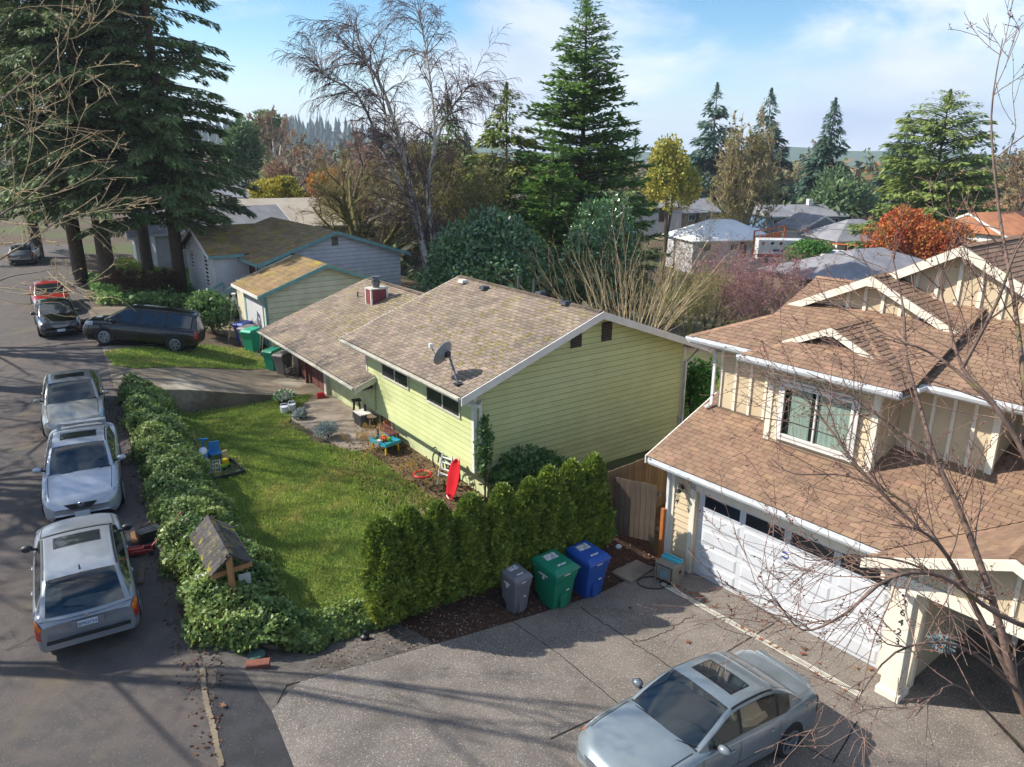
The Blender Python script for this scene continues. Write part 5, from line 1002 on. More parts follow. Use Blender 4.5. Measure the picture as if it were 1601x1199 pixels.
# lawn grass
def inpoly(poly, n, rg):
    A = np.array([p[:2] for p in poly]); lo, hi = A.min(0), A.max(0); out = []
    while sum(map(len, out)) < n:
        q = lo+(hi-lo)*rg.random((n, 2)); ins = np.zeros(len(q), bool); j = len(A)-1
        for i in range(len(A)):
            c = ((A[i, 1] > q[:, 1]) != (A[j, 1] > q[:, 1])) & (q[:, 0] < (A[j, 0]-A[i, 0])*(q[:, 1]-A[i, 1])/(A[j, 1]-A[i, 1]+1e-12)+A[i, 0]); ins ^= c; j = i
        out.append(q[ins])
    return np.vstack(out)[:n]
def grass(name, label, poly, n, size, seed, m='grass'):
    rg = np.random.default_rng(seed); q = inpoly(poly, n, rg); p = np.column_stack([q, Z(q[:, 0], q[:, 1])]); o = leaves(name, p, rg.normal(size=(n, 3))*.55+np.array([0, 0, 1]), size*(.5+rg.random(n)), K[m], None, .22, rg=rg); tag(o, label, 'grass', kind='stuff')
grass('lawn_grass', 'short green lawn grass between ivy hedge and green house', lawn_poly, 110000, .085, 21)
grass('verge_blades', 'strip of green grass between the two driveways', VERGE, 22000, .11, 22)
by = [tuple(gab(9.5, -2)), tuple(gab(16, -2)), tuple(gab(16, 9)), tuple(gab(9.5, 9))]; drape('back_lawn', by, .01, K['lawn_soil'], .5); grass('back_lawn_grass', 'patch of grass in the back garden beyond the green gable', by, 14000, .12, 23)
fy = [tuple(T(185, 432)[:2]), tuple(T(290, 430)[:2]), tuple(T(285, 408)[:2]), tuple(T(190, 408)[:2])]; fy = [(-27.5, 51), (-22.5, 52.5), (-25, 64), (-33, 63)]; grass('fir_lawn_grass', 'patchy lawn beneath the fir trees', fy, 16000, .2, 24)
rg = np.random.default_rng(31); q = inpoly([tuple(rab(-10.2, 5.75)), tuple(rab(-.2, 5.75)), tuple(rab(.2, 7.2)), tuple(rab(-8.2, 7.2))], 2600, rg); p = np.column_stack([q, Z(q[:, 0], q[:, 1])+.01]); tag(leaves('bark_chips', p, rg.normal(size=(2600, 3))*np.array([1, 1, .25]), .05*(.5+rg.random(2600)), mat('chip', h('6b4a36'), h('9a8a78'), 9, .9, rand=.4), None, .5, rg=rg), 'scattered bark chips and pale pebbles in the mulch bed', 'bark chips', kind='stuff')
# ground cover bank by the far drive, planting bed litter
gc = [tuple(st(37.4, .4)), tuple(st(47, .3)), tuple(st(46, 7)), tuple(st(38, 8.2))]; rg = np.random.default_rng(33); q = inpoly(gc, 9000, rg); bmp = .45+.25*np.sin(q[:, 0]*1.7)*np.sin(q[:, 1]*1.3); p = np.column_stack([q, Z(q[:, 0], q[:, 1])+bmp*rg.random(9000)]); tag(leaves('ivy_ground_cover', p, rg.normal(size=(9000, 3)), .22*(.5+rg.random(9000)), K['groundcover'], None, .7, rg=rg, nrm=np.tile([0, 0, 1.5], (9000, 1))), 'bright green ivy ground cover on the bank behind the minivan', 'ground cover', kind='stuff')

# shrubs by the green house
for (px, py, s_, lb) in ((513, 684, .42, 'larger silver leaved shrub at the lawn edge beside the walk'), (470, 655, .28, 'small silver leaved shrub nearer the white flower pots')): leafy('silver_shrub', lb, T(px, py), (s_, s_, s_*.7), 'silver_leaf', int(px), 1300, .09, aspect=.35, branches=3)
for (px, py, hgt, lb) in ((585, 706, 1.0, 'yellow flowering forsythia beside the toy tray'), (560, 690, .7, 'yellow flowering forsythia at the end of the walk'), (655, 752, .9, 'yellow flowering forsythia nearest the red sledge')): bare('forsythia', lb, T(px, py), hgt, int(px), [dict(n=4, spread=.6, kids=5, ratio=.6, rr=.6, up=.0, wob=.15, taper=.5), dict(n=3, spread=.6, kids=3, ratio=.6, rr=.6, wob=.2, taper=.5), dict(n=2, spread=.5, kids=0, ratio=.5, rr=.5, wob=.2)], .012, trunks=9, spread=.6, bark='tan_twig', twig='tan_twig', cat='shrub', bud='forsythia', nbud=420, budsize=.045, len0=.9)
rhd = leafy('ivy_bush', 'dark green ivy bush against the green gable wall', np.array([*gab(1.6, -.75), .45]), (1.35, .65, .85), 'rhodie', 51, 5200, .12, aspect=.8, zc=.85)
cl = leafy('ivy_climber', 'ivy climbing the white downspout at the house corner', np.array([*gab(.22, -.2), .6]), (.28, .16, 1.3), 'rhodie', 52, 700, .1, aspect=.8, zc=1.5, branches=2, nl=14, lump=.35)
leafy('laurel_shrub', 'upright laurel shrub beyond the rear corner of the green house', np.array([*gab(9.9, .6), .4]), (.8, .8, 1.5), 'boxwood', 53, 3200, .14)
leafy('rhododendron', 'rhododendron bush beside the teal railed steps', T(335, 522), (1.35, 1.2, 1.25), 'rhodie', 54, 4200, .2, zc=1.05)
for i, px in enumerate((193, 211, 231, 247, 264, 278)):
    leafy('dead_shrub', f'brown dead conifer shrub, {ords[i]} from the fir trunks in the row', T(px, 466), (.42, .42, .95), 'brown_leaf', 60+i, 900, .16, cat='shrub', group='row of brown dead shrubs', aspect=.35, nl=14, lump=.4, up=.6, branches=2)
# big glossy evergreen behind the green house, smaller companions
def big(px, ytop, D, hw, hgt_frac=1, **k): pass
P = col_at(765, 44); Hh_ = htop(765, 333, 44)-P[2]; leafy('glossy_evergreen', 'large glossy dark evergreen bush behind the ridge of the green house', P, (4.4, 4.0, Hh_*.55), 'camellia', 71, 26000, .25, nl=60, lump=.34, aspect=.5, zc=Hh_*.48)
P = col_at(940, 46); Hh_ = htop(940, 300, 46)-P[2]; leafy('dark_laurel', 'dark laurel clump right of the glossy evergreen', P, (2.6, 2.6, Hh_*.5), 'camellia', 72, 11000, .25, nl=26, aspect=.5, zc=Hh_*.5)
# conifers
def con(name, label, px, ytop, D, hw, lm, seed, **k):
    P = col_at(px, D); conifer(name, label, P, htop(px, ytop, D)-P[2], hw/FPX*D, lm, seed, **k)
for (nm, lb, px, py, D, Ht, rad, sd_, tr) in (('fir_tree', 'tall dark fir tree with bare trunk beside the white house', 285, 462, 46, 30, 4.3, 81, .40), ('fir_tree', 'tall fir with ivy on its trunk behind the ground cover bank', 172, 450, 49, 32, 4.6, 82, .5), ('fir_tree', 'leftmost tall fir tree close to the street', 128, 442, 52, 30, 4.8, 83, .45), ('fir_tree', 'fir tree between the two nearest trunks, set back', 232, 425, 56, 32, 4.6, 180, .42), ('fir_tree', 'fir tree set back behind the ivy trunked fir', 60, 402, 68, 32, 6.0, 84, .45)):
    P = T(px, py); conifer(nm, lb, P, Ht, rad, 'fir', sd_, n=46000, c0=.16, size=.42, droop=.2, rise=.06, nb=300, pw=.36, trunk_r=tr, fall=.42, group='tall firs by the street', aspect=.3)
con('sequoia', 'tall spire shaped sequoia behind the green house', 906, 2, 58, 112, 'sequoia', 85, n=54000, c0=.05, size=.5, droop=-.02, rise=.1, nb=560, pw=.72, fall=-.05, aspect=.36, jag=.38)
con('gold_cedar', 'golden tipped cedar left of the sequoia', 792, 136, 63, 84, 'gold_cedar', 86, n=20000, c0=.05, size=.7, droop=.2, rise=.25, nb=150, pw=.6, fall=.35)
con('dark_cedar', 'dark drooping cedar behind the birch', 705, 153, 70, 84, 'pine', 87, n=16000, c0=.05, size=.8, droop=.5, nb=130, pw=.6, fall=.6)
con('sequoia', 'young sequoia in front of the tall spire shaped one', 862, 205, 52, 70, 'sequoia', 95, n=16000, c0=.05, size=.5, droop=-.05, rise=.12, nb=120, pw=.7, fall=-.1)
con('fir_tree', 'small dark fir right of the sequoia', 985, 205, 66, 42, 'fir', 88, n=6000, c0=.04, size=.55, nb=110); con('fir_tree', 'narrow dark fir between sequoia and bare shrub', 958, 178, 72, 34, 'fir', 89, n=5000, c0=.04, size=.55, nb=100)
con('spruce_tree', 'dark pointed fir left of the bare willow like tree', 1101, 136, 140, 62, 'spruce', 90, n=12000, c0=.05, size=1.4, nb=150, droop=.3); con('spruce_tree', 'dark pointed fir peeping over the bare willow like tree', 1181, 144, 145, 58, 'spruce', 91, n=12000, c0=.05, size=1.4, nb=150, droop=.3)
con('spruce_tree', 'blue green spruce in the middle of the valley', 1277, 158, 128, 52, 'spruce', 92, n=12000, c0=.05, size=1.3, nb=160); con('spruce_tree', 'dark fir behind the large cedar', 1388, 180, 130, 56, 'spruce', 93, n=11000, c0=.05, size=1.3, nb=140)
con('cedar_tree', 'large broad yellow green cedar behind the red leaved trees', 1444, 146, 84, 104, 'cedar', 94, n=30000, c0=.03, size=.8, droop=.25, rise=.45, nb=320, pw=.42, fall=.2, jag=.25); con('spruce_tree', 'small dark fir at the far right skyline', 1548, 210, 150, 42, 'spruce', 96, n=3500, c0=.05, size=1.1, nb=80)
P = col_at(1306, 122); leafy('pine_tree', 'rounded dark pine beside the blue green spruce', P, (5.2, 5.2, 6.4), 'pine', 97, 7000, 1.0, cat='tree', trunk=1, aspect=.35, nl=30)
P = col_at(395, 105); leafy('pine_tree', 'grey green pine beyond the far roofs', P, (2.4, 2.4, 5.2), 'pine', 98, 5000, .7, cat='tree', trunk=3, aspect=.35); con('cedar_tree', 'small bright green cedar beyond the far roofs', 432, 235, 95, 22, 'cedar', 99, n=3000, c0=.02, size=.6, nb=80, pw=.6)
P = col_at(432, 150); leafy('pine_tree', 'dark pine on the skyline left of the red bare birch', P, (3.4, 3.4, 4.4), 'fir', 131, 3500, .9, cat='tree', trunk=6, aspect=.4)
# coloured broadleaf trees of the valley
for (px, yt, D, hw, lm, nm, lb, sd_, yb) in ((1408, 321, 72, 52, 'red_leaf', 'red_tree', 'larger orange red leaved tree before the cedar', 101, 425), (1470, 338, 69, 44, 'red_leaf', 'red_tree', 'smaller orange red leaved tree behind the big gable', 102, 430), (1038, 216, 100, 46, 'yellow_leaf', 'yellow_tree', 'yellow leaved tree behind the sequoia', 103, 360), (520, 268, 80, 36, 'orange_leaf', 'orange_shrub', 'orange leaved shrub below the birch', 104, 335), (445, 278, 78, 44, 'yellow_leaf', 'olive_shrub', 'yellow green shrub behind the far roofs', 105, 330), (1265, 376, 86, 40, 'boxwood', 'clipped_shrub', 'bright green rounded clipped shrub by the white truck', 106, 413), (1515, 360, 92, 16, 'yellow_leaf', 'yellow_shrub', 'small bright yellow shrub near the orange tiled roof', 107, 380), (1202, 362, 118, 10, 'boxwood', 'clipped_shrub', 'small clipped bush before the blue house', 108, 374), (1226, 358, 112, 10, 'boxwood', 'clipped_shrub', 'squarish clipped hedge bush beside the white gable', 109, 380), (1290, 347, 118, 9, 'boxwood', 'clipped_shrub', 'small clipped bush at the right end of the blue house', 110, 360), (1258, 312, 150, 16, 'orange_leaf', 'orange_shrub', 'rusty orange shrub above the blue house', 111, 332)):
    P = col_at(px, D); zt = htop(px, yt, D); zb = max(P[2], D3(px, yb, D)[2]); r_ = hw/FPX*D; hh_ = (zt-zb)/2; leafy(nm, lb, P, (r_, r_, hh_), lm, sd_, 11000 if hw > 30 else 2200, .012*D*(.45 if hw < 30 else .3), cat='tree' if 'tree' in nm else 'shrub', zc=(zt+zb)/2-P[2], aspect=.7, nl=34, lump=.38)
# bare trees
def bt(name, label, px, ytop, D, seed, hw=1, **k):
    P = col_at(px, D); return bare(name, label, P, htop(px, ytop, D)-P[2], seed, k.pop('prm', PT4), k.pop('r0', .28), minr=D*.00022, **k)
bt('bare_tree', 'mossy bare tree left of the white birch trunks', 575, 165, 62, 201, trunks=3, spread=.35, bark='moss_bark', twig='olive_twig', bud='moss_leaf', nbud=1500, budsize=.16)
bt('bare_tree', 'brown bare tree behind the white house gable', 540, 190, 72, 202, trunks=2, spread=.3, bark='grey_bark', twig='red_twig', bud='maple_bud', nbud=1500, budsize=.2)
bt('bare_tree', 'brown bare tree right of the white birch trunks', 690, 190, 66, 203, trunks=2, spread=.3, bark='grey_bark', twig='olive_twig', bud='moss_leaf', nbud=1800, budsize=.18)
bt('bare_tree', 'tall brown bare tree behind the beige roof', 490, 205, 86, 271, trunks=2, spread=.3, bark='grey_bark', twig='red_twig', bud='maple_bud', nbud=2500, budsize=.25)
bt('bare_tree', 'olive bare tree between birch and golden cedar', 745, 225, 60, 272, trunks=3, spread=.35, bark='moss_bark', twig='olive_twig', bud='moss_leaf', nbud=2500, budsize=.18)
bt('bare_tree', 'brown bare tree just left of the mossy bare tree', 610, 215, 75, 273, trunks=3, spread=.35, bark='grey_bark', twig='red_twig', bud='maple_bud', nbud=2500, budsize=.2)
bt('bare_birch', 'reddish bare birch on the far skyline', 450, 170, 110, 204, bark='birch_bark', twig='red_twig', bud='maple_bud', nbud=1500, budsize=.3)
bt('bare_willow', 'broad olive brown bare tree in front of two dark firs', 1150, 170, 105, 205, trunks=6, spread=.2, bark='moss_bark', twig='tan_twig', bud='moss_leaf', nbud=4200, budsize=.42, r0=.3, wide=.62)
bt('bare_tree', 'pale bare tree between spruce and willow like tree', 1240, 215, 150, 206, bark='grey_bark', twig='tan_twig', bud='maple_bud', nbud=1000, budsize=.4)
for k, (px, yt, D) in enumerate(((1545, 232, 95), (1590, 250, 100))): bt('bare_tree', ('brown bare tree at the far right beyond the roofs', 'bare tree cut by the right picture edge beyond the roofs')[k], px, yt, D, 207+k, bark='grey_bark', twig='tan_twig', bud='maple_bud', nbud=2500, budsize=.4)
bt('bare_tree', 'grey bare tree beside the rounded dark pine', 1325, 300, 118, 210, bark='grey_bark', twig='tan_twig', bud='maple_bud', nbud=1600, budsize=.35, trunks=3)
# bare many stemmed shrub behind the green gable; pink twiggy shrubs
PS = [dict(n=7, spread=.3, kids=8, ratio=.4, rr=.55, up=.02, wob=.05, taper=.3, **{'from': .35}), dict(n=4, spread=.4, kids=4, ratio=.5, rr=.6, up=.05, wob=.1, taper=.5), dict(n=3, spread=.4, kids=0, ratio=.5, rr=.5, up=.04, wob=.12)]
P = np.array([*D3(985, 470, 33)[:2], .2]); bare('stem_shrub', 'pale bare many stemmed shrub rising behind the green gable', P, 8.9, 211, PS, .04, trunks=34, spread=.42, bark='tan_twig', twig='tan_twig', cat='shrub', thr=.02, len0=.95)
for k, (px, yt, D, hw, sd_) in enumerate(((1120, 372, 45, 55, 221), (1172, 358, 48, 60, 222), (1222, 378, 44, 45, 223), (1090, 405, 40, 40, 224), (1060, 318, 56, 40, 225))):
    P = col_at(px, D); bare('twiggy_shrub', ('pink budded twiggy shrub nearest the bare stems', 'largest pink budded twiggy shrub between the two houses', 'pink budded twiggy shrub beside the tan hip roof', 'olive twiggy shrub low behind the green gable corner', 'brown twiggy shrub behind the many stemmed shrub')[k], P, htop(px, yt, D)-P[2], sd_, PT4, .06, trunks=6, spread=.55, bark='moss_bark', twig=('red_twig', 'red_twig', 'red_twig', 'olive_twig', 'tan_twig')[k], cat='shrub', bud=('pink_bloom', 'pink_bloom', 'pink_bloom', 'moss_leaf', 'maple_bud')[k], nbud=2600, budsize=.10, len0=.55)
P = col_at(1325, 60); bare('twiggy_shrub', 'yellow green twiggy shrub behind the middle gable', P, htop(1325, 415, 60)-P[2], 226, PT4, .05, trunks=6, spread=.5, bark='moss_bark', twig='olive_twig', cat='shrub', bud='yellow_leaf', nbud=1200, budsize=.14, len0=.55)
# white birch with drooping twigs: limbs laid through the picture at its own distance
def limbs_tree(name, label, lims, seed, bark, twig, prm, ntw, tl, tr, bud=None, nbud=0, budsize=.05, cat='tree', outer=.25, thin=.03, twg=(0, 0, 0), group=None, base=None, sub=4, budaspect=.7):
    rg = np.random.default_rng(seed); S = []
    for (pts, r0, r1) in lims: S += limb([q if isinstance(q, np.ndarray) else D3(*q) for q in pts], r0, r1, sub)
    S = np.array(S); b0 = np.array(base) if base is not None else np.array([S[0, 0], S[0, 1], Zf(S[0])]); t = thing(name, label, cat, tuple(map(float, b0)), 0, group); sub_ = []; tips = []
    i = rg.choice(len(S), ntw, p=(1/np.sqrt(S[:, 6]+.004))/np.sum(1/np.sqrt(S[:, 6]+.004)))
    for j in i:
        d = unit(S[j, 3:6]-S[j, :3]); ax = unit(np.cross(d, rg.normal(size=3))); sp = .5+.5*rg.random(); nd = unit(d*math.cos(sp)+ax*math.sin(sp)+np.array(twg)); grow(rg, S[j, :3]+(S[j, 3:6]-S[j, :3])*rg.random(), nd, tl*(.5+rg.random()), min(tr, S[j, 6]*.6), 0, prm, sub_, tips)
    off = np.array([*b0, *b0, 0, 0]); sticks('trunk', S-off, K[bark], t, 7); Q = np.array(sub_)-off; Q[:, 6:] = np.maximum(Q[:, 6:], np.linalg.norm(b0-CO)*.00021); sticks('twigs', Q, K[twig], t, 4 if cat == 'tree' and thin > .02 else 3)
    if bud: k = rg.integers(0, len(Q), nbud); f = rg.random((nbud, 1)); leaves('buds', Q[k, :3]*(1-f)+Q[k, 3:6]*f, unit(Q[k, 3:6]-Q[k, :3])*.6+rg.normal(size=(nbud, 3))*.7, budsize*(.6+.8*rg.random(nbud)), K[bud], t, budaspect, rg=rg)
    return t
PD = [dict(n=5, spread=.5, kids=7, ratio=.55, rr=.6, up=-.06, wob=.09, taper=.4, **{'from': .15}), dict(n=5, spread=.5, kids=5, ratio=.6, rr=.6, up=-.16, wob=.08, taper=.5, **{'from': .1}), dict(n=4, spread=.3, kids=0, ratio=.5, rr=.5, up=-.22, wob=.06)]
Db = 54
limbs_tree('birch_tree', 'white barked birch with drooping bare twigs behind the white house', [([(672, 470, Db), (664, 400, Db), (648, 320, Db), (625, 220, Db), (598, 140, Db), (570, 95, Db), (530, 70, Db)], .30, .04), ([(676, 470, Db), (678, 380, Db), (668, 300, Db), (680, 220, Db-1), (672, 120, Db-1), (655, 15, Db-1)], .26, .03), ([(660, 390, Db), (645, 330, Db+1), (600, 240, Db+1), (560, 150, Db+1), (510, 120, Db+1), (495, 100, Db+1)], .18, .03), ([(668, 290, Db), (690, 200, Db+1), (720, 150, Db+1), (740, 130, Db+1)], .12, .03), ([(640, 280, Db), (610, 200, Db-1), (560, 60, Db-1), (550, 40, Db-1)], .12, .025)], 231, 'birch_bark', 'birch_twig', PD, 230, 2.6, .05, bud='maple_bud', nbud=2500, budsize=.09, thin=.01, sub=3)

# cherry tree at the right edge: budded bare branches over the tan house
PC = [dict(n=6, spread=.65, kids=3.2, ratio=.6, rr=.7, up=.03, wob=.09, taper=.5, **{'from': .15}), dict(n=5, spread=.65, kids=2.2, ratio=.55, rr=.7, up=.0, wob=.11, taper=.5, **{'from': .15}), dict(n=4, spread=.6, kids=0, ratio=.5, rr=.6, wob=.12, taper=.6)]
limbs_tree('cherry_tree', 'bare budding cherry tree with mossy limbs in front of the tan house', [
    ([(1720, 1500, 7.6), (1650, 1230, 7.6), (1590, 1080, 7.6), (1552, 940, 7.7), (1505, 810, 7.9), (1462, 715, 8.1), (1440, 640, 8.3), (1418, 560, 8.5), (1412, 480, 8.7), (1395, 400, 8.9)], .052, .008), ([(1590, 1080, 7.6), (1530, 960, 7.8), (1480, 868, 7.6), (1440, 830, 7.5), (1395, 820, 7.5)], .036, .007), ([(1700, 1300, 7.4), (1660, 1000, 7.2), (1620, 760, 7.1), (1560, 640, 7.2), (1505, 575, 7.4), (1480, 490, 7.6), (1465, 430, 7.8)], .04, .007),
    ([(1462, 715, 8.1), (1395, 665, 8.3), (1330, 615, 8.5), (1262, 582, 8.7)], .022, .004), ([(1440, 830, 7.5), (1350, 740, 7.6), (1290, 660, 7.8), (1240, 600, 8)], .02, .004), ([(1660, 1000, 7.2), (1560, 960, 7.0), (1470, 900, 6.9), (1390, 905, 6.8), (1320, 960, 6.8), (1255, 985, 6.8), (1210, 932, 6.8)], .028, .004), ([(1480, 868, 7.6), (1420, 790, 7.9), (1330, 745, 8.1), (1240, 740, 8.3), (1205, 715, 8.4)], .018, .004),
    ([(1620, 760, 7.1), (1590, 500, 7.4), (1562, 330, 7.8), (1550, 180, 8), (1568, 60, 8.2)], .026, .004), ([(1560, 640, 7.2), (1470, 560, 7.6), (1380, 520, 8), (1300, 470, 8.3)], .02, .004), ([(1590, 1080, 7.6), (1500, 1010, 7.1), (1400, 1020, 6.9), (1330, 1110, 6.7)], .02, .004), ([(1650, 1230, 7.6), (1560, 1130, 7), (1490, 1070, 6.7), (1430, 1120, 6.5)], .02, .004), ([(1552, 940, 7.7), (1420, 880, 7.3), (1330, 870, 7.3), (1268, 876, 7.3), (1232, 860, 7.3)], .014, .003),
    ([(1505, 575, 7.4), (1560, 470, 7.2), (1590, 390, 7.1), (1640, 330, 7)], .02, .004)], 241, 'cherry_bark', 'twig', PC, 170, .85, .007, bud='bud', nbud=4200, budsize=.02, thin=.03, base=(7.2, 5.6, .4), budaspect=.8)
# street maple at the left edge: budded twigs reaching into view, trunk beyond the picture
def WP(*a): return np.array(a, float)
limbs_tree('street_maple', 'bare budding maple reaching in from the left edge over the street', [
    ([WP(-16, 12, 1.2), WP(-15.6, 12.2, 4.5), WP(-15, 12.6, 8), WP(-14.5, 13, 12), WP(-14, 13.2, 16)], .17, .04), ([WP(-15.6, 12.2, 4.5), (D3(-120, 420, 13)), (D3(-20, 350, 12.5)), (D3(55, 300, 12.2)), (D3(118, 255, 12))], .036, .004), ([WP(-15.3, 12.4, 6), (D3(-100, 250, 13)), (D3(0, 160, 12.6)), (D3(70, 95, 12.3)), (D3(110, 50, 12))], .036, .004), ([WP(-15.3, 12.4, 6), (D3(-120, 330, 13)), (D3(-10, 260, 12.5)), (D3(60, 180, 12.2)), (D3(100, 120, 12))], .03, .004), ([WP(-15.6, 12.2, 4.2), (D3(-90, 450, 13)), (D3(0, 405, 12.3)), (D3(70, 360, 12)), (D3(105, 330, 12))], .026, .004), ([WP(-15, 12.6, 8), (D3(-110, 120, 13)), (D3(-20, 60, 12.5)), (D3(40, 0, 12.2))], .03, .004), ([WP(-15.6, 12.2, 4.0), (D3(-90, 500, 12.6)), (D3(-5, 440, 12)), (D3(60, 425, 11.8)), (D3(100, 418, 11.6))], .022, .004),
    ([WP(-15, 12.6, 8), WP(-14.6, 10, 11), WP(-13.8, 8, 14)], .045, .012), ([WP(-15, 12.6, 8), WP(-16, 15, 11), WP(-16.5, 18, 14)], .045, .012), ([WP(-14.5, 13, 12), WP(-13, 14, 14), WP(-12, 15, 16.5)], .04, .012), ([WP(-14.5, 13, 12), WP(-16, 11.5, 15), WP(-17, 11, 17)], .04, .012)], 242, 'grey_bark', 'tan_twig', PC[:2]+[dict(PC[2], kids=0)], 62, 1.4, .008, bud='maple_bud', nbud=1500, budsize=.045, base=(-16, 12, 1.3), thin=.03)
# further bare street trees beyond the left picture edge, whose shade dapples street, lawn and roof
for k, (x, y, Ht, sd_) in enumerate(((-21.5, 19.5, 17, 251), (-24.0, 27.5, 19, 252), (-29.5, 33.5, 19, 254))):
    bare('street_tree', ('bare street tree across from the silver cars', 'bare street tree across from the old driveway', 'bare street tree across from the minivan')[k], (x, y, Zf((x, y))), Ht, sd_, PT4, .3, trunks=2, spread=.2, bark='grey_bark', twig='twig', group='bare street trees across the road', bud='maple_bud', nbud=1800, budsize=.13, len0=.5)
for k, (x, y, Ht, rad) in enumerate(()):
    conifer('fir_tree', ('fir tree across the street from the ivy hedge', 'fir tree across the street behind the bare maple')[k], (x, y, Zf((x, y))), Ht, rad, 'fir', 261+k, n=9000, c0=.15, size=.6, droop=.5, nb=120, pw=.6, fall=.7, group='tall firs by the street')
# distant wooded skyline: one mass
rg = np.random.default_rng(300); PA = []; AA = []; SS = []
def far_tree(x, y, z, H_, R_, n, cone):
    n = n*3; u = rg.random(n)**(1.5 if cone else 1); az = rg.random(n)*6.283; r_ = R_*((1-u)**.8 if cone else np.sqrt(np.clip(1-(2*u-1)**2, 0, 1)))*(.6+.5*rg.random(n)); p = np.stack([x+np.cos(az)*r_, y+np.sin(az)*r_, z+u*H_], 1); PA.append(p); AA.append(np.stack([np.cos(az), np.sin(az), np.full(n, -.3 if cone else .3)], 1)+rg.normal(size=(n, 3))*.4); SS.append(R_*((.2+.45*(1-u)) if cone else np.full(n, .26)))
def far_wood(name, label, specs, m):
    PA.clear(); AA.clear(); SS.clear()
    for a in specs: far_tree(*a)
    P = np.vstack(PA); o = leaves(name, P, np.vstack(AA), np.concatenate(SS)*(.6+.7*rg.random(len(P))), K[m], None, .55, rg=rg); tag(o, label, 'woods', kind='stuff')
leafm('far_green', '55683f', '6a7350', .02, .9, lf=0, rd=.25); leafm('far_brown', '8d7a62', '77684f', .02, .9, lf=0, rd=.25); leafm('far_rust', '8f6a4c', 'a08256', .02, .9, lf=0, rd=.25)
sp = {'far_green': [], 'far_brown': [], 'far_rust': []}
for i in range(520):
    px = rg.uniform(-60, 1660) if i < 330 else rg.uniform(930, 1660); D = rg.uniform(130, 330) if i < 330 else rg.uniform(150, 240)
    if px < 560 and D < 150: D += 60
    P = col_at(px, D); k = rg.choice(['far_green', 'far_green', 'far_brown', 'far_brown', 'far_rust']); cone = k == 'far_green' and rg.random() < .6
    Ht = rg.uniform(10, 20) if cone else rg.uniform(8, 15)
    Ht = min(Ht, max(4, htop(px, rg.uniform(200, 235) if cone else rg.uniform(218, 262), D)-P[2])); sp[k].append((P[0], P[1], P[2]-.5, Ht, Ht*(.24 if cone else .5), 60, cone))
far_wood('far_woods', 'mixed green woods filling the far side of the valley', sp['far_green'], 'far_green'); far_wood('bare_woods', 'brown bare woods among the far houses of the valley', sp['far_brown'], 'far_brown'); far_wood('rusty_woods', 'rust coloured trees scattered over the far valley', sp['far_rust'], 'far_rust')
# far ridge with conifer skyline
rid = []; V_ = []; F_ = []
def ridge(D, y_of, n=160, x0=-200, x1=1800):
    Q = []
    for i in range(n):
        px = x0+(x1-x0)*i/(n-1); t_ = D3(px, y_of(px), D); Q.append((t_[0], t_[1], t_[2]))
    return np.array(Q)
yo = lambda px: 236-34*math.exp(-((px-440)/190)**2)-14*math.exp(-((px-60)/300)**2)-4*math.sin(px/90)-3*math.sin(px/37)
Q = ridge(900, yo); Qb = Q.copy(); Qb[:, 2] = -12; Qn = Q*np.array([.82, .82, 0])+np.array([0, 0, -10]); o = MB().grid(np.array([Qn, Q, Q*np.array([1.25, 1.25, 1])-np.array([0, 0, 30])])).build('hills', mat('hill', h('4d6154'), h('55685a'), .01, .95), smooth=True); o['kind'] = 'structure'
sp = []
for i in range(420):
    f = rg.random(); px = rg.normal(430, 95); zt = D3(px, yo(px), 900); q = 1-rg.random()**2*.16; hh_ = rg.uniform(14, 30); sp.append((zt[0]*q, zt[1]*q, zt[2]*(1-(1-q)*4.2)-9, hh_, hh_*.2, 26, True))
leafm('ridge_green', '3f5448', '4a5f52', .004, .95, lf=0, rd=.2); b_ = MB()
for (x, y, z_, hh_, rr_, n_, c_) in sp:
    for (q0, q1, rf_) in ((0, .55, 1), (.3, .8, .72), (.6, 1.0, .45)):
        k_ = len(b_.v); b_.v += [(x+math.cos(a)*rr_*rf_*rg.uniform(.7, 1.2), y+math.sin(a)*rr_*rf_*rg.uniform(.7, 1.2), z_+hh_*q0) for a in np.arange(6)*1.047]+[(x, y, z_+hh_*q1)]; b_.f += [(k_+i, k_+(i+1) % 6, k_+6) for i in range(6)]
tag(b_.build('ridge_forest', K['ridge_green']), 'blue green conifer forest on the distant ridge', 'woods', kind='stuff')
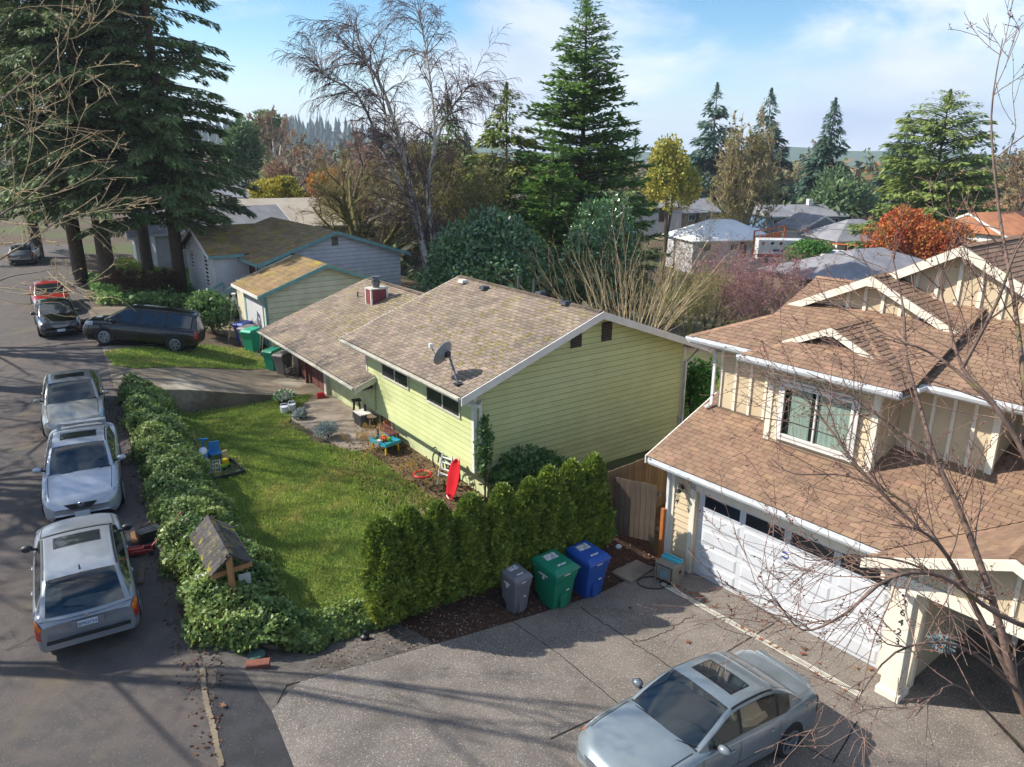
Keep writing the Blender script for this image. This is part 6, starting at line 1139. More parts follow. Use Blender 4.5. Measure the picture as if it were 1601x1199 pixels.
# ---------------------------------------------------------------- valley houses, fences, far vehicles
def far_house(name, label, P, rz, Lx, Wy, eave, rise, wall, roof, hip=False, over=.5, wins=3, z=None, chim=False, sky=0, white='white_paint', door=True):
    t = thing(name, label, 'house', (P[0], P[1], P[2] if z is None else z), rz); x, y = Lx/2, Wy/2
    MB().b2((-x, -y, -2), (x, y, eave)).build('wall', K[wall], t)
    o = MB(); X_, Y_ = x+over, y+over; e = eave-.12
    if hip: rl = max(.5, x-y); o.add([(-X_, -Y_, e), (X_, -Y_, e), (X_, Y_, e), (-X_, Y_, e), (-rl, 0, e+rise), (rl, 0, e+rise)], [(0, 1, 5, 4), (1, 2, 5), (2, 3, 4, 5), (3, 0, 4), (3, 2, 1, 0)])
    else:
        o.add([(-X_, -Y_, e), (X_, -Y_, e), (X_, Y_, e), (-X_, Y_, e), (-X_, 0, e+rise), (X_, 0, e+rise)], [(0, 1, 5, 4), (2, 3, 4, 5), (1, 2, 5), (3, 0, 4), (3, 2, 1, 0)]); g_ = MB()
        for s_ in (-1, 1):
            g_.prism([(s_*x, -y, eave-.05), (s_*x, y, eave-.05), (s_*x, 0, eave+rise*y/Y_-.15)], (-s_*.1, 0, 0)); rake(t, (s_*(X_+.01), -Y_, e), (s_*(X_+.01), 0, e+rise), .22, .05, white, n=(s_, 0, 0)); rake(t, (s_*(X_+.01), Y_, e), (s_*(X_+.01), 0, e+rise), .22, .05, white, n=(s_, 0, 0))
        g_.build('gable_wall', K[wall], t)
    rf = o.build('roof', K[roof], t); MB().b2((-X_, -Y_-.05, e-.12), (X_, -Y_, e+.04)).build('gutter', K[white], rf); MB().b2((X_, -Y_, e-.12), (X_+.05, Y_, e+.04)).build('gutter', K[white], rf)
    for i in range(wins):
        xx = -x+Lx*(i+.5)/wins-.6; window(t, (xx, -y-.01, eave-1.5), (1, 0, 0), 1.3, 1.0, white, 2, .08, 'dark_glass', .05)
    window(t, (x+.01, -.6, eave-1.5), (0, 1, 0), 1.3, 1.0, white, 2, .08, 'dark_glass', .05)
    if door: MB().b2((x*.15, -y-.06, eave-2.4), (x*.15+.9, -y-.01, eave-.35)).build('door', K['dark_door'], t)
    if chim: MB().b2((x*.3, -.4, e), (x*.3+.7, .4, e+rise+.8)).build('chimney', K[chim], t)
    for i in range(sky):
        yy = -Y_*.45; zz = e+rise*(1-.45)+.06; xx = -x*.25+i*2.2; MB().prism([(xx, yy-.5, zz-rise*.5/Y_), (xx+.75, yy-.5, zz-rise*.5/Y_), (xx+.75, yy+.5, zz+rise*.5/Y_), (xx, yy+.5, zz+rise*.5/Y_)], (0, 0, .08)).build('skylight', K['dark_glass'], rf)
    return t
mat('blue_siding', h('6482a6'), h('587699'), 1, .7); mat('white_roof', h('f2f1ef'), h('e4e3e2'), .5, .7); mat('tile_roof', h('c08058'), h('a86c4a'), 1, .8); mat('orange_deck', h('c8662e'), h('b05624'), 3, .7, rand=.12); mat('pale_siding', h('d6d4cc'), rough=.8); mat('brown_siding', h('8c7a66'), rough=.8)
def fp(px, py, D): p = D3(px, py, D); return p
def fh(name, label, px, yb, D, rz, *a, **k): p = D3(px, yb, D); return far_house(name, label, (p[0], p[1], p[2]), R(rz), *a, **k)
fh('blue_house', 'long blue house with dark roof and white trim across the valley', 1240, 360, 118, 8, 12.5, 7, 2.6, 1.5, 'blue_siding', 'grey_roof', wins=4, chim='pale_siding')
fh('grey_hip_house', 'grey hip roofed house with two skylights beyond the orange fence', 1330, 398, 98, 12, 10, 8, 2.4, 2.3, 'pale_siding', 'grey_roof', hip=True, sky=2); fh('white_house', 'small white gabled house left of the skylight roof', 1262, 388, 104, 100, 6, 6, 3.0, 1.8, 'white_paint', 'grey_roof', wins=1)
fh('white_roofed_house', 'low house with a bright white roof across the valley', 1122, 396, 100, 14, 11.5, 8, 2.3, 2.3, 'grey_siding', 'white_roof', hip=True); fh('grey_house', 'grey house with chimney highest up the valley slope', 1228, 340, 150, 10, 12, 8, 2.6, 2.2, 'pale_siding', 'grey_roof', chim='grey_bark')
fh('grey_bungalow', 'dark grey roof just beyond the tan house', 1345, 470, 60, 24, 12, 9, 2.4, 1.9, 'brown_siding', 'grey_roof', hip=True, wins=2); fh('tiled_house', 'white walled house with orange tiled roof at the right edge', 1580, 400, 78, 20, 13, 8, 2.8, 1.9, 'white_paint', 'tile_roof', wins=2); fh('tiled_cottage', 'far small orange roofed cottage right of the cedar', 1545, 352, 120, 15, 9, 7, 2.6, 2.0, 'pale_siding', 'tile_roof', wins=2)
fh('grey_roofed_house', 'pale grey roofed house behind the fir trunk', 335, 396, 66, 38, 11, 7, 2.4, 1.7, 'grey_siding', 'grey_roof', chim='grey_bark'); fh('beige_roofed_house', 'beige roofed house beyond the mossy roof', 470, 390, 74, 20, 18, 9, 2.8, 2.3, 'beige_siding', 'beige_roof'); fh('small_shed', 'pale shed between the fir trunks far back', 258, 404, 64, 30, 4.5, 4, 2.2, .9, 'pale_siding', 'grey_roof', wins=1); fh('brown_house', 'brown house seen through the firs at the far left', 300, 345, 92, 30, 12, 8, 3, 2, 'brown_siding', 'grey_roof')
fh('teal_bungalow', 'small grey roofed house left of the yellow tree', 1010, 345, 120, 12, 9, 7, 2.5, 1.8, 'grey_siding', 'grey_roof', wins=2); fh('far_bungalow', 'grey roofed bungalow on the far valley side right of the pine', 1400, 345, 150, 5, 12, 8, 2.6, 1.8, 'pale_siding', 'grey_roof'); fh('far_cottage', 'brown far cottage left of the bare willow like tree', 1060, 352, 130, 20, 10, 8, 2.6, 2, 'brown_siding', 'grey_roof')
def rail_fence(name, label, a, b, hgt=1.5, n=None):
    a, b = np.array(a), np.array(b); L_ = np.linalg.norm((b-a)[:2]); t = thing(name, label, 'fence', tuple(a)); n = n or int(L_/1.9)
    for i in range(n+1): q = (b-a)*i/n; MB().b2((q[0]-.08, q[1]-.08, q[2]-1.5), (q[0]+.08, q[1]+.08, q[2]+hgt)).build('post', K['orange_deck'], t)
    d = b-a
    for z_, hh_ in ((hgt-.1, .14), (hgt*.52, .12)): MB().bar((0, 0, z_), (d[0], d[1], d[2]+z_), .08, hh_).build('rail', K['orange_deck'], t)
    for i in range(int(L_/.9)): q = d*(i+.05)/(L_/.9); e = d*(i+.95)/(L_/.9); MB().prism([(q[0], q[1], q[2]), (e[0], e[1], e[2]), (e[0], e[1], e[2]+hgt*.46), (q[0], q[1], q[2]+hgt*.46)], (.03, -.03, 0)).build('plank', K['orange_deck'], t)
rail_fence('orange_fence', 'orange stained fence running right of the clipped shrub', D3(1296, 404, 90), D3(1382, 412, 84), 1.9); rail_fence('orange_fence', 'orange stained fence below the white roofed house', D3(1178, 380, 95), D3(1226, 372, 97), 1.6)
tk = thing('white_truck', 'white box truck with red markings beside the clipped shrub', 'truck', tuple(D3(1222, 412, 92)), R(-8))
MB().b2((-3.2, -1.1, .6), (2.2, 1.1, 3.0)).build('box_body', K['paint_dull'], tk, bevel=.08); MB().b2((2.25, -1.0, .5), (3.6, 1.0, 2.2)).build('cab', K['paint_dull'], tk, bevel=.15); MB().b2((2.9, -1.02, 1.4), (3.5, -.99, 2.0)).build('cab_window', K['dark_glass'], tk); MB().b2((-3.2, -1.13, .9), (2.2, -1.11, 1.25)).build('red_stripe', K['tail_red'], tk)
for i, x in enumerate((-2.8, -1.7, -.7)): MB().b2((x, -1.13, 2.4), (x+.35, -1.11, 2.7)).build('marker_lamp', K['tail_red' if i == 0 else 'dark_glass'], tk)
MB().b2((-1.4, -1.13, 1.6), (.4, -1.11, 1.85)).build('blue_marking', K['plate_blue'], tk)
for x in (-2.2, 2.7):
    for y in (-1.05, 1.05): MB().lathe([(.42, -.12), (.42, .12)], 16, (x, y, .42), 'y').build('wheel', K['rubber'], tk)
p_ = D3(1312, 415, 84); cw = make_car('white_car', 'white car parked below the orange fence across the valley', (p_[0], p_[1], 15), SED, 'paint_dull', dict(lod=0, hoodlines=False, flat=1))[0]; cw.location.z = p_[2]+.3
for k, (xa, ya, xb, yb, D) in enumerate(((1040, 322, 1640, 353, 75), (1040, 330, 1640, 366, 74))):
    a, b = D3(xa, ya, D), D3(xb, yb, D); pts = [a+(b-a)*i/14-np.array([0, 0, .8*math.sin(math.pi*i/14)]) for i in range(15)]; tag(MB().tube([p-a for p in pts], .022, 4).build('power_line', K['grey_metal'], loc=tuple(a)), ('upper thin power line crossing the valley', 'lower thin power line crossing the valley')[k], 'power line')

# ---------------------------------------------------------------- wheelie bins
def wbin(label, P, rz, wd, dp, ht, colr, group=None, lod=True, sticker=True):
    """front faces local -y; hinge at +y"""
    t = thing('wheelie_bin', label, 'bin', tuple(P), rz, group); m = 'bin_'+colr
    if m not in K: mat(m, h(colr), None, 4, .42, .15, 60, layers=((tuple(v*.7 for v in h(colr)), 3, .55, .75, .35),))
    x, y = wd/2, dp/2; b = MB(); z1 = ht*.86
    def ring(fx, fy0, fy1, z): return [(-x*fx, -y*fy0, z), (x*fx, -y*fy0, z), (x*fx, y*fy1, z), (-x*fx, y*fy1, z)]
    rs = [ring(.76, .62, .80, .03), ring(.9, .86, .86, z1*.72), ring(.9, .9, .88, z1*.74), ring(.98, 1.0, .92, z1*.9), ring(1.0, 1.02, .94, z1)]
    V_ = [p for r_ in rs for p in r_]; b.add(V_, [(3, 2, 1, 0)]+[(4*i+k, 4*i+(k+1) % 4, 4*i+4+(k+1) % 4, 4*i+4+k) for i in range(4) for k in range(4)]+[(16, 17, 18, 19)]); b.build('bin_body', K[m], t, bevel=.018)
    l = MB(); V_ = [(-x*1.03, -y*1.1, z1), (x*1.03, -y*1.1, z1), (x*1.03, y*1.0, z1+.02), (-x*1.03, y*1.0, z1+.02), (-x*1.0, -y*1.06, z1+.05), (x*1.0, -y*1.06, z1+.05), (x*1.0, y*.98, z1+.10), (-x*1.0, y*.98, z1+.10), (-x*.86, -y*.8, ht*.965), (x*.86, -y*.8, ht*.965), (x*.86, y*.86, ht), (-x*.86, y*.86, ht)]
    l.add(V_, [(3, 2, 1, 0)]+[(4*i+k, 4*i+(k+1) % 4, 4*i+4+(k+1) % 4, 4*i+4+k) for i in range(2) for k in range(4)]+[(8, 9, 10, 11)]); lid = l.build('lid', K[m], t, bevel=.014)
    MB().bar((-x*.8, y*1.12, z1+.0), (x*.8, y*1.12, z1+.0), .035).build('handle', K[m], t); hb = MB(); [hb.bar((s_*x*.7, y*.85, z1-.03), (s_*x*.7, y*1.12, z1), .03) for s_ in (-1, 1)]; hb.build('handle_bracket', K[m], t)
    for s_ in (-1, 1): MB().lathe([(.13, -.03), (.14, 0), (.13, .03)], 16, (s_*(x*.82), y*.78, .13), 'x').build('wheel', K['rubber'], t, auto=40)
    if sticker:
        nz = np.array([0, (ht-ht*.965)/(y*1.66), 1.]); zt = lambda yy: ht*.965+(ht*.035)*((yy+y*.8)/(y*1.66))+.004
        MB().add([(-x*.5, y*.1, zt(y*.1)), (x*.5, y*.1, zt(y*.1)), (x*.5, y*.62, zt(y*.62)), (-x*.5, y*.62, zt(y*.62))], [(0, 1, 2, 3)]).build('lid_label', K['label_print'], lid)
        MB().add([(-x*.35, -y*.62, zt(-y*.62)), (x*.35, -y*.62, zt(-y*.62)), (x*.35, -y*.48, zt(-y*.48)), (-x*.35, -y*.48, zt(-y*.48))], [(0, 1, 2, 3)]).build('lid_mark', K['label_print'], lid)
        MB().b2((-x*.25, -y*1.035, z1*.945), (x*.25, -y*1.022, z1*.97)).build('front_mark', K['white_paint'], t); MB().prism([(x*.1, -y*.875, z1*.5), (x*.35, -y*.875, z1*.5), (x*.35, -y*.87, z1*.53), (x*.1, -y*.87, z1*.53)], (0, -.01, 0)).build('front_mark', K['white_paint'], t)
        sx = -x*1.003; MB().prism([(sx, -y*.35, z1*.86), (sx, y*.35, z1*.86), (sx, y*.35, z1*.9), (sx, -y*.35, z1*.9)], (-.004, 0, 0)).build('side_mark', K['white_paint'], t); MB().lathe([(.045, 0), (.045, -.004)], 12, (sx*.985, 0, z1*.8), 'x').build('side_mark', K['white_paint'], t)
        MB().b2((-x*.3, -y*.80, z1*.06), (x*.3, -y*.72, z1*.42)).build('foot_well', K[m], t)
    return t
mat('label_print', h('d8d8d4'), h('8a8c90'), 22, .5, lo=.5, hi=.56)
wbin('small grey wheelie bin beside the larger green bin', T(806, 952), AZR, .5, .58, 1.02, '6d6c72'); wbin('large green wheelie bin between grey and blue bins', T(866, 942), AZR, .70, .86, 1.17, '0f7a5c'); wbin('large blue wheelie bin next to the concrete drive', T(916, 925), AZR, .70, .86, 1.17, '1f4fa0')
for (lb, px, py, c, sc_) in (('blue wheelie bin at the foot of the ladder', 383, 536, '3f57a0', 1), ('brown grey wheelie bin between the blue and green bins by the ladder', 390, 543, '6f6866', 1), ('bright green wheelie bin in front of the white garage door', 396, 549, '1d9a78', 1.05), ('dark green wheelie bin at the corner of the low roof', 428, 578, '1d8a68', .9), ('tall grey wheelie bin beside the coiled hose', 444, 584, '77726c', .9)): wbin(lb, T(px, py), AZG+R(-60), .66*sc_, .8*sc_, 1.14*sc_, c, sticker=False)

# ---------------------------------------------------------------- garden fence and gate by the garage
def board_fence(name, label, a, b, hgt, m, bw=.14, step=0, rails=True, cat='fence', level=False):
    a, b = np.array([*a, 0.]), np.array([*b, 0.]); d = b-a; L_ = np.linalg.norm(d); d /= L_; n = int(L_/bw); ang = math.atan2(d[1], d[0]); z0 = Zf(a); t = thing(name, label, cat, (a[0], a[1], z0), ang); r = random.Random(int(L_*100)); sh_ = MB().b2((.003, -.009, 0), (bw-.004, .009, 1)).mesh('board', K[m])
    for i in range(n):
        o = link('board', sh_, t, (i*bw, r.uniform(-.003, .003), 0 if level else float(Z(*(a+d*i*bw)[:2]))-z0-.02)); o.scale = (1, 1, hgt+r.uniform(-.012, .012))
    for z_ in (.35, hgt-.3): MB().b2((0, .01, z_), (L_, .06, z_+.09)).build('rail', K[m], t)
    for x in np.arange(0, L_+.1, 2.2): MB().b2((x-.05, .02, -.2), (x+.05, .12, hgt-.02)).build('post', K[m], t)
    return t
board_fence('board_fence', 'weathered tan board fence running back along the property line', rab(-1.0, 7.08), rab(5.0, 7.3), 1.72, 'weathered_wood'); gt = board_fence('garden_gate', 'dark weathered board gate panel between fence and garage', rab(-.72, 6.92), rab(-.2, 5.82), 1.62, 'dark_wood', cat='gate', level=True)
tag(MB().b2((-.05, -.05, -.1), (.05, .05, 1.55)).build('gate_post', K['orange_wood'], loc=(*rab(-.14, 5.74), 0.02), rz=AZR), 'orange brown timber post at the garage corner', 'post')
tag(MB().lathe([(.09, 0), (.085, .75), (.11, .76), (.11, .82)], 12).build('wooden_post', K['dark_wood'], loc=(*rab(1.1, 7.55), .95)), 'short round capped post behind the board fence', 'post')
tag(MB().add([(-.4, -.35, 0), (.4, -.35, .05), (.4, .35, .22), (-.4, .35, .2), (-.4, -.35, .03), (.4, -.35, .08), (.4, .35, .25), (-.4, .35, .23)], [(0, 3, 2, 1), (4, 5, 6, 7), (0, 1, 5, 4), (1, 2, 6, 5), (2, 3, 7, 6), (3, 0, 4, 7)]).build('corrugated_sheet', K['white_paint'], loc=(*rab(-.55, 7.7), 1.55), rz=AZR), 'white corrugated panel lying behind the board fence', 'panel')
pd = T(985, 893); tag(MB().box((0, 0, .05), (.95, .8, .06)).build('paving_slab', K['concrete'], loc=tuple(pd), rz=AZR+.1), 'pale square paving slab on the mulch beside the gate', 'slab')
# hose reel box and hose
hb = thing('hose_reel_box', 'taupe hose reel box with turquoise handle at the garage corner', 'hose reel', tuple(T(1046, 907)), AZR+R(8)); mat('taupe', h('8b8175'), h('7d7469'), 5, .6); mat('turquoise', h('48b4c4'), rough=.4)
for s_ in (-1, 1): MB().b2((-.28, s_*.24-.02, 0), (.28, s_*.24+.02, .52)).build('side_panel', K['taupe'], hb, bevel=.01)
MB().b2((-.24, -.22, .16), (.24, .22, .46)).build('reel_drum', K['dark_metal'], hb); MB().b2((-.29, -.27, .52), (.29, .27, .56)).build('box_lid', K['taupe'], hb, bevel=.01); MB().b2((-.285, -.2, .14), (-.265, .2, .5)).build('front_panel', K['taupe'], hb); MB().b2((-.291, -.12, .2), (-.287, .1, .42)).build('box_label', K['blue_leaf'], hb)
hd = MB(); hd.b2((-.02, -.26, .56), (.16, .26, .59)); hd.b2((-.02, -.26, .59), (.02, .26, .63)); hd.b2((.12, -.26, .59), (.16, .26, .63)); hd.build('handle', K['turquoise'], hb); MB().lathe([(.05, 0), (.05, .06)], 12, (.06, -.27, .32), 'y').build('crank', K['black_plastic'], hb)
c_ = T(1028, 914); hs = [np.array([c_[0]+.42*math.cos(t)*(1-.02*t)-.1, c_[1]+.3*math.sin(t)*(1-.02*t), 0]) for t in np.linspace(0, 6.5, 40)]+[np.array([c_[0]+.2+.16*math.cos(t), c_[1]-.05+.16*math.sin(t), 0]) for t in np.linspace(0, 12.5, 40)]
tag(MB().tube([(p[0]-c_[0], p[1]-c_[1], Zf(p)-c_[2]+.055) for p in hs], .014, 6).build('garden_hose', K['rubber'], loc=tuple(c_)), 'black garden hose looped on the concrete by the reel box', 'hose')
# channel drain
dr = thing('channel_drain', 'long white slotted drain grate across the driveway by the garage', 'drain', (*rab(-.97, 5.0), .05), AZR)
MB().b2((-.075, -5.2, 0), (-.055, 0, .012)).build('edge_rail', K['aged_white'], dr); MB().b2((.055, -5.2, 0), (.075, 0, .012)).build('edge_rail', K['aged_white'], dr); MB().b2((-.055, -5.2, 0), (.055, 0, .002)).build('channel', K['gutter_dirt'], dr); g_ = MB()
for i in range(173): g_.b2((-.055, -5.19+i*.03, .003), (.055, -5.174+i*.03, .011))
g_.build('grate_bars', K['aged_white'], dr)['kind'] = 'stuff'
# lantern, security camera, hanging basket
ln = thing('wall_lantern', 'black carriage lantern on the garage wall beside the door', 'lantern', (*rab(-.02, 5.28), 2.2), AZR)
MB().lathe([(.07, 0), (.06, -.03)], 12, (0, 0, .12), 'x').build('back_plate', K['dark_metal'], ln); MB().tube([(-.02, 0, .12), (-.12, 0, .2), (-.18, 0, .12)], .012, 6).build('arm', K['dark_metal'], ln); MB().lathe([(.03, .1), (.09, .04), (.085, .03)], 6, (-.18, 0, 0)).build('lantern_cap', K['dark_metal'], ln); MB().lathe([(.07, .03), (.045, -.2)], 6, (-.18, 0, 0)).build('lantern_glass', K['clear_glass'], ln); MB().lathe([(.05, -.2), (.012, -.26), (.008, -.32)], 6, (-.18, 0, 0)).build('lantern_base', K['dark_metal'], ln); MB().lathe([(.012, .03), (.012, -.2)], 6, (-.18, 0, 0)).build('lamp_tube', K['white_paint'], ln)
sc_ = thing('security_camera', 'small white security camera on the porch column', 'camera', (*rab(-.64, -.5), 2.42), AZR); MB().ball((-.03, 0, 0), (.07, .06, .06)).build('camera_body', K['white_paint'], sc_, smooth=True); MB().ball((-.085, 0, 0), (.02, .028, .028)).build('lens', K['black_plastic'], sc_, smooth=True)
bk = thing('hanging_basket', 'terracotta hanging basket of blue grey leaves by the porch', 'hanging basket', (*rab(-.62, -1.25), 1.75), AZR); MB().lathe([(.08, -.16), (.17, 0), (.18, 0)], 14).build('pot', mat('terracotta', h('a05a3c'), h('8b4c32'), 6, .8), bk); MB().tube([(0, 0, 0), (0, 0, .75)], .008, 5).build('hanger', K['dark_metal'], bk); rg = np.random.default_rng(401); q = unit(rg.normal(size=(160, 3)))*.2; q[:, 2] = np.abs(q[:, 2])*.6; leaves('leaves', q*.5, q*np.array([1, 1, .6])+rg.normal(size=(160, 3))*.12+np.array([0, 0, -.06]), .14*(.5+rg.random(160)), K['blue_leaf'], bk, .35, rg=rg)
# satellite dish on the green roof
sd = thing('satellite_dish', 'grey satellite dish standing on the green house roof', 'satellite dish', (*gab(-.32, .28), 4.05+MG*.3+.02), AZG); sd.scale = (.88, .88, .88)
pr_ = [(r_*.44, .12*(r_**2)) for r_ in np.linspace(.02, 1, 9)]; dsh = MB().lathe(pr_+[(.45, .125), (.44, .11)]+[(r_*.43, .12*(r_**2)-.012) for r_ in np.linspace(.98, .02, 6)], 28, sx=.85); o = dsh.build('dish', mat('dish_grey', h('8d9298'), h('83888e'), 4, .45), sd, smooth=True); o.location = (-.02, .74, .8); dv_ = Matrix.Rotation(-AZG, 3, 'Z') @ Vector((-.72, .55, .42)); o.rotation_mode = 'QUATERNION'; o.rotation_quaternion = dv_.to_track_quat('Z', 'Y')
MB().tube([(0, 0, 0), (.04, .3, .38), (.04, .6, .8)], .035, 8).build('mast', K['grey_metal'], sd); MB().box((0, 0, .03), (.22, .22, .05)).build('foot', K['dark_metal'], sd); MB().tube([(.02, .42, 0.0), (.09, .5, .78)], .008, 5).build('strut', K['dark_metal'], sd); MB().box((.03, .66, .84), (.14, .16, .18)).build('bracket', K['dark_metal'], sd)
MB().tube([(.0, .7, .62), (-.12, 1.2, .75), (-.16, 1.38, .95)], .016, 6).build('feed_arm', K['grey_metal'], sd); MB().box((-.17, 1.4, 1.0), (.12, .12, .16)).build('feed_horn', K['white_paint'], sd, bevel=.02)
# little roofed well stand in the ivy
zr, ze = 2.62, 2.12; rf_, rn_ = G(325, 808, zr), G(359, 869, zr); el_f, el_n = G(297, 838, ze), G(329, 902, ze); er_f, er_n = G(362, 822, ze), G(395, 880, ze); b0 = np.array([*((rf_+rn_)/2)[:2], 1.1])
ws = thing('roofed_stand', 'small moss grown shingled roof on a wooden post in the ivy', 'stand', tuple(b0)); grp = []
for (a, b, c, d) in ((el_f, el_n, rn_, rf_), (er_n, er_f, rf_, rn_)):
    d = a+(c-b); grp.append(roof_plane(ws, [a-b0, b-b0, c-b0, d-b0], m=K['slate_shingle'], dv=.11, du=.17, deck=.03))
lay(ws, 'shingle', grp, K['slate_shingle'], 300); caps(ws, rf_-b0, rn_-b0, K['slate_shingle'], .2, .03, .12)
pm_ = rn_-b0-(rn_-rf_)*.06; pt = pm_*np.array([1, 1, 0]); MB().bar((pt[0], pt[1], -.2), (pt[0], pt[1], pm_[2]-.05), .1).build('post', K['cedar_post'], ws); a = (el_n-b0)*.96+pm_*.04; b = (er_n-b0)*.96+pm_*.04; MB().bar(tuple(a-np.array([0, 0, .02])), tuple(b-np.array([0, 0, .02])), .05, .11).build('cross_beam', K['cedar_post'], ws); pf = (rf_-b0); MB().bar((pf[0], pf[1], -.2), (pf[0], pf[1], pf[2]-.08), .1).build('post', K['cedar_post'], ws)
for i in range(4): q = G(322+i*4, 898+i*11, 1.85-i*.14)-b0; MB().box(tuple(q), (.34, .12, .05), rz=.7).build('white_slat', K['white_paint'], ws)
q = G(383, 905, 1.7)-b0; MB().box(tuple(q), (.24, .03, .26), rz=.5).build('white_board', K['white_paint'], ws)
# things by the kerb
def crate(P, rz):
    t = thing('plastic_crate', 'black slotted plastic crate at the foot of the ivy hedge', 'crate', tuple(P), rz)
    for (lo, hi) in (((-.25, -.18, 0), (.25, -.16, .26)), ((-.25, .16, 0), (.25, .18, .26)), ((-.25, -.16, 0), (-.23, .16, .26)), ((.23, -.16, 0), (.25, .16, .26)), ((-.23, -.16, 0), (.23, .16, .02))): MB().b2(lo, hi).build('side', K['black_plastic'], t)
    for i in range(4): MB().b2((-.23, -.15+i*.085, .235), (.23, -.11+i*.085, .25)).build('slat', K['grey_metal'], t)
crate(T(234, 842), AZS+.2)
jk = thing('floor_jack', 'red floor jack with long handle beside the estate car', 'jack', tuple(T(219, 866)), R(20)); [MB().b2((-.3, s_*.11-.02, .05), (.3, s_*.11+.02, .14)).build('side_plate', K['paint_red'], jk, bevel=.01) for s_ in (-1, 1)]; MB().b2((-.28, -.09, .08), (.1, .09, .18)).build('jack_body', K['paint_red'], jk, bevel=.02); MB().tube([(.25, 0, .14), (.7, .25, .5), (.95, .4, .72)], .02, 8).build('handle', K['paint_red'], jk); [MB().lathe([(.06, -.02), (.06, .02)], 12, (x, s_*.14, .06), 'y').build('caster', K['dark_metal'], jk) for x in (-.24, .26) for s_ in (-1, 1)]
for (lb, px, py, L_, rz) in (('grey plank lying beside the rear wheel of the estate car', 222, 897, .9, R(112)), ('tan board lying between estate car and black crate', 210, 842, .6, R(120))): tag(MB().box((0, 0, .03), (L_, .12, .04)).build('plank', K['dark_wood' if 'grey' in lb else 'cedar_post'], loc=tuple(T(px, py)), rz=rz), lb, 'plank')
tag(MB().box((0, 0, .05), (.42, .2, .1)).build('red_brick', mat('brick_block', h('7d4a3a'), h('6a3d30'), 6, .9), loc=tuple(T(404, 1042)), rz=R(12), bevel=.01), 'flat red brick block at the corner of the gravel', 'brick'); vc = thing('valve_cover', 'round green valve cover beside the red brick block', 'cover', tuple(T(401, 1027))); MB().lathe([(.17, -.02), (.17, .06), (.15, .08), (.02, .09)], 20).build('lid', mat('valve_green', h('3f5a50'), rough=.6), vc, auto=40); MB().lathe([(.19, -.05), (.19, .02)], 20).build('collar', K['black_plastic'], vc)
rk = MB().ball((0, 0, .08), (.42, .17, .13), 14, 8); rk.v = [(x*(1+.1*math.sin(z*40+x*9)), y, z) for x, y, z in rk.v]; tag(rk.build('grey_rock', K['concrete'], loc=tuple(T(432, 1010)), rz=R(20), smooth=True), 'long pale rock under the ivy border', 'rock'); tag(MB().lathe([(.09, 0), (.09, .1), (.04, .13), (.04, .2)], 10).build('black_sprinkler', K['black_plastic'], loc=tuple(T(571, 1000)), rz=0), 'black sprinkler pipe end at the foot of the first evergreen', 'pipe')
# toys by the ivy
def toyc(n, c): return mat(n, h(c), rough=.35)
toyc('toy_yellow', 'd8b820'); toyc('toy_blue', '2f78b8'); toyc('toy_green', '7fae2c'); toyc('toy_white', 'dfe3e6'); toyc('toy_red', 'c8202c'); toyc('toy_teal', '2f9fb4'); toyc('toy_wood', 'c8b088')
sx_ = thing('sand_tray', 'dark grey tray of garden toys on the lawn by the ivy', 'toy tray', tuple(T(349, 738)), AZS+R(8)); MB().b2((-.48, -.6, 0), (.48, .6, .04)).build('tray_floor', K['dark_metal'], sx_)
for (lo, hi) in (((-.5, -.62, 0), (-.46, .62, .16)), ((.46, -.62, 0), (.5, .62, .16)), ((-.46, -.62, 0), (.46, -.58, .16)), ((-.46, .58, 0), (.46, .62, .16))): MB().b2(lo, hi).build('tray_side', K['dark_metal'], sx_)
bs = thing('toy_chair', 'blue plastic toy chair standing in the tray', 'toy chair', tuple(T(338, 720)+np.array([0, 0, .04])), R(30)); MB().box((0, 0, .24), (.34, .32, .03)).build('seat', K['toy_blue'], bs); MB().box((0, .15, .42), (.34, .03, .34)).build('backrest', K['toy_blue'], bs, bevel=.02); [MB().b2((x-.015, y-.015, 0), (x+.015, y+.015, .23)).build('leg', K['toy_blue'], bs) for x in (-.14, .14) for y in (-.13, .13)]
wbk = thing('wire_basket', 'white wire toy basket in the tray', 'basket', tuple(T(336, 738)+np.array([0, 0, .04])), R(20))
for i in range(6): MB().bar((-.18+i*.072, -.14, 0), (-.18+i*.072, -.14, .3), .014).build('wire', K['toy_white'], wbk); MB().bar((-.18+i*.072, .14, 0), (-.18+i*.072, .14, .3), .014).build('wire', K['toy_white'], wbk)
for z_ in (.02, .16, .3): [MB().bar((-.18, y, z_), (.18, y, z_), .014).build('wire', K['toy_white'], wbk) for y in (-.14, .14)]; [MB().bar((x, -.14, z_), (x, .14, z_), .014).build('wire', K['toy_white'], wbk) for x in (-.18, .18)]
tg = thing('toy_truck', 'yellow and green toy digger in the tray', 'toy', tuple(T(351, 735)+np.array([0, 0, .04])), R(70)); MB().box((0, 0, .12), (.34, .18, .12)).build('chassis', K['toy_green'], tg, bevel=.02); MB().box((.08, 0, .25), (.16, .16, .16)).build('cab', K['toy_yellow'], tg, bevel=.02); MB().bar((-.1, 0, .15), (-.32, 0, .34), .05).build('boom', K['toy_yellow'], tg); [MB().lathe([(.06, -.02), (.06, .02)], 12, (x, s_*.1, .06), 'y').build('wheel', K['rubber'], tg) for x in (-.11, .11) for s_ in (-1, 1)]
tag(MB().box((0, 0, .2), (.2, .05, .42)).build('toy_board', K['toy_wood'], loc=tuple(T(353, 722)), rz=R(60), bevel=.02), 'pale wooden toy board leaning at the back of the tray', 'toy')
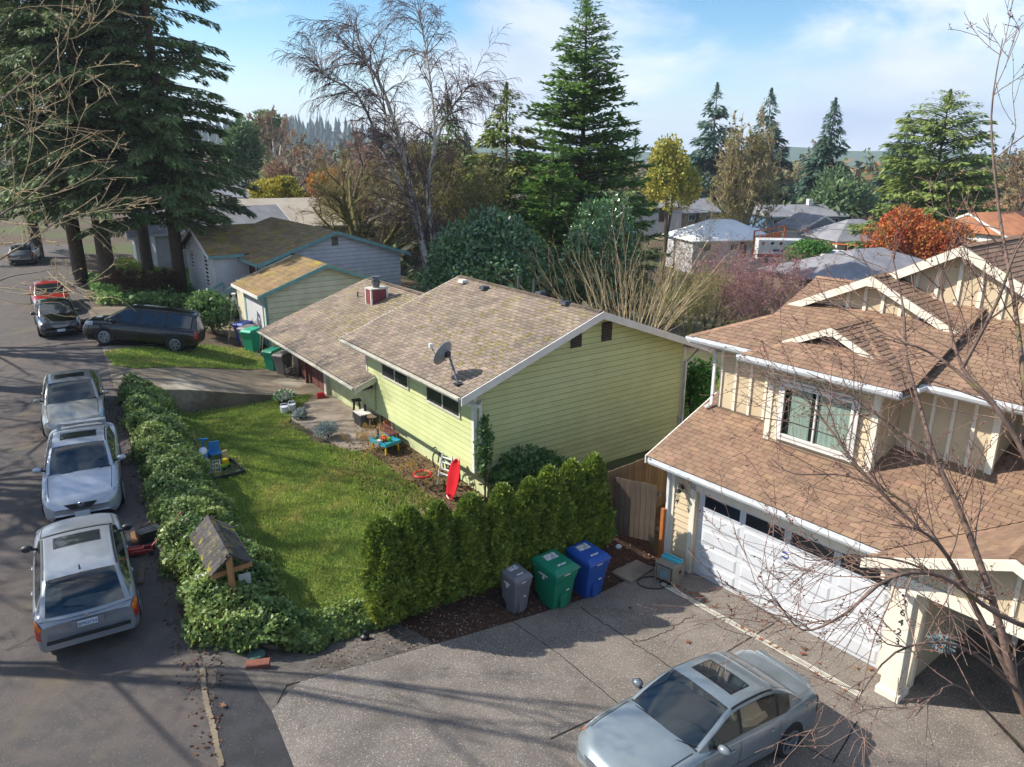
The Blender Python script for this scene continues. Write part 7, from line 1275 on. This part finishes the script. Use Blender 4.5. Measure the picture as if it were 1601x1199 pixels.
rt_ = thing('ride_on_toy', 'blue and white ride on toy beside the ivy hedge', 'ride on toy', tuple(T(318, 718)), R(100)); MB().ball((0, 0, .26), (.26, .15, .14)).build('body', K['toy_white'], rt_, smooth=True); MB().bar((.18, 0, .3), (.24, 0, .6), .06).build('column', K['toy_blue'], rt_); MB().bar((.24, -.16, .6), (.24, .16, .6), .05).build('handlebar', K['toy_blue'], rt_); [MB().lathe([(.12, -.03), (.12, .03)], 14, (x, s_*.15, .12), 'y').build('wheel', K['toy_blue'], rt_) for x in (-.18, .2) for s_ in (-1, 1)]
# things along the walk of the green house
fl = thing('flower_pot', 'dark pot of white flowers at the corner of the walk', 'flower pot', tuple(T(446, 636))); MB().lathe([(.2, 0), (.26, .35), (.28, .36)], 16).build('pot', K['black_plastic'], fl); rg = np.random.default_rng(411); q = unit(rg.normal(size=(520, 3)))*np.array([.42, .42, .3])*(.6+.4*rg.random((520, 1))); q[:, 2] = np.abs(q[:, 2])+.36; leaves('leaves', q[:220], q[:220]*np.array([1, 1, .3]), .14, K['boxwood'], fl, .4, rg=rg); leaves('petals', q[220:]+np.array([0, 0, .05]), rg.normal(size=(300, 3)), .09, K['white_petal'], fl, .9, rg=rg)
for (lb, px, py) in (('white handled planter left of the pair below the flower pot', 445, 646), ('white handled planter right of the pair below the flower pot', 457, 642)): t = thing('white_planter', lb, 'planter', tuple(T(px, py)), .3); MB().lathe([(.12, 0), (.16, .28), (.17, .28)], 14).build('pot', K['toy_white'], t); MB().tube([(-.15, 0, .27), (-.1, 0, .4), (.1, 0, .4), (.15, 0, .27)], .014, 6).build('handle', K['toy_white'], t)
tag(MB().box((0, 0, .11), (.3, .24, .22), tp=.95).build('red_box', K['toy_red'], loc=tuple(T(502, 622)), rz=.4, bevel=.012), 'small bright red box on the walk', 'box')
def stool(lb, P, hgt, r_, m, round_=True, legs=4):
    t = thing('stool', lb, 'stool', tuple(P), .4); (MB().lathe([(r_, hgt-.04), (r_, hgt)], 18) if round_ else MB().box((0, 0, hgt-.02), (r_*2, r_*1.6, .05))).build('seat', K[m], t, bevel=.008)
    for k in range(legs): a = k*2*math.pi/legs+.78; MB().bar((math.cos(a)*r_*1.2, math.sin(a)*r_*1.2, 0), (math.cos(a)*r_*.75, math.sin(a)*r_*.75, hgt-.04), .035).build('leg', K[m], t)
    for k in range(legs): a, b = k*2*math.pi/legs+.78, (k+1)*2*math.pi/legs+.78; MB().bar((math.cos(a)*r_*1.08, math.sin(a)*r_*1.08, hgt*.3), (math.cos(b)*r_*1.08, math.sin(b)*r_*1.08, hgt*.3), .02).build('rung', K[m], t)
stool('tall black bar stool against the pale green wall', T(559, 655), .78, .17, 'black_plastic', False); stool('round wooden topped stool beside the grey cabinet', T(584, 670), .5, .22, 'weathered_wood')
cb = thing('grey_cabinet', 'low grey cabinet with white top on the walk', 'cabinet', tuple(T(568, 664)), AZG); MB().b2((-.22, -.32, 0), (.22, .32, .48)).build('cabinet_body', K['grey_metal'], cb); MB().b2((-.24, -.34, .48), (.24, .34, .51)).build('top', K['white_paint'], cb); MB().b2((-.225, -.29, .05), (-.221, .29, .44)).build('door', K['dark_metal'], cb); tag(MB().lathe([(.05, 0), (.05, .2), (.02, .26)], 10).build('dark_bottle', K['black_plastic'], loc=tuple(np.array(cb.location)+np.array([.08, .1, .515]))), 'dark bottle standing on the grey cabinet', 'bottle')
bn = thing('red_bench', 'dark red bench beside the orange front door', 'bench', (*gab(.05, 5.75), Zf(gab(.05, 5.75))+.02), AZG); [MB().b2((-.18+i*.13, -.55, .4), (-.08+i*.13, .55, .43)).build('slat', K['red_door'], bn) for i in range(3)]; [MB().b2((x, y, 0), (x+.05, y+.05, .4)).build('leg', K['dark_metal'], bn) for x in (-.18, .14) for y in (-.5, .45)]
ty = thing('toy_table', 'turquoise toy table heaped with red and green toys', 'toy table', tuple(T(603, 704)), AZG+.2); MB().b2((-.3, -.42, .3), (.3, .42, .34)).build('table_top', K['toy_teal'], ty); [MB().b2(lo, hi).build('rim', K['toy_teal'], ty) for lo, hi in (((-.32, -.44, .3), (-.29, .44, .42)), ((.29, -.44, .3), (.32, .44, .42)), ((-.29, -.44, .3), (.29, -.41, .42)), ((-.29, .41, .3), (.29, .44, .42)))]; [MB().bar((x, y, 0), (x*.9, y*.9, .3), .05).build('leg', K['toy_yellow'], ty) for x in (-.27, .27) for y in (-.38, .38)]
r_ = random.Random(8)
for i in range(9): c = ('toy_red', 'toy_red', 'toy_green', 'toy_yellow', 'toy_red', 'toy_white')[i % 6]; tag(MB().box((0, 0, .05), (r_.uniform(.1, .18), r_.uniform(.08, .14), r_.uniform(.08, .16)), rz=r_.random()*3).build('toy_block', K[c], loc=tuple(np.array(ty.location)+np.array([r_.uniform(-.2, .2), r_.uniform(-.28, .28), .35])), bevel=.015), c[4:]+' plastic toy block heaped on the turquoise toy table', 'toy', 'toys on the turquoise table')
# sledge, chair frame and ring under the overhang
sl_ = thing('red_sledge', 'bright red plastic sledge leaning against the house corner', 'sledge', (*gab(-.35, .55), .62), AZG); Pn = []
for i in range(13):
    f = i/12; wd_ = .3*math.sin(math.pi*min(1, (.12+f*.7)))**.6*(1 if f < .85 else (1-(f-.85)*3.5)); Pn.append([(-.18+.28*f+.09*(1-(2*k/8-1)**2), wd_*(2*k/8-1), f*1.15+.05) for k in range(9)])
o = MB().grid(np.array(Pn)).build('sledge_shell', K['toy_red'], sl_, smooth=True); o.modifiers.new('thick', 'SOLIDIFY').thickness = .02; MB().tube([(-.18, -.16, .08), (-.2, 0, .03), (-.18, .16, .08)], .02, 6).build('front_lip', K['toy_red'], sl_)
wc = thing('white_chair_frame', 'white plastic folding chair leaning under the overhang', 'chair', (*gab(-.3, 1.35), .66), AZG+.3)
for s_ in (-1, 1): MB().tube([(0, s_*.22, 0), (.12, s_*.22, .5), (.26, s_*.2, 1.0)], .02, 7).build('leg', K['toy_white'], wc)
for z_ in (.35, .5, .7, .85): MB().bar((.08+z_*.2, -.22, z_), (.08+z_*.2, .22, z_), .06, .02).build('slat', K['toy_white'], wc)
tag(MB().tube([(.26*math.cos(t), .26*math.sin(t), .0) for t in np.linspace(0, 2*math.pi, 25)], .035, 8, False).build('red_ring', K['toy_red'], loc=(*gab(-.75, 1.75), 1.05), smooth=True), 'red plastic ring hanging beside the white chair', 'ring'); wt = thing('dark_bicycle', 'dark bicycle parked under the green overhang', 'bicycle', (*gab(.15, 1.9), .64), AZG+R(90)); [MB().tube([(x+.33*math.cos(t), 0, .34+.33*math.sin(t)) for t in np.linspace(0, 2*math.pi, 21)], .022, 6, False).build('wheel', K['rubber'], wt) for x in (-.5, .5)]; [MB().bar(a, b, .03).build('frame', K['dark_metal'], wt) for a, b in (((-.5, 0, .34), (-.2, 0, .75)), ((-.2, 0, .75), (.35, 0, .78)), ((.35, 0, .8), (.5, 0, .34)), ((-.1, 0, .34), (.35, 0, .78)), ((-.5, 0, .34), (-.1, 0, .34)))]; MB().bar((.33, -.28, .95), (.33, .28, .95), .03).build('handlebar', K['dark_metal'], wt); MB().box((-.22, 0, .82), (.24, .14, .05)).build('saddle', K['black_plastic'], wt)
# ladder and bits by the far garage
ld = thing('step_ladder', 'pale aluminium step ladder standing before the far garage', 'ladder', tuple(T(372, 530)), AZG+R(-20))
for s_ in (-1, 1): MB().bar((-.45, s_*.3, 0), (0, s_*.18, 2.4), .07, .03).build('rail', K['aged_white'], ld); MB().bar((.5, s_*.28, 0), (.05, s_*.17, 2.35), .07, .03).build('rail', K['aged_white'], ld)
for i in range(8): f = (i+.5)/8.3; MB().bar((-.45+.45*f, -.3+.12*f, 2.4*f), (-.45+.45*f, .3-.12*f, 2.4*f), .08, .03).build('rung', K['aged_white'], ld)
MB().b2((-.08, -.2, 2.38), (.12, .2, 2.42)).build('cap', K['aged_white'], ld)
tag(MB().ball((0, 0, .13), .13).build('grey_ball', K['concrete'], loc=tuple(T(354, 524)), smooth=True), 'grey ball at the foot of the ladder', 'ball')
for (lb, px, py) in (('orange pumpkin in front of the rhododendron', 312, 492), ('orange pumpkin right of the rhododendron', 351, 494)): t = thing('pumpkin', lb, 'pumpkin', tuple(T(px, py))); MB().lathe([(.05, .3), (.2, .32), (.3, .18), (.22, .02), (.05, 0)], 14).build('fruit', K['orange_leaf'], t, smooth=True); MB().tube([(0, 0, .3), (.03, 0, .4)], .03, 6).build('stalk', K['moss_bark'], t)
mw_ = thing('hand_truck', 'grey folding hand truck beside the bright green bin', 'hand truck', tuple(T(408, 556)), AZG); [MB().bar((0, s_*.2, .1), (.15, s_*.2, 1.15), .03).build('rail', K['chrome'], mw_) for s_ in (-1, 1)]; MB().b2((-.35, -.25, .05), (.05, .25, .08)).build('toe_plate', K['grey_metal'], mw_); MB().bar((.15, -.2, 1.15), (.15, .2, 1.15), .03).build('handle', K['chrome'], mw_); [MB().lathe([(.13, -.03), (.13, .03)], 14, (.05, s_*.27, .13), 'y').build('wheel', K['rubber'], mw_) for s_ in (-1, 1)]
c_ = T(456, 590); r_ = random.Random(3); pts = [(math.cos(i*.9)*(.18+.12*r_.random()), math.sin(i*.9)*(.18+.12*r_.random()), .05+.5*r_.random()) for i in range(60)]; tag(MB().tube(pts, .016, 5).build('coiled_hose', K['grey_bark'], loc=tuple(c_)), 'tangled grey hose heap beside the tall grey bin', 'hose')
# fallen maple leaves on the concrete
r_ = random.Random(12); lv = [(1095, 935), (1112, 950), (1085, 938), (1070, 925), (1060, 920), (1050, 915), (1119, 952), (1190, 1003), (1205, 1010), (1215, 1016), (1225, 1020), (1208, 1018), (1258, 1018), (1280, 1040), (1255, 1026), (1340, 1048), (1350, 1108), (1300, 1070), (993, 1004), (1076, 1007), (985, 953), (1040, 912), (1130, 965), (1160, 985), (1173, 990), (1235, 1025), (1275, 1057), (1320, 1082), (350, 1106), (1372, 1085), (1361, 1050), (1103, 942), (1090, 930), (1080, 930)]
base = []
for k in range(5): a = -1.9+k*.95; base += [(math.sin(a-.3)*.035, math.cos(a-.3)*.035), (math.sin(a)*.085, math.cos(a)*.085)]
lm_ = MB(); lm_.add([(0, -.02, .012)]+[(x, y, .004+.02*abs(math.sin(7*x))) for x, y in base], [(0, i, i+1) for i in range(1, 10)]); lme = lm_.mesh('fallen_leaf', K['oak_leaf'])
for (px, py) in lv:
    p = T(px, py); o = link('fallen_leaf', lme, None, (p[0], p[1], p[2]+.05), r_.random()*6.28); s_ = r_.uniform(.6, 1.25); o.scale = (s_, s_, s_*1.6); tag(o, 'dry brown fallen maple leaf lying on the concrete', 'leaf', 'fallen maple leaves on the drive')
tag(MB().ball((0, 0, .05), (.09, .07, .06), 7, 5).build('crumpled_paper', K['toy_white'], loc=tuple(T(967, 857))), 'small crumpled white paper on the mulch by the gate', 'paper')

rg = np.random.default_rng(77); q = inpoly([tuple(gab(-2.9, .6)), tuple(gab(-2.3, 4.6)), tuple(gab(-2.2, 7.0)), tuple(gab(.4, 5.4)), tuple(gab(.4, -.4)), tuple(gab(-1.6, -1.2))], 3200, rg); p = np.column_stack([q, Z(q[:, 0], q[:, 1])+.015+.03*rg.random(3200)]); tag(leaves('leaf_litter', p, rg.normal(size=(3200, 3))*np.array([1, 1, .5]), .09*(.4+rg.random(3200)), K['brown_leaf'], None, .5, rg=rg), 'brown leaf litter scattered over the planting bed', 'leaf litter', kind='stuff')
grass('bed_weeds', 'weedy grass tufts in the planting bed by the green house', [tuple(gab(-3.1, .4)), tuple(gab(-2.5, 4.6)), tuple(gab(-2.2, 7.2)), tuple(gab(-1.0, 5.0)), tuple(gab(-.9, .4))], 9000, .11, 25)
rg = np.random.default_rng(78); q = inpoly([tuple(st(-2, -.35)), tuple(st(19, -.35)), tuple(st(19, .4)), tuple(st(2.6, .45))], 2400, rg); k = rg.random(2400) < np.clip(1.2-np.abs((q-SO)@SB-.25)*1.5, 0, 1); q = q[k]; n_ = len(q); p = np.column_stack([q, Z(q[:, 0], q[:, 1])+.02]); tag(leaves('kerb_litter', p, rg.normal(size=(n_, 3))*np.array([1, 1, .3]), .07*(.4+rg.random(n_)), K['brown_leaf'], None, .55, rg=rg), 'brown leaf litter along the street edge below the ivy', 'leaf litter', kind='stuff')

# ---------------------------------------------------------------- air
hzb = MB().b2((-1800, -1800, -60), (1800, 1800, 110)).build('haze', bpy.data.materials.new('haze')); hzb['kind'] = 'stuff'; m_ = hzb.data.materials[0]; m_.use_nodes = True; m_.cycles.homogeneous_volume = True; t_ = m_.node_tree; t_.nodes.clear(); o_ = N(t_, 'ShaderNodeOutputMaterial'); v_ = N(t_, 'ShaderNodeVolumePrincipled'); v_.inputs['Color'].default_value = (.78, .87, 1, 1); v_.inputs['Density'].default_value = .00026; v_.inputs['Anisotropy'].default_value = .2; L(t_, v_.outputs[0], o_.inputs['Volume'])
